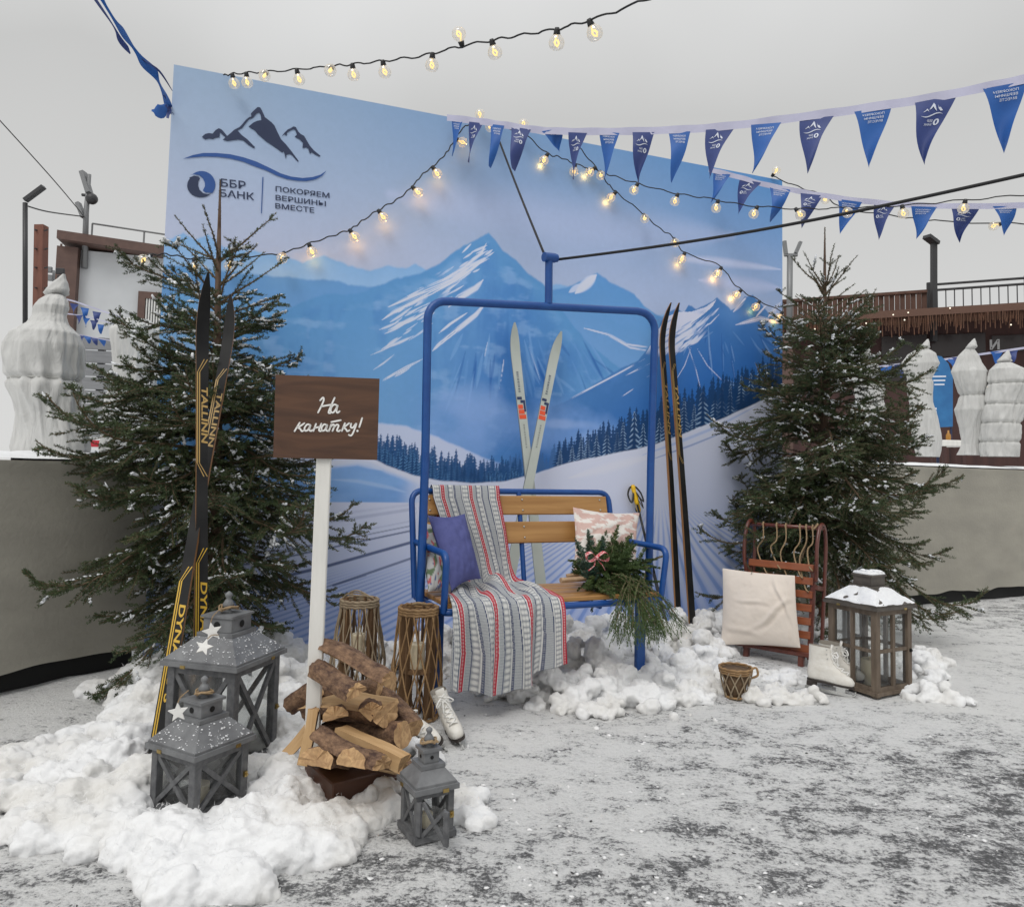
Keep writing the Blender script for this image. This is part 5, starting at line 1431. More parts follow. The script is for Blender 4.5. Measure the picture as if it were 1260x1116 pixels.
for sg in (-1, 1):
    b = MB(); b.bevbox((sg * (hw_ - .028), .012, .27), (.03, .026, .58), .004); b.build('side_rail', sl_red, sled)
    for z in (.06, .42): b = MB(); b.bevbox((sg * (hw_ - .01), .075, z), (.024, .15, .03), .004); b.build('runner_post', sl_red, sled)
for k in range(7):
    b = MB(); b.bevbox((0, -.008, .045 + .082 * k), (2 * hw_ - .05, .014, .046), .003); b.build('slat', sl_or, sled)
b = MB(); b.tube([(-hw_ - .005, .05, .795), (hw_ + .005, .05, .795)], .013, 10); b.build('top_bar', sl_red, sled, smooth=True)
b = MB(); b.bevbox((0, -.05, .012), (2 * hw_ + .04, .04, .028), .005); b.build('foot_bar', sl_red, sled)
for sg in (-1, 1): b = MB(); b.bevbox((sg * (hw_ - .06), -.045, -.05), (.034, .034, .11), .004); b.build('foot', sl_red, sled)
b = MB(); rn = random.Random(4)
for x0, x1, zl in ((-.15, -.10, .5), (-.06, -.02, .54), (.0, .05, .46), (.09, .12, .5), (.13, .16, .42), (.17, .18, .55)):
    b.tube(spline([(x0, .05, .812), (x0 + .005, .034, .80), (x0 + .012, .03, .70), (x0 - .012 + rn.uniform(-.01, .01), .02, (zl + .75) / 2), (x1, -.01, zl), (x1 + .03, -.03, zl - .03)], 5), .005, 6)
for x in (-.15, -.06, .0, .09, .13, .17): b.tube([(x + .004 * (k % 2), .05 + .017 * cos(k * pi / 4), .795 + .017 * sin(k * pi / 4)) for k in range(8)], .005, 6, closed=True)
b.tube(spline([(.19, .05, .81), (.205, .03, .82), (.215, .0, .81), (.2, -.02, .78)], 5), .006, 6)
b.build('pull_rope', rope_m, sled, smooth=True)
def sledpt(px, py, yl):
    """the point of the sledge's own plane y=yl that is seen at px,py"""
    Mi = SM.inverted(); c = Mi @ Vector((0, 0, CAMH)); d = Mi.to_3x3() @ ray(px, py); t = (yl - c.y) / d.y
    return SM @ (c + d * t)
pillow('cushion', [sledpt(889, 699, -.10), sledpt(978, 708, -.09), sledpt(985, 797, -.10), sledpt(887, 793, -.13)], .12,
       mat('cream_canvas', (.78, .70, .62), .85, color2=(.75, .67, .59), scale=(5, 5, 5), bump=.12, bscale=300, spec=.2), 'square cream cushion leaning on the front of the red sledge', 'cushion', seed=21, n=90, wr=.0016, sag=.015, creases=((.72, .55, .77, -.64, .035, .012, .30), (.45, .42, .98, .2, .03, .006, .2), (.82, .30, .2, .98, .03, .008, .25), (.25, .80, .9, .3, .04, .006, .25), (.93, .6, .05, 1, .025, .007, .5)))

# ================================================================== SPRUCES
spruce_n = mat('spruce_needles', (.022, .042, .013), .6, color2=(.080, .112, .042), scale=(5, 5, 5), detail=6, lo=.3, hi=.7)
spruce_b = mat('spruce_twig', (.10, .062, .035), .85, color2=(.17, .12, .075), scale=(40, 40, 40)); spruce_t = mat('spruce_trunk', (.075, .042, .027), .9, color2=(.15, .10, .07), scale=(30, 30, 12), bump=.8)
tree_snow = mat('snow_on_twigs', (.80, .82, .84), .85, color2=(.72, .74, .77), scale=(60, 60, 60))
_ico = bmesh.new(); bmesh.ops.create_icosphere(_ico, subdivisions=1, radius=1.0); _ico.verts.index_update()
ICO_V = np.array([v.co[:] for v in _ico.verts]); ICO_F = np.array([[v.index for v in f.verts] for f in _ico.faces]); _ico.free()
def spruce(label, base, top, seed, reach, whorls, keep_out, snow_amt=1.0, dens=260, skip=None, zmin=.16, extra=1.0):
    """reach(azimuth, t) -> branch length at height fraction t; keep_out(P) pushes points off whatever stands close by"""
    rg = np.random.default_rng(seed); base = np.array(base); top = np.array(top); H = top[2] - base[2]
    root = thing('spruce_tree', label, 'spruce', T(*base))
    axis = (top - base) / np.linalg.norm(top - base); Lt = np.linalg.norm(top - base)
    tr = MB(); P = []
    for i in range(22):
        t = i / 21; P.append(base + axis * Lt * t + np.array([.012 * sin(7 * t + seed), .012 * cos(5 * t), 0]) * (1 - t))
    tr.tube([Vector(p) for p in P], [.045 * (1 - t / 21) ** .8 + .003 for t in range(22)], 9)
    nd = Needles(); br = MB(); snow_p = []
    def grow(p0, d, L, r0, level, t):
        n = max(4, int(L / .05)); path = []
        p = np.array(p0, dtype=float); d = np.array(d, dtype=float); d /= np.linalg.norm(d)
        for k in range(n + 1):
            path.append(p.copy())
            f = k / n
            curl = (.36 * (f - .42) if t < .72 else .10 * (f - .35)) if level == 0 else (-.05 + .12 * f)
            d = d + rg.normal(size=3) * .05 + np.array([0, 0, curl * (1.3 if t < .7 else .8)]); d /= np.linalg.norm(d)
            p = p + d * L / n
        path = [keep_out(q) for q in path]
        if level < 2 or rg.random() < .3: br.tube([Vector(q) for q in path], [max(.0016, r0 * (1 - .8 * k / n)) for k in range(n + 1)], 5 if level == 0 else 4, cap=False)
        # inner part of long branches is bare-ish
        a0 = int(n * (.12 if level == 0 else 0)); fac = 1.0 if t < .86 else .75
        nd.twig(path[a0:], (.017 if t < .9 else .013) * (1.0 if level else 1.0), dens * (2.9 if level else 2.1) * fac * extra, rg, ang=(35, 65), w=.0019, lift=.12)
        centre = exp(-(np.hypot(*(path[n // 2][:2] - base[:2])) / .5) ** 2)
        if rg.random() < (.05 + .30 * centre) * snow_amt * (.75 if t < .3 else 1.0):
            k0 = rg.integers(0, max(1, n - 2)); k1 = min(n, k0 + rg.integers(1, 5))
            for k in range(k0, k1):
                for q_ in range(4):
                    f_ = rg.random(); snow_p.append((path[k] * (1 - f_) + path[k + 1] * f_ + rg.normal(size=3) * np.array([.004, .004, .002]), path[k + 1] - path[k] + rg.normal(size=3) * .01, .0035 + .007 * rg.random() ** 2))
        if level >= 2 or (t > .8 and level >= 1): return
        side0 = 1
        dist = L / n
        for k in range(max(1, int(n * .12)), n):
            if rg.random() > ((.92 if t < .72 else .45 if t < .78 else .06) if level == 0 else .6): continue
            f = k / n; tg = path[min(k + 1, n)] - path[k]; tg = tg / (np.linalg.norm(tg) + 1e-9)
            hor = np.cross(tg, (0, 0, 1)); hor /= np.linalg.norm(hor) + 1e-9
            sgs = (1, -1) if level == 0 else ((1,) if rg.random() < .5 else (-1,))
            for sg in sgs:
                if rg.random() < .18: continue
                l = (L * (.50 if level == 0 else .45) * (1.02 - f) * (1 if t < .8 else .6) + .04) * (.65 + .6 * rg.random())
                if l < .03: continue
                l = min(l, .34)
                dd = tg * (.75 + .2 * rg.random()) + hor * sg * .75 + np.array([0, 0, .02 + .27 * rg.normal() - .12 * (1 - t)])
                grow(path[k], dd, l, .0032, level + 1, t)
    az0 = 0
    for wi, (t, nb, el, sc) in enumerate(whorls):
        az0 += 2.4
        for b in range(nb):
            az = az0 + 2 * pi * b / nb + rg.normal() * .18
            L = reach(az, t) * sc * (.68 + .46 * rg.random())
            if L < .05: continue
            if skip and skip(az, t): continue
            e_ = radians(el + rg.normal() * (9 if t < .72 else 5))
            tt = t + rg.normal() * (.017 if t < .72 else .006)
            grow(base + axis * Lt * tt, (cos(az) * cos(e_), sin(az) * cos(e_), sin(e_)), L, .004 + .008 * min(1, L), 0, t)
    for k in range(46):                                             # shoots between the whorls fill the crown
        t = .2 + .5 * rg.random(); az = rg.random() * 2 * pi; e_ = radians(interp(t, [.2, .7], [8, 48]) + rg.normal() * 12)
        grow(base + axis * Lt * t, (cos(az) * cos(e_), sin(az) * cos(e_), sin(e_)), reach(az, t) * (.45 + .5 * rg.random()), .008, 0, t)
    nd.twig([q for q in P[15:]], .014, 1500, rg, ang=(25, 60), w=.0019)
    V_, F_ = nd.arrays()
    # final guard for the needles
    tr.build('trunk', spruce_t, root, smooth=True, world=True)
    br.build('branches', spruce_b, root, world=True)
    np_mesh('needles', V_, F_, spruce_n, root, world=True)
    vs = []; fs = []
    for p, d, r in snow_p:
        d = d / (np.linalg.norm(d) + 1e-9); L = r * (1.0 + 1.3 * rg.random()); u = np.cross(d, (0, 0, 1)); u /= np.linalg.norm(u) + 1e-9; w = np.cross(u, d)
        b0 = len(vs) * 12
        loc = ICO_V * (1 + .25 * rg.normal(size=(12, 1)))
        q = p + np.array([0, 0, r * .5 + .004]) + loc[:, :1] * d * L + loc[:, 1:2] * u * r * .9 + loc[:, 2:3] * w * r * .6
        vs.append(q); fs.append(ICO_F + b0)
    if vs: np_mesh('snow_clumps', np.concatenate(vs), np.concatenate(fs), tree_snow, root, smooth=True, world=True)
    print('spruce', label[:20], len(F_), len(snow_p))
    return root
def off_panel(q):
    r = Vector(q) - PN.o; x = r.dot(PN.ux); y = r.dot(PN.uy)
    if -.03 < x < PW + .03 and y > -.035 and y < .5:
        q = np.array(q) - np.array(PN.uy) * (y + .035 + .03 * ((x * 37) % 1))
    q = np.array(q)
    if q[2] < .03: q[2] = .03 + .02 * ((q[0] * 53) % 1)
    return q
WH = [(.15, 6, -10, .7), (.19, 8, -4, .92), (.235, 8, 3, 1.0), (.28, 8, 10, 1.05), (.325, 8, 16, 1.08), (.37, 8, 21, 1.08), (.415, 8, 25, 1.06), (.46, 8, 29, 1.04), (.505, 8, 32, 1.02), (.55, 7, 34, 1.0), (.60, 7, 36, .98), (.65, 6, 38, .96)]
# left spruce
tl_base, tl_top = at(262, 826, 3.98), at(271, 222, 4.05)
tl_base.z = 0
def reach_l(az, t):
    back = max(0, sin(az)) if sin(az) > 0 else 0
    side = .93 if cos(az) < 0 else .95
    base_len = interp(t, [.12, .2, .32, .45, .6, .72, .8, .86, .92, .97], [.50, .76, .90, .88, .76, .56, .44, .38, .32, .2])
    return base_len * side * (1 - .42 * back)
WL = WH + [(.70, 6, 34, .95), (.745, 6, 36, .9), (.785, 5, 36, .95), (.825, 6, 38, 1.0)]
spruce('bushy green spruce with dusty snow left of the sign, old black skis leaning on it', tl_base, tl_top, 5, reach_l, WL, off_panel, 1.0, dens=250)
# right spruce
tr_base, tr_top = at(1012, 770, 5.45), at(1015, 280, 5.5)
tr_base.z = 0
def reach_r(az, t):
    back = max(0, sin(az))
    side = (1.18 if .23 < t < .31 and cos(az) > .75 else .92) if cos(az) > 0 else .96
    base_len = interp(t, [.12, .2, .26, .35, .45, .6, .7, .8, .86, .92, .97], [.5, .85, 1.12, 1.05, .98, .80, .62, .46, .36, .30, .12])
    return base_len * side * (1 - .30 * back)
WR = [(.215, 5, 9, .75), (.245, 6, 7, .9)] + WH[2:] + [(.70, 6, 30, .95), (.75, 6, 32, .8), (.79, 6, 36, .8), (.83, 6, 50, .9), (.845, 4, 62, 1.0)]
spruce('broad spruce with snow in its crown behind the red sledge', tr_base, tr_top, 9, reach_r, WR, off_panel, .85, dens=230)
# the cut trunk it stands in
st = thing('tree_stump', 'short brown log stump holding up the right spruce behind the sledge', 'stump', T(tr_base))
b = MB(); b.tube([(0.0, -.01, -.05), (0, 0, .12), (0.01, 0, .22)], [.105, .10, .098], 14); b.build('stump_body', bark, st, smooth=False)

# ================================================================== COTTON SNOW (loose wadding and snow heaped along the set)
def cotton():
    rn = random.Random(31); S = []
    def pile(px, py, r, h, n, rmin=.03, rmax=.075):
        c = ground(px, py)
        for _ in range(n):
            a = rn.uniform(0, 2 * pi); d = r * sqrt(rn.random()); f = 1 - (d / r) ** 1.6
            rad = rn.uniform(rmin, rmax); z = rn.random() ** .7 * max(.02, h * f)
            S.append((c.x + d * cos(a), c.y + d * sin(a), min(z, max(.02, h * f - rad * .4)), rad))
    def along(pts, r, h, step, n, **k):
        P = [ground(*p) for p in pts]
        for a, b in zip(P[:-1], P[1:]):
            L = (b - a).length; m = max(1, int(L / step))
            for i in range(m):
                q = a.lerp(b, (i + rn.random()) / m)
                c = Vector((q.x + rn.uniform(-.05, .05), q.y + rn.uniform(-.05, .05), 0))
                for _ in range(n):
                    an = rn.uniform(0, 2 * pi); d = r * sqrt(rn.random()); f = 1 - (d / r) ** 1.6; rad = rn.uniform(k.get('rmin', .03), k.get('rmax', .075))
                    z = rn.random() ** .7 * h * f; S.append((c.x + d * cos(an), c.y + d * sin(an), min(z, max(.015, h * f - rad * .4)), rad))
    # left front heap, round the two grey lanterns
    for p in ((50, 975, .17, .08), (100, 985, .17, .12), (140, 950, .15, .13), (75, 1020, .12, .07), (125, 1000, .15, .11), (165, 985, .12, .14), (150, 1035, .11, .08), (195, 1040, .10, .08), (245, 1058, .12, .07), (290, 1050, .12, .10), (330, 1010, .13, .12), (335, 975, .12, .10), (365, 1000, .10, .13),
              (385, 1025, .09, .09), (300, 1080, .11, .06), (225, 1085, .10, .05), (345, 1060, .10, .07), (400, 1045, .07, .05), (352, 955, .12, .08), (110, 925, .16, .10), (165, 915, .16, .12), (40, 940, .14, .06)):
        pile(p[0], p[1], p[2], p[3], 24, .024, .075)
    # left rear: foot of the photo wall, round the spruce and skis
    for p in ((175, 850, .22, .20), (200, 880, .20, .20), (165, 900, .18, .12), (225, 850, .25, .22), (300, 850, .25, .20), (345, 860, .22, .22), (360, 890, .18, .16), (390, 850, .22, .16), (350, 920, .14, .14), (320, 830, .25, .26), (370, 825, .22, .18)):
        pile(p[0], p[1], p[2], p[3], 36, .03, .08)
    # beneath and behind the seat
    along([(420, 830), (560, 815), (660, 808), (760, 800), (870, 785), (950, 775)], .24, .24, .12, 26, rmin=.025, rmax=.07)
    along([(640, 850), (700, 862), (760, 850)], .18, .17, .10, 24, rmin=.02, rmax=.06); along([(760, 850), (830, 838), (890, 832)], .2, .18, .10, 26, rmin=.02, rmax=.06); pile(790, 864, .14, .10, 34, .018, .05); pile(820, 856, .14, .12, 34, .018, .05); pile(850, 858, .12, .08, 28, .016, .045); pile(720, 836, .2, .24, 50, .025, .07); pile(660, 846, .18, .16, 40, .02, .06)
    pile(610, 850, .14, .05, 22, .015, .04); pile(735, 878, .11, .05, 22, .015, .04); pile(872, 846, .10, .10, 26, .018, .045)
    # round the sledge, basket and brown lantern
    along([(932, 860), (965, 857), (992, 858)], .075, .07, .05, 16, rmin=.014, rmax=.034); pile(870, 850, .09, .07, 22, .016, .04); pile(932, 862, .035, .045, 12, .012, .024)
    along([(880, 815), (940, 836), (985, 838)], .10, .05, .1, 20, rmin=.015, rmax=.04); pile(860, 800, .22, .22, 40, .025, .065)
    along([(1000, 795), (1040, 800), (1075, 805)], .22, .28, .10, 36, rmin=.02, rmax=.06); along([(1020, 770), (1060, 775)], .26, .46, .10, 50, rmin=.025, rmax=.075); pile(985, 790, .16, .16, 30, .02, .05)
    along([(1128, 812), (1138, 835)], .11, .12, .08, 20, rmin=.018, rmax=.045); along([(1128, 856), (1165, 862)], .10, .09, .06, 20, rmin=.018, rmax=.042); pile(1180, 866, .07, .04, 14, .012, .03); pile(1150, 818, .10, .04, 14, .015, .04)
    # by the firewood and the smallest lantern
    for p in ((465, 1000, .08, .09), (450, 1010, .06, .06), (482, 985, .08, .08), (505, 935, .12, .09), (495, 960, .08, .08), (480, 920, .10, .07), (573, 1003, .06, .05), (588, 1012, .04, .025), (575, 985, .05, .03)):
        pile(p[0], p[1], p[2], p[3], 28, .012, .036)
    # stray lumps
    for px, py, r in ((598, 880, .014), (560, 895, .012), (735, 898, .02), (770, 885, .016), (690, 880, .016), (640, 905, .012), (880, 888, .013), (920, 880, .012), (600, 860, .02), (575, 920, .013), (830, 884, .02), (850, 880, .016)):
        c = ground(px, py); S.append((c.x, c.y, .006, r))
    V = []; F = []
    bm = bmesh.new(); bmesh.ops.create_icosphere(bm, subdivisions=2, radius=1.0); bm.verts.index_update()
    iv = np.array([v.co[:] for v in bm.verts]); jf = np.array([[v.index for v in f.verts] for f in bm.faces]); bm.free()
    for k, (x, y, z, r) in enumerate(S):
        # keep the wadding in front of the photo wall
        q = Vector((x, y, 0)) - PN.o; yy = q.dot(PN.uy); xx = q.dot(PN.ux)
        if -.05 < xx < PW and yy > -r * .5:
            d = yy + r * .5; x -= PN.uy.x * d; y -= PN.uy.y * d
        sq = rn.uniform(.7, 1.0)
        V.append(iv * np.array([r * rn.uniform(.85, 1.25), r * rn.uniform(.85, 1.25), r * sq]) + np.array([x, y, z])); F.append(jf + k * len(iv))
    o = np_mesh('cotton_snow', np.concatenate(V), np.concatenate(F), cotton_mat(), None, True)
    tag(o, kind='stuff')
    rm = o.modifiers.new('fuse', 'REMESH'); rm.mode = 'VOXEL'; rm.voxel_size = .0085; rm.use_smooth_shade = True
    sm = o.modifiers.new('soften', 'SMOOTH'); sm.iterations = 4; sm.factor = .5
    for nm, sc, st, depth in (('lumps', .09, .046, 2), ('curls', .034, .028, 2), ('fluff', .014, .008, 3)):
        tx = bpy.data.textures.new(nm, 'CLOUDS'); tx.noise_scale = sc; tx.noise_depth = depth
        dm = o.modifiers.new(nm, 'DISPLACE'); dm.texture = tx; dm.strength = st; dm.mid_level = .5; dm.texture_coords = 'GLOBAL'
    rg = np.random.default_rng(12); B = []
    for x, y, z, r in S:
        if z + r < .075 or r < .03: continue
        n = int(16 * (r / .04) ** 1.5)
        d = rg.normal(size=(n, 3)); d /= np.linalg.norm(d, axis=1)[:, None]; d[:, 2] = np.abs(d[:, 2]) * .9
        p = np.array([x, y, max(z, r * .3)]) + d * (r * .95); t = d + rg.normal(size=(n, 3)) * .8; t /= np.linalg.norm(t, axis=1)[:, None]
        L = .007 + .010 * rg.random((n, 1)); sd = np.cross(t, rg.normal(size=(n, 3))); sd /= np.linalg.norm(sd, axis=1)[:, None]; w = .0007
        mid = p + t * L * .5 + rg.normal(size=(n, 3)) * .003; e = mid + (t + rg.normal(size=(n, 3)) * .7) * L * .5
        B.append(np.stack([p - sd * w, p + sd * w, mid + sd * w, mid - sd * w], 1)); B.append(np.stack([mid - sd * w, mid + sd * w, e + sd * w * .3, e - sd * w * .3], 1))
    Q = np.concatenate(B); fo = np_mesh('cotton_fibres', Q.reshape(-1, 3), np.arange(len(Q) * 4).reshape(-1, 4), mat('cotton_fibre', (.84, .84, .84), 1.0, spec=.1)); tag(fo, kind='stuff')
def cotton_mat():
    m = bpy.data.materials.new('cotton_wadding'); m.use_nodes = True; nt = m.node_tree; N = nt.nodes; L = nt.links; b = N['Principled BSDF']
    tc = N.new('ShaderNodeTexCoord'); n = N.new('ShaderNodeTexNoise'); n.inputs['Scale'].default_value = 3.0; n.inputs['Detail'].default_value = 6
    r = N.new('ShaderNodeValToRGB'); r.color_ramp.elements[0].position = .38; r.color_ramp.elements[0].color = (.70, .69, .665, 1); r.color_ramp.elements[1].position = .55; r.color_ramp.elements[1].color = (.79, .795, .80, 1)
    L.new(tc.outputs['Object'], n.inputs['Vector']); L.new(n.outputs['Fac'], r.inputs[0]); L.new(r.outputs[0], b.inputs['Base Color'])
    b.inputs['Roughness'].default_value = 1.0; b.inputs['Specular IOR Level'].default_value = .1; b.inputs['Sheen Weight'].default_value = .25
    b.inputs['Subsurface Weight'].default_value = .3; b.inputs['Subsurface Radius'].default_value = (1, 1, 1); b.inputs['Subsurface Scale'].default_value = .03
    n2 = N.new('ShaderNodeTexNoise'); n2.inputs['Scale'].default_value = 120; n2.inputs['Detail'].default_value = 4; n2.inputs['Distortion'].default_value = 1.2
    bp = N.new('ShaderNodeBump'); bp.inputs['Strength'].default_value = .35; bp.inputs['Distance'].default_value = .008
    L.new(tc.outputs['Object'], n2.inputs['Vector']); L.new(n2.outputs['Fac'], bp.inputs['Height']); L.new(bp.outputs[0], b.inputs['Normal'])
    return m
cotton()

# ================================================================== STRING LIGHTS
cable_m = mat('black_cable', (.012, .012, .013), .6); socket_m = mat('black_socket', (.015, .015, .016), .45)
def bulb_glass():
    m = bpy.data.materials.new('frosted_bulb'); m.use_nodes = True; nt = m.node_tree; N = nt.nodes; L = nt.links; N.clear()
    o = N.new('ShaderNodeOutputMaterial'); t = N.new('ShaderNodeBsdfTransparent'); d = N.new('ShaderNodeBsdfTranslucent'); g = N.new('ShaderNodeBsdfGlossy'); lw = N.new('ShaderNodeLayerWeight')
    d.inputs[0].default_value = (.9, .89, .84, 1); g.inputs['Roughness'].default_value = .06; lw.inputs['Blend'].default_value = .35
    mr = N.new('ShaderNodeMapRange'); mr.inputs['To Min'].default_value = .36; mr.inputs['To Max'].default_value = .85; L.new(lw.outputs['Facing'], mr.inputs['Value'])
    m1 = N.new('ShaderNodeMixShader'); m1.inputs[0].default_value = .35; L.new(d.outputs[0], m1.inputs[1]); L.new(g.outputs[0], m1.inputs[2])
    m2 = N.new('ShaderNodeMixShader'); L.new(mr.outputs[0], m2.inputs[0]); L.new(t.outputs[0], m2.inputs[1]); L.new(m1.outputs[0], m2.inputs[2]); L.new(m2.outputs[0], o.inputs[0])
    return m
bulb_m = bulb_glass(); fil_m = emit_mat('warm_filament', (1.0, .66, .20), 1.4)
def panel_depth(px, py, off):
    h = PN.hit(px, py, off); return PN.w(h.x, h.y, h.z)
proto = {}
def festoon(label, ctrl, bulbs, glow=(), r=.0042):
    """ctrl: world points of the cable, bulbs: photo points of the globes"""
    C = spline(ctrl, 10); root = thing('string_lights', label, 'string lights', T(C[0]), 'bulb strings over the photo wall')
    m = MB(); rn = random.Random(len(ctrl))
    m.tube([p + Vector((0, 0, .006 * sin(i * .9) + rn.uniform(-.002, .002))) for i, p in enumerate(C)], r, 6); m.build('cable', cable_m, root, smooth=True, world=True)
    for i, (px, py) in enumerate(bulbs):
        d = ray(px, py).normalized(); c0 = Vector((0, 0, CAMH))
        best = min(C, key=lambda q: ((q - c0) - d * (q - c0).dot(d)).length); dist = (best - c0).dot(d)
        g = c0 + d * dist; v = g - best
        if v.length < .02: v = Vector((0, -.3, -.5))
        v.normalize(); v = (v + Vector((0, -.12, 0))).normalized()
        M = frame_from(best, v, (0, 1, .3))
        b = bpy.data.objects.new('bulb', None); b.empty_display_size = .03; link(b, root); b.matrix_local = MW[root].inverted() @ M; MW[b] = M
        if not proto:
            s = MB(); s.tube([(-.006, 0, 0), (.002, 0, 0), (.014, 0, 0), (.022, 0, 0)], [.009, .0125, .0145, .016], 12); proto['socket'] = s.build('socket', socket_m, b, smooth=True)
            gl = MB(); gl.lathe([(.014, .020), (.018, .024), (.029, .036), (.034, .050), (.034, .060), (.029, .074), (.017, .083), (.0005, .086)], 16, RY(pi / 2)); proto['globe'] = gl.build('globe', bulb_m, b, smooth=True)
            f = MB(); f.tube([(.024, 0, 0), (.038, .004, 0), (.052, .009, .003), (.062, .004, .006), (.068, -.004, .0), (.056, -.010, -.004), (.042, -.003, 0)], .0045, 6); proto['filament'] = f.build('filament', fil_m, b, smooth=True)
        else:
            for k in ('socket', 'globe', 'filament'):
                o = proto[k].copy(); COL.objects.link(o); o.parent = b
        if i in glow:
            ld = bpy.data.lights.new('bulb_light', 'POINT'); ld.energy = .12; ld.color = (1.0, .46, .07); ld.shadow_soft_size = .008
            lo = bpy.data.objects.new('bulb_light', ld); link(lo, b); lo.location = (.096, 0, 0)
    return root
def on_panel(pts, off): return [panel_depth(px, py, off) for px, py in pts]
festoon('bulb string crossing the sky above the top left corner of the photo wall',
        [at(x, y, lerp(4.42, 2.7, max(0, (x - 275) / 515))) for x, y in ((275, 93), (290, 91), (320, 89), (365, 86), (405, 82), (437, 79), (475, 75), (520, 69), (560, 59), (605, 50), (645, 43), (690, 35), (735, 22), (800, -2), (900, -45))],
        [(288, 101), (304, 97), (328, 90), (368, 97), (409, 77), (435, 90), (473, 86), (532, 73), (565, 44), (607, 58), (685, 48), (729, 36)])
festoon('bulb string looping down the left half of the photo wall with an amber glow',
        on_panel([(186, 314), (205, 313), (235, 318), (285, 317), (345, 312), (380, 300), (410, 290), (432, 282), (447, 271), (470, 256), (490, 245), (507, 230), (520, 215), (535, 203), (548, 190), (556, 178), (568, 160), (582, 150)], -.075),
        [(182, 317), (240, 325), (284, 322), (349, 313), (382, 305), (433, 287), (469, 264), (512, 235), (537, 213), (571, 177)], glow=(3, 4, 5, 6, 7, 8, 9))
S3 = [(582, 150), (592, 151), (605, 152), (625, 159), (643, 163), (672, 188), (690, 194), (708, 202), (735, 210), (752, 216)]
festoon('bulb string along the top of the photo wall running out to the right edge',
        on_panel(S3, -.06) + [at(x, y, lerp(5.15, 4.5, (x - 752) / 500)) for x, y in ((785, 226), (830, 238), (870, 244), (920, 253), (985, 257), (1040, 256), (1110, 253), (1180, 247), (1262, 240))],
        [(590, 146), (604, 148), (643, 156), (671, 195), (706, 212), (739, 210), (782, 231), (832, 244), (881, 256), (928, 262), (981, 260), (1040, 258), (1111, 265), (1186, 253)], glow=(3,))
festoon('bulb string falling down the right half of the photo wall to its right edge',
        on_panel([(713, 182), (733, 206), (748, 226), (760, 238), (790, 262), (810, 280), (828, 292), (843, 311), (885, 327), (905, 351), (932, 369), (963, 384)], -.07),
        [(726, 212), (753, 242), (790, 266), (828, 295), (840, 317), (886, 332), (907, 362), (931, 376), (960, 388)], glow=(0, 1, 4, 5, 6, 7, 8))
festoon('short bulb string hanging from the top right corner of the photo wall',
        [panel_depth(950, 217, -.02)] + [at(x, y, d) for x, y, d in ((985, 231, 5.7), (1013, 241, 5.6), (1040, 256, 5.5), (1110, 267, 5.3), (1150, 272, 5.2), (1262, 276, 5.0))],
        [(953, 213), (1013, 239), (1227, 277)])

# ropes of the lift
rope = mat('black_rope', (.012, .012, .014), .7)
grip_w = BN.w(st1.x, st1.y, st1.z)
def rope_thing(label, a, b, sag, r):
    n = 16; root_pts = [a.lerp(b, i / n) + Vector((0, 0, -sag * sin(pi * i / n))) for i in range(n + 1)]
    m = MB(); m.tube(root_pts, r, 7); o = m.build('lift_cable', rope, None, smooth=True); tag(o, label, 'cable', 'black lift cables')
rope_thing('black cable from the top of the photo wall down to the chairlift grip', panel_depth(613, 170, -.03), grip_w + BN.ux * -.03 + Vector((0, 0, .02)), .01, .0068)
rope_thing('black cable running from the chairlift grip out to the right edge', grip_w + BN.ux * .05, at(1275, 212, 2.75), .035, .0075)

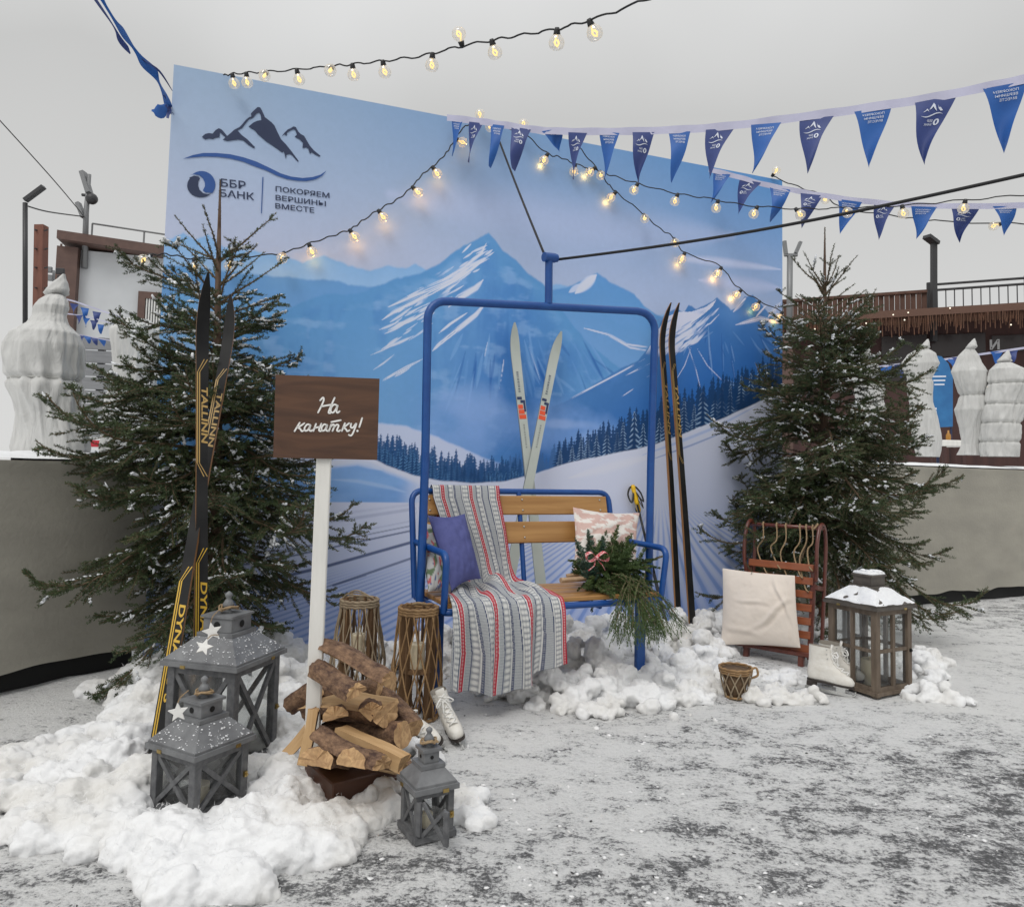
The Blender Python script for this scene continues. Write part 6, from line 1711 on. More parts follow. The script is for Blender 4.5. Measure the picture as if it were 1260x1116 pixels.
# ================================================================== BUNTING
ribbon_m = mat('lavender_ribbon', (.52, .52, .66), .7, color2=(.46, .46, .60), scale=(8, 8, 8)); pen_l = mat('bright_blue_satin', (.014, .11, .40), .55, color2=(.012, .092, .35), scale=(9, 9, 9), bump=.1); pen_n = mat('dark_blue_satin', (.030, .055, .21), .55, color2=(.026, .048, .185), scale=(9, 9, 9), bump=.1)
print_w = mat('white_print', (.66, .70, .80), .6)
def pennant(root, TL, TR, TIP, navy_, mirror, seed, detail=True, twist=False):
    rn = random.Random(seed); TL, TR, TIP = Vector(TL), Vector(TR), Vector(TIP)
    nrm = (TR - TL).cross(TIP - TL).normalized(); amp = (TR - TL).length * rn.uniform(.05, .14); ph = rn.uniform(0, 6); n = 12
    if nrm.y > 0: nrm = -nrm
    def S(u, v):
        half = 1 - v
        mid = (TL + TR) / 2
        p = mid.lerp(TIP, v) + (TR - TL) * (u - .5) * half
        bow_ = .05 * sin(pi * v) * (1 if seed % 2 else -1) + .03 * sin(2 * pi * v + ph)
        p += (TR - TL) * bow_
        w = amp * (sin(v * 4.2 + ph + u * 2.2) - sin(ph + u * 2.2)) * min(1, v * 3)
        q = p + nrm * w
        if twist and u + v > .75: q = q + nrm * -.02
        return q
    m = MB(); m.grid(n, n, S); o = m.build('pennant', pen_n if navy_ else pen_l, root, smooth=True, world=True)
    if not detail: return
    t = MB()
    def pl(x, z, off=.003):                                     # x -.5..+.5 across the top, z 0..1 downwards
        if mirror: x = -x
        half = max(1 - z, .02)
        u = .5 + x / half
        return S(min(max(u, 0), 1), z) + nrm * off
    if navy_:
        for a in ([(-.24, .20), (-.16, .145), (-.13, .15), (-.09, .105), (-.12, .16), (-.18, .20)], [(-.1, .20), (-.02, .10), (.03, .065), (.06, .11), (.10, .165), (.05, .15), (.02, .12), (-.03, .16)], [(.09, .19), (.15, .14), (.19, .17), (.24, .19), (.19, .185), (.15, .165)]):
            t.add([pl(*p) for p in a], [tuple(range(len(a)))])
        stroke(t, [(-.26 + .52 * k / 10, .245 - .02 * sin(2 * pi * k / 10)) for k in range(11)], .018, lambda x, z: pl(x, z), taper=True)
        t.add([pl(-.15 + .07 * cos(2 * pi * k / 16), .345 + .045 * sin(2 * pi * k / 16)) for k in range(16)] + [pl(-.15 + .026 * cos(2 * pi * k / 16 + .3), .345 + .028 * sin(2 * pi * k / 16 + .3)) for k in range(16)], [(k, (k + 1) % 16, 16 + (k + 1) % 16, 16 + k) for k in range(16)])
        lines = (("ББР", -.05, .335, .13, .032), ("БАНК", -.05, .385, .18, .032))
    else: lines = (("ПОКОРЯЕМ", -.30, .115, .58, .036), ("ВЕРШИНЫ", -.28, .175, .52, .036), ("ВМЕСТЕ", -.26, .235, .40, .036))
    for s, x, z, w, h in lines: put_text(t, s, 0, 0, 1, 1, lambda a, b, x=x, z=z, w=w, h=h: pl(x + a * w, z - b * h), bold=.01)
    t.build('pennant_print', print_w, o, world=True)
def bunting(label, ribbon, pens, width, mirror, start_navy, group, detail=True, twisted=()):
    R = spline(ribbon, 8); root = thing('bunting', label, 'bunting', T(R[0]), group)
    m = MB(); n = len(R); rn = random.Random(3)
    vs = [p + Vector((0, .004 * sin(i), width / 2)) for i, p in enumerate(R)] + [p - Vector((0, .003 * sin(i * .7), width / 2)) for i, p in enumerate(R)]
    m.add(vs, [(i, i + 1, n + i + 1, n + i) for i in range(n - 1)]); m.build('ribbon', ribbon_m, root, smooth=True, world=True)
    for k, (a, b, c) in enumerate(pens): pennant(root, a, b, c, (k + start_navy) % 2 == 1, mirror, k * 7 + 3, detail, k in twisted)
    return root
def dU(x): return 1 / lerp(1 / 4.86, 1 / 3.4, (x - 555) / 690)
UP = [(556, 148, 569, 150, 557, 193), (577, 150, 594, 152, 577, 201), (604, 153, 621, 155, 603, 206), (630, 156, 654, 160, 632, 209), (666, 162, 690, 158, 686, 186), (699, 163, 722, 164, 706, 222), (737, 162, 762, 164, 744, 222), (778, 163, 805, 163, 784, 224),
      (823, 162, 850, 162, 826, 224), (868, 160, 903, 158, 873, 221), (924, 154, 961, 151, 926, 215), (984, 147, 1026, 143, 994, 215), (1050, 138, 1096, 131, 1068, 206), (1125, 127, 1177, 117, 1137, 200), (1208, 110, 1262, 100, 1235, 186)]
bunting('large blue pennant bunting strung from the photo wall top to the upper right corner',
        [at(x, y, dU(x)) for x, y in ((550, 145), (585, 149), (620, 154), (660, 160), (700, 162), (760, 162), (830, 160), (900, 155), (980, 145), (1060, 134), (1150, 120), (1230, 104), (1275, 95))],
        [(at(a, b, dU(a)), at(c, d, dU(c)), at(e_, f, dU((a + c) / 2))) for a, b, c, d, e_, f in UP], .047, True, 0, 'blue bank bunting above the scene', twisted=(4,))
def dL(x): return lerp(5.5, 4.7, (x - 870) / 380)
LO = [(878, 212, 899, 215, 875, 250), (910, 220, 936, 225, 908, 265), (948, 230, 974, 234, 948, 273), (986, 238, 1014, 241, 987, 280), (1030, 245, 1060, 249, 1033, 288), (1075, 250, 1102, 252, 1081, 296), (1121, 254, 1153, 255, 1127, 295), (1170, 255, 1206, 255, 1181, 298), (1222, 254, 1252, 254, 1236, 290)]
bunting('smaller lower pennant bunting running right from the top right part of the photo wall',
        [at(x, y, dL(x)) for x, y in ((872, 209), (905, 217), (940, 227), (985, 236), (1040, 245), (1110, 252), (1180, 254), (1262, 253))],
        [(at(a, b, dL(a)), at(c, d, dL(c)), at(e_, f, dL(a))) for a, b, c, d, e_, f in LO], .04, False, 0, 'blue bank bunting above the scene')
# twisted end tied to the top left corner
tw = thing('twisted_bunting', 'blue bunting twisted into a rope and knotted to the left edge of the photo wall', 'bunting', T(at(207, 130, 4.36)))
for pts, w, mt, sd in (([(118, -12), (140, 24), (155, 46), (172, 70), (190, 92), (200, 112), (208, 132)], .075, pen_l, 1), ([(112, -8), (138, 30), (150, 52), (160, 66)], .05, pen_n, 4), ([(176, 74), (196, 88), (212, 112)], .016, pen_n, 2), ([(206, 128), (198, 137), (186, 136)], .05, pen_l, 6), ([(206, 130), (210, 138), (213, 142)], .02, pen_n, 8), ([(202, 118), (208, 130), (206, 146)], .03, pen_n, 9)):
    P = spline([at(x, y, lerp(4.36, 3.7, max(0, 132 - y) / 140)) for x, y in pts], 6); n = len(P); m = MB(); vs = []
    for i, p in enumerate(P):
        a = sd + i * .33; k = w * (.45 + .3 * abs(cos(a * .8))) * (1 if i < n - 3 or sd < 6 else .5)
        tg_ = (P[min(i + 1, n - 1)] - P[max(i - 1, 0)]).normalized(); o = (Vector((-tg_.z, 0, tg_.x)) + Vector((0, .6 * sin(a), 0))) * k * (.75 + .25 * sin(a * 1.7))
        vs += [p + o, p - o * .2 + Vector((0, -.012 * sin(a), 0)), p - o]
    m.add(vs, [(3 * i + j, 3 * i + j + 1, 3 * i + j + 4, 3 * i + j + 3) for i in range(n - 1) for j in (0, 1)]); m.build('cloth_strip', mt, tw, world=True, smooth=True)

# ================================================================== PLINTHS WITH WRAPPED STATUES
tarp = mat('grey_tarpaulin', (.335, .318, .27), .75, color2=(.28, .266, .228), scale=(2.5, 2.5, 5), detail=6, bump=.25, bscale=40); gap_shade_m = mat('painted_gap_shade', (.012, .012, .012), .9)
snow_top = mat('settled_snow', (.84, .85, .86), .9, color2=(.76, .77, .78), scale=(6, 6, 6), bump=.4, bscale=40)
def plinth(label, a, b, depth, top, hem, seed):
    a, b = Vector(a), Vector(b); L = (b - a).length; M = frame_from(a, b - a)
    root = thing('covered_plinth', label, 'plinth', M)
    m = MB()
    def fn(u, v):
        x = L * u; hz = hem * (.92 + .22 * mnoise.noise(Vector((x * 2.3, seed, 0)))) + .004 * sin(x * 17 + seed)
        z = lerp(hz, top, v); y = -.010 * mnoise.fractal(Vector((x * 1.3, z * 1.2, seed)), 1, 2, 3) - .012 * (1 - v) ** 3 * sin(x * 9 + 2 * sin(x * 2.1)) - (.006 if v > .97 else 0)
        return (x, y, z)
    m.grid(int(L * 26) + 2, 40, fn)
    m.add([(0, .0, hem), (0, depth, hem), (0, depth, top), (0, .0, top)], [(0, 1, 2, 3)]); m.add([(L, .0, hem), (L, depth, hem), (L, depth, top), (L, .0, top)], [(3, 2, 1, 0)])
    m.add([(0, 0, top), (L, 0, top), (L, depth, top), (0, depth, top)], [(0, 1, 2, 3)])
    m.build('tarpaulin_cover', tarp, root, smooth=True)
    v = MB(); v.box((L / 2, depth / 2 + .02, top / 2 - .01), (L - .06, depth - .08, top - .02)); v.build('painted_shade_core', gap_shade_m, root)  # near-black inner box: shade of the gap under the hem put into colour
    s = MB()
    s.grid(int(L * 14) + 2, int(depth * 14) + 2, lambda u, w: (L * u, .015 + (depth - .02) * w, top + .004 + .05 * min(1, 9 * min(w + .02, 1.0 - w + .1)) * (.45 + .5 * mnoise.fractal(Vector((L * u * 2.2, depth * w * 2.2, seed)), 1, 2, 3) + .3)))
    s.build('snow_layer', snow_top, root, smooth=True)
    return root
dirL = Vector((.27, .40, 0)).normalized()
eL = Vector((-2.075, 4.245, 0)); plinth('grey tarpaulin covered plinth at the left behind the spruce', eL - dirL * 2.4, eL, 1.6, 1.15, .115, 2)
dirR = Vector((1.19, .57, 0)).normalized(); sR = Vector((2.42, 6.13, 0)); plinth('grey tarpaulin covered plinth at the right behind the spruce', sR, sR + dirR * 5.2, 2.6, 1.28, .12, 7)
fleece = mat('white_fleece_wrap', (.60, .60, .585), .8, color2=(.52, .52, .505), scale=(16, 16, 5), detail=8, dist=1.5, bump=1.0); cordm = mat('tie_cord', (.42, .42, .40), .8)
def statue(label, px, py_foot, py_top, depth, wid, prof, ties, seed, lean=0.0, knot=True):
    b = at(px, py_foot, depth); h = (py_foot - py_top) / FPX * depth
    root = thing('wrapped_statue', label, 'statue', T(b) @ RZ(-px / 2000), 'statues wrapped in white fleece')
    zs, ws = [p[0] for p in prof], [p[1] for p in prof]; N, K = 150, 130; m = MB()
    def fn(u, v):
        a = 2 * pi * u; w = interp(v, zs, ws) * wid
        pin = 1 - sum(.10 * exp(-((v - t) / .018) ** 2) for t in ties)
        cx = wid * .5 * lean * v + wid * .16 * sin(v * 5 + seed)
        fold = 0
        for t0, t1 in zip([0] + list(ties), list(ties) + [1]):
            if t0 <= v <= t1: f = (v - t0) / max(t1 - t0, 1e-3); fold = 1 - .75 * sin(pi * f)
        w *= 1 + .22 * sin(2 * a + 1.3 * seed + v * 2.4) * (.4 + .6 * sin(v * 7 + seed)) + .10 * sin(a + 4 * v + seed)
        r = w * pin * (1 + .04 * fold * sin(a * 13 + seed + 2.5 * sin(v * 9)) + .10 * mnoise.fractal(Vector((cos(a) * 1.2 + seed, sin(a) * 1.2, v * 4)), 1, 2, 2) - .16 * abs(mnoise.noise(Vector((cos(a) * 2.4 + seed, sin(a) * 2.4 + v * 1.5, v * 2.6 + 1.6 * sin(a + seed))))) - .085 * abs(mnoise.noise(Vector((cos(a) * 5.5, sin(a) * 5.5 + v * 3 + seed, v * 5 + 2.2 * sin(a * 1.0 + seed))))) + .05)
        return (cx + r * cos(a), r * .8 * sin(a), h * v)
    m.grid(N, K, fn, wrap=True)
    ob = m.build('fleece_body', fleece, root, smooth=True)
    if knot:
        k = MB(); tx_ = fn(0, 1.0)[0] - interp(1.0, zs, ws) * wid
        def kn(u, v):
            a = 2 * pi * u; r = wid * interp(v, [0, .25, .55, 1], [.16, .34, .22, .04]) * (1 + .3 * mnoise.noise(Vector((cos(a) * 2 + seed, sin(a) * 2, v * 4))))
            return (tx_ + r * cos(a) + wid * .25 * v, r * sin(a), h * .985 + wid * .75 * v)
        k.grid(24, 14, kn, wrap=True); k.build('gathered_knot', fleece, root, smooth=True)
    for t in ties:
        q = MB(); q.tube([Vector(fn(i / 40, t)) * 1.0 + Vector((0, 0, 0)) for i in range(40)], .006, 5, closed=True); q.build('tie_cord', cordm, root, smooth=True)
    return root
body = [(0, .75), (.1, .7), (.3, .72), (.45, .95), (.55, .8), (.68, .95), (.80, 1.0), (.85, .6), (.92, .62), (1, .3)]
statue('big white wrapped statue at the left edge on the plinth', 48, 572, 362, 4.15, .19, [(0, .82), (.1, .92), (.3, .86), (.45, 1.0), (.58, 1.02), (.70, 1.1), (.77, 1.02), (.83, .66), (.88, .55), (.93, .6), (.97, .5), (1, .32)], (.50,), 1, .5)
statue('white wrapped statue poking out between the left spruce and the photo wall', 158, 566, 392, 4.9, .17, [(0, .9), (.4, 1.0), (.75, 1.05), (.92, .95), (1, .5)], (.5,), 5, .1, knot=False)
statue('white wrapped statue mostly hidden by the right spruce', 1066, 556, 440, 7.2, .15, body, (.35, .7), 11)
statue('white wrapped statue with a round head right of the right spruce', 1137, 562, 428, 7.7, .155, [(0, .7), (.15, .85), (.3, .85), (.5, .72), (.68, .75), (.74, .7), (.86, .98), (.95, .7), (1, .25)], (.72,), 14)
statue('tall slender white wrapped statue with a pinched waist and topknot', 1192, 560, 428, 7.9, .165, [(0, .70), (.1, .58), (.25, .72), (.42, 1.04), (.56, .72), (.66, .92), (.78, .98), (.86, .68), (.93, .52), (1, .2)], (.56,), 19, .6)
statue('white wrapped statue tied with many cords at the right edge', 1236, 562, 446, 7.7, .20, [(0, .8), (.2, .95), (.5, 1.0), (.8, 1.0), (.93, .8), (1, .35)], (.16, .36, .56, .78), 23)

# ================================================================== LEFT BACKGROUND
wallw = mat('pale_render', (.62, .64, .66), .85, color2=(.56, .58, .60), scale=(1.5, 1.5, 1.5), bump=.1); browng = mat('brown_trim', (.13, .075, .06), .6, color2=(.10, .058, .048), scale=(6, 6, 6)); darkm = mat('dark_grey_metal', (.05, .05, .053), .5, .3); greym = mat('grey_metal', (.22, .225, .23), .5, .4)
D0 = 14.0
def L_(px, py, d=D0): return at(px, py, d)
HB = Plane((L_(78, 572).x, L_(78, 572).y, 0), radians(16))
house = thing('pale_building', 'pale rendered building with brown roof edge at the far left', 'building', HB.M)
q = lambda px, py, y=0.0: HB.hit(px, py, y)
w0, w1 = q(99, 310), q(250, 330); zt_ = q(99, 308).z; zb = -.2
m = MB(); m.box(((w0.x + w1.x + 3) / 2, 2.0, (zt_ + zb) / 2), (w1.x + 3 - w0.x, 4.0, zt_ - zb)); m.build('wall', wallw, house)
m = MB(); m.box((w0.x - .17, 1.9, (zt_ + zb) / 2), (.36, 4.2, zt_ - zb - .01)); m.build('corner_board', browng, house)
m = MB(); r0 = q(77, 294).x; zr = q(77, 296).z
m.add([(r0, -.35, zr - .06), (w1.x + 3, -.35, zr - .42), (w1.x + 3, 4.3, zr - .42), (r0, 4.3, zr - .06), (r0, -.35, zr + .10), (w1.x + 3, -.35, zr - .22), (w1.x + 3, 4.3, zr - .22), (r0, 4.3, zr + .10)], [(3, 2, 1, 0), (4, 5, 6, 7), (0, 1, 5, 4), (1, 2, 6, 5), (2, 3, 7, 6), (3, 0, 4, 7)])
roofb = m.build('roof', browng, house)
m = MB(); m.add([(r0 + .02, -.05, zr - .08), (w0.x - .34, -.05, zr - .08), (w0.x - .34, -.05, zt_ - 1.9)], [(0, 1, 2)]); m.build('eave_bracket', browng, house)
m = MB()
for z in (.25, .5): m.tube([(w0.x + .1, .3, zr - .02 + z), (w1.x + 2.6, .3, zr - .28 + z)], .018, 6)
for k in range(6): x = lerp(w0.x + .1, w1.x + 2.6, k / 5); m.tube([(x, .3, zr - .3), (x, .3, zr + .48 - .05 * k)], .018, 6)
m.build('roof_railing', greym, roofb)
wx0, wx1, wz0, wz1 = q(168, 420).x, q(212, 420).x, q(180, 424).z, q(180, 360).z
m = MB(); t = .13
m.box(((wx0 + wx1) / 2, -.03, wz1 - t / 2), (wx1 - wx0, .1, t)); m.box(((wx0 + wx1) / 2, -.03, wz0 + t / 2), (wx1 - wx0, .1, t)); m.box((wx0 + t / 2, -.03, (wz0 + wz1) / 2), (t, .098, wz1 - wz0 - 2 * t)); m.box((wx1 - t / 2, -.03, (wz0 + wz1) / 2), (t, .098, wz1 - wz0 - 2 * t))
win = m.build('window', browng, house)
m = MB(); m.box(((wx0 + wx1) / 2, -.005, (wz0 + wz1) / 2), (wx1 - wx0 - 2 * t, .02, wz1 - wz0 - 2 * t)); m.build('pane', mat('dim_window', (.10, .11, .12), .15), win)
m = MB()
for k in range(8): x = lerp(wx0 + t, wx1 - t, (k + .5) / 8); m.tube([(x, -.05, wz0 + t), (x, -.05, wz1 - t)], .016, 6)
m.build('window_bars', mat('white_bars', (.72, .72, .70), .6), win)
# roof mast with floodlights
def pole(name, label, cat, pts, r, material, group=None):
    root = thing(name, label, cat, T(pts[0]), group); b = MB(); b.tube(pts, r, 8); b.build('pole', material, root, smooth=True, world=True); return root
mast = pole('floodlight_mast', 'grey mast with slanting strip lamps rising behind the pale building', 'mast', [L_(104, 330), L_(106, 262), L_(110, 215)], [.06, .05, .035], greym)
m = MB(); m.bar(L_(110, 238), L_(102, 212), .16, .08); m.bar(L_(103, 268), L_(96, 250), .12, .07); m.build('strip_lamp', greym, mast, world=True)
m = MB(); m.tube([L_(101, 240), L_(118, 242)], .03, 6); m.build('cross_arm', darkm, mast, world=True); m = MB(); m.ball(L_(113, 245), .11); m.build('camera_dome', darkm, mast, world=True, smooth=True)
lampL = pole('street_lamp', 'dark street lamp with a straight angled head cut by the left edge', 'street lamp', [L_(31, 420, 11), L_(31, 330, 11), L_(31, 250, 11)], .035, darkm)
m = MB(); m.bar(L_(31, 247, 11), L_(54, 230, 11), .09, .05); m.build('lamp_head', darkm, lampL, world=True)
post_b = pole('wooden_post', 'square brown timber post near the left edge', 'post', [L_(49, 420, 10), L_(50, 278, 10)], .001, browng)
m = MB(); m.bar(L_(47, 500, 10), L_(51, 278, 10), .125, .125, (0, 1, 0)); m.build('timber', mat('red_brown_timber', (.19, .075, .05), .7, color2=(.14, .055, .038), scale=(20, 20, 3)), post_b, world=True)
m = MB()
for y in (284, 307, 330, 355):
    for x in (46, 55): m.tube([L_(x, y, 9.95), L_(x + (3 if x > 50 else -3), y - 1, 9.9)], .012, 5)
m.build('wire_hooks', darkm, post_b, world=True)
fl = pole('floodlight_stand', 'pair of small grey floodlights on a thin pole left of the pale building', 'floodlight', [L_(66, 420, 12), L_(66, 333, 12)], .02, greym)
for x, y in ((59, 332), (60, 342), (74, 334), (76, 343)):
    m = MB(); m.bevbox((0, 0, 0), (.13, .05, .10), .01, T(L_(x, y, 11.9)) @ RZ(.2)); m.build('floodlight', darkm if x > 70 else greym, fl, world=True)
def wire(label, pts, r=.012):
    m = MB(); m.tube(spline(pts, 6), r, 5); tag(m.build('overhead_wire', cable_m, None, smooth=True), label, 'wire', 'thin overhead wires at the left')
wire('thin wire slanting down from the upper left edge to the mast', [L_(-40, 105, 11), L_(60, 215, 12), L_(103, 266)], .009)
wire('thin wire sagging from the left street lamp to the mast', [L_(31, 253, 11), L_(60, 261, 12), L_(104, 267)], .012)
FN = Plane((L_(70, 572, 10).x, L_(70, 572, 10).y, 0), radians(12))
fence = thing('slatted_fence', 'grey horizontal slat fence between the left statues', 'fence', FN.M)
x0f, x1f = FN.hit(62, 450).x, FN.hit(230, 450).x; ztop = FN.hit(100, 414).z
slm = mat('grey_slats', (.27, .275, .285), .6, color2=(.22, .225, .235), scale=(3, 3, 20)); m = MB(); nsl = 15
for k in range(nsl): z = ztop - .09 - .185 * k; m.box(((x0f + x1f) / 2, 0, z), (x1f - x0f, .03, .165))
m.build('slats', slm, fence)
for k in range(4): m = MB(); m.box((lerp(x0f + .1, x1f - .1, k / 3), .06, ztop / 2), (.08, .08, ztop)); m.build('fence_post', darkm, fence)
RB = Plane((L_(40, 560, 8).x, L_(40, 560, 8).y, 0), radians(8))
kiosk = thing('rink_board', 'low red and white striped board behind the left statue', 'board', RB.M)
xa, xb = RB.hit(34, 545).x, RB.hit(150, 545).x
for k, (p0, p1, c) in enumerate(((537, 541, (.72, .72, .72)), (541, 549, (.50, .02, .04)), (549, 553, (.72, .72, .72)), (553, 600, (.60, .62, .64)))):
    z1, z0 = RB.hit(80, p0).z, RB.hit(80, p1).z; m = MB(); m.box(((xa + xb) / 2, 0, (z0 + z1) / 2), (xb - xa, .06 + .004 * (k % 2), z1 - z0)); m.build('stripe', mat('board_paint', c, .5), kiosk)
m = MB(); m.box(((xa + xb) / 2, .05, RB.hit(80, 600).z / 2), (xb - xa, .03, RB.hit(80, 600).z)); m.build('board_base', greym, kiosk)
d9 = 9.5
bunting('tiny blue pennant bunting in front of the pale building at the far left', [L_(60, 364, d9), L_(88, 370, d9), L_(112, 378, d9), L_(150, 391, d9)],
        [(L_(x - 5, y, d9), L_(x + 6, y + 2, d9), L_(x, y + 14, d9)) for x, y in ((72, 369), (91, 373), (104, 378), (119, 383))], .02, False, 0, 'tiny far blue buntings', detail=False)
bunting('second tiny blue pennant row just below the first at the far left', [L_(80, 386, d9), L_(108, 390, d9), L_(150, 402, d9)],
        [(L_(x - 4, y, d9), L_(x + 5, y + 1, d9), L_(x, y + 12, d9)) for x, y in ((97, 387), (106, 391), (115, 394), (124, 399))], .015, False, 1, 'tiny far blue buntings', detail=False)
bunting('crumpled tiny blue pennants along the top of the grey slat fence', [L_(86, 410, 9.8), L_(108, 414, 9.8), L_(150, 422, 9.8)],
        [(L_(x - 5, y, 9.8), L_(x + 5, y + 2, 9.8), L_(x + 3, y + 10, 9.8)) for x, y in ((91, 410), (99, 412), (107, 413), (116, 415), (125, 417))], .015, False, 0, 'tiny far blue buntings', detail=False)

# ================================================================== RIGHT BACKGROUND
FC = Plane((at(1141, 592, 12.5).x, at(1141, 592, 12.5).y, 0), radians(-24))
cafe = thing('brown_building', 'long dark red brown low building with a board parapet behind the right statues', 'building', FC.M)
fa0, fa1 = FC.hit(950, 480).x - 1.5, FC.hit(1260, 480).x + 3; zf = FC.hit(1141, 398).z
redb = mat('dark_red_boards', (.075, .032, .027), .7, color2=(.05, .022, .02), scale=(9, 9, .7)); m = MB(); m.box(((fa0 + fa1) / 2, 1.5, zf / 2), (fa1 - fa0, 3.0, zf)); m.build('wall', redb, cafe)
m = MB(); m.box(((fa0 + fa1) / 2, 1.2, zf + .06), (fa1 - fa0 + .4, 3.8, .12)); eav = m.build('roof_edge', mat('roof_edge_brown', (.12, .06, .04), .7), cafe)
m = MB(); rn = random.Random(8)
for k in range(420):
    x = lerp(fa0, fa1, k / 420) + rn.uniform(-.01, .01); l = rn.uniform(.1, .34); y = -.68 + rn.uniform(-.03, .03)
    m.tube([(x, y, zf), (x + rn.uniform(-.02, .02), y, zf - l)], .009, 3)
m.build('twig_fringe', mat('dry_twigs', (.16, .075, .045), .8, color2=(.10, .05, .03), scale=(7, 7, 7)), eav)
m = MB()
for k in range(34): m.ball((lerp(fa0, fa1, rn.random()), -.72, zf - rn.uniform(-.1, .25)), .012, n=6, k=4)
tag(m.build('fairy_lights', emit_mat('tiny_lamps', (1, .9, .72), 1.0), eav, smooth=True), kind='stuff')
# openings
m = MB()
for px0, px1, p0, p1 in ((1085, 1140, 412, 470), (1146, 1212, 410, 440), (1220, 1262, 412, 434)):
    a, b = FC.hit(px0, p1, -.01), FC.hit(px1, p0, -.01); m = MB(); m.box(((a.x + b.x) / 2, -.02, (a.z + b.z) / 2), (b.x - a.x, .05, b.z - a.z)); m.build('window', mat('dark_glass', (.03, .022, .022), .2), cafe)
a = FC.hit(1218, 430, -.06)
m = MB(); s_ = FC.hit(1230, 418, -.06); put_text(m, 'И', a.x, a.z, s_.x - a.x, s_.z - a.z, lambda x, z: Vector((x, -.06, z)), .03); m.build('sign_letter', mat('pale_letter', (.5, .5, .5), .5), cafe)
# parapet of upright boards
boards = mat('parapet_boards', (.125, .062, .042), .75, color2=(.085, .042, .03), scale=(9, 9, 1.2)); m = MB()
xa, xb = FC.hit(940, 380, .1).x - 1.0, FC.hit(1141, 380, .1).x; zc = FC.hit(1141, 360, .1).z; n = 44
for k in range(n):
    x = lerp(xa, xb, (k + .5) / n); m.box((x, .1 + (.03 if k % 2 else 0), (zf + .13 + zc) / 2), ((xb - xa) / n * .92, .035, zc - zf - .12))
par = m.build('parapet', boards, cafe)
m = MB(); m.box(((xa + xb) / 2, .115, zc + .02), (xb - xa, .1, .05)); m.build('coping', boards, par)
m = MB(); rx0, rx1 = FC.hit(1143, 380, .3).x, fa1
for z in (.62, .52, .06): m.tube([(rx0, .3, zf + .12 + z), (rx1, .3, zf + .12 + z)], .022, 6)
for k in range(34):
    x = lerp(rx0, rx1, k / 33); big = k % 11 == 0; m.tube([(x, .3, zf + .12), (x, .3, zf + .12 + (.66 if big else .52))], .035 if big else .009, 6)
m.build('terrace_railing', darkm, cafe)
lampR = pole('street_lamp', 'dark square street lamp standing above the brown parapet at the right', 'street lamp', [at(1149, 420, 12.3), at(1149, 296, 12.3)], .001, darkm)
m = MB(); m.bar(at(1149, 420, 12.3), at(1149, 294, 12.3), .08, .08, (0, 1, 0)); m.bar(at(1152, 300, 12.3), at(1140, 291, 12.2), .14, .06); m.build('lamp_head', darkm, lampR, world=True)
lamp2 = pole('street_lamp', 'slim lamp pole with two upright strip lamps at the right edge of the photo wall', 'street lamp', [at(971, 420, 12.0), at(972, 315, 12.0)], .05, greym)
m = MB(); m.bar(at(967, 313, 12), at(965, 297, 12), .07, .05); m.bar(at(979, 312, 12), at(985, 298, 12), .07, .05); m.tube([at(965, 314, 12), at(981, 314, 12)], .03, 6); m.build('strip_lamp', greym, lamp2, world=True)
shed = thing('dark_kiosk', 'dark brown kiosk corner peeping out right of the photo wall', 'kiosk', T(at(966, 592, 10.5).x, at(966, 592, 10.5).y, 0))
m = MB(); c = at(960, 330, 10.5); b = at(973, 380, 10.5); m.prism([(0, 0), (.34, 0), (.34, 2.95), (.0, 3.6)], .3, T(-.28, .15, 0) @ RX(pi / 2)); m.build('kiosk_wall', browng, shed)
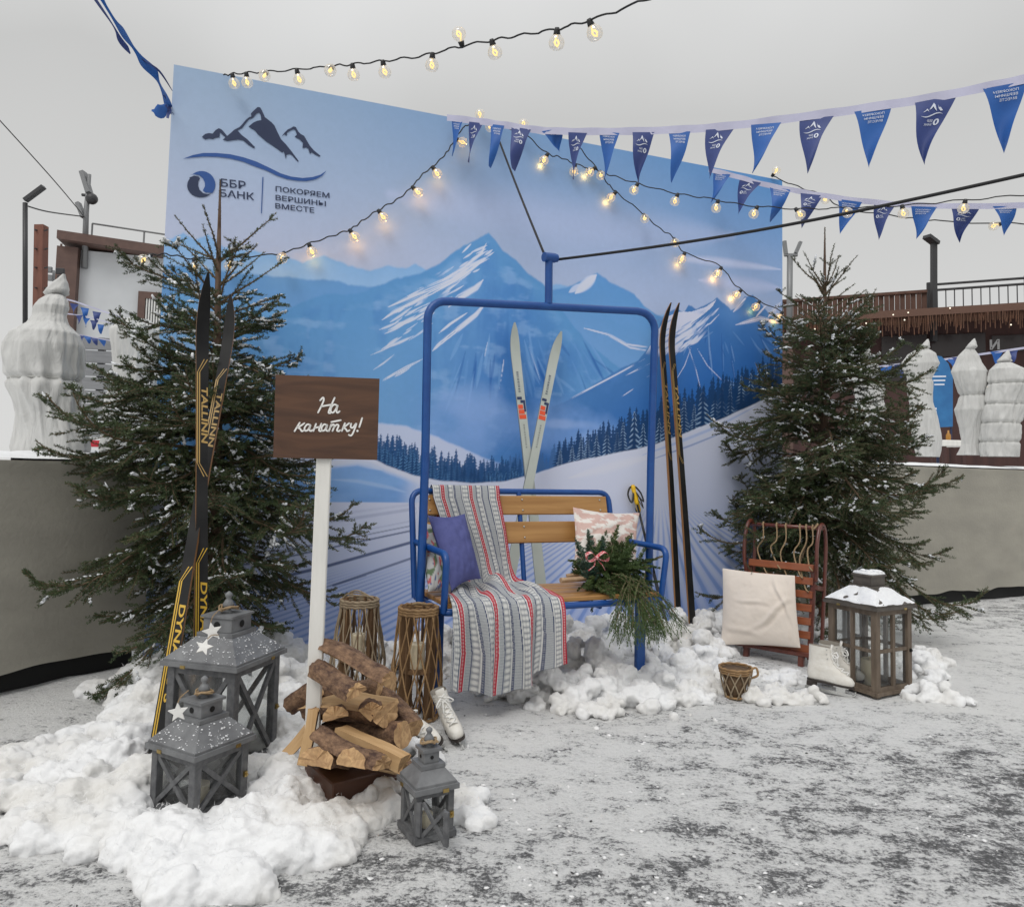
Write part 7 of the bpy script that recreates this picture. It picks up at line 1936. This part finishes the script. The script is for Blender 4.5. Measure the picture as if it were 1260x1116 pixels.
# tall blue banner on a stand, table, amber bottle
bnp = at(1158, 592, 9.6); bnp.z = 0
banner = thing('blue_banner', 'tall blue rounded banner with white lettering between two wrapped statues', 'banner', T(bnp) @ RZ(-.3))
k_ = 9.6 / FPX; bz = lambda py: 1.15 + (591 - py) * k_
pts = [(-.17, bz(526)), (.14, bz(524)), (.15, bz(462)), (.10, bz(446)), (.02, bz(437)), (-.10, bz(435)), (-.17, bz(440))]
m = MB(); m.prism(pts, .02, RX(pi / 2)); cl = m.build('banner_cloth', mat('banner_blue', (.02, .13, .33), .6, color2=(.03, .17, .40), scale=(6, 6, 6)), banner)
m = MB(); M_ = RX(pi / 2) @ T(0, 0, .022)
for k in range(3): m.box((-.01, bz(462 + 5 * k), 0), (.16 - .02 * k, .02, .001), M_)
for k in range(4): m.box((-.055, bz(502 + 4 * k), 0), (.02, .028, .001), M_)
m.build('worn_lettering', print_w, cl)
m = MB(); m.tube([(-.03, .02, 0), (-.03, .02, bz(450))], .018, 8); m.tube([(.13, .02, 1.0), (.13, .02, bz(520))], .012, 8); m.build('banner_pole', mat('navy_pole', (.02, .03, .08), .5), banner)
tb = thing('white_table', 'white counter box between the blue banner and the slender statue', 'table', T(at(1167, 592, 9.3).x, at(1167, 592, 9.3).y, 0))
zt2 = 1.15 + (591 - 541) / FPX * 9.3
m = MB(); m.bevbox((0, 0, zt2 - .04), (.30, .3, .08), .01); m.build('table_top', whitep, tb)
for sx in (-1, 1):
    for sy in (-1, 1): m = MB(); m.box((sx * .12, sy * .12, (zt2 - .08) / 2), (.04, .04, zt2 - .08)); m.build('leg', redb, tb)
bt = thing('amber_bottle', 'amber bottle standing on the white counter', 'bottle', T(at(1167, 541, 9.3).x, at(1167, 541, 9.3).y, zt2))
m = MB(); m.lathe([(.001, 0), (.028, 0), (.03, .01), (.03, .07), (.012, .10), (.011, .13), (.001, .13)], 12); m.build('bottle_body', mat('amber', (.42, .20, .04), .2), bt, smooth=True)
dB = 9.9
bunting('scraps of blue pennant bunting under the eaves behind the right statues', [at(1078, 452, dB), at(1110, 448, dB), at(1150, 444, dB), at(1200, 437, dB), at(1262, 428, dB)],
        [(at(x - 8, y, dB), at(x + 8, y - 1, dB), at(x, y + 16, dB)) for x, y in ((1090, 451), (1108, 449), (1172, 441), (1180, 440), (1226, 433), (1246, 430))], .03, False, 0, 'tiny far blue buntings', detail=False)
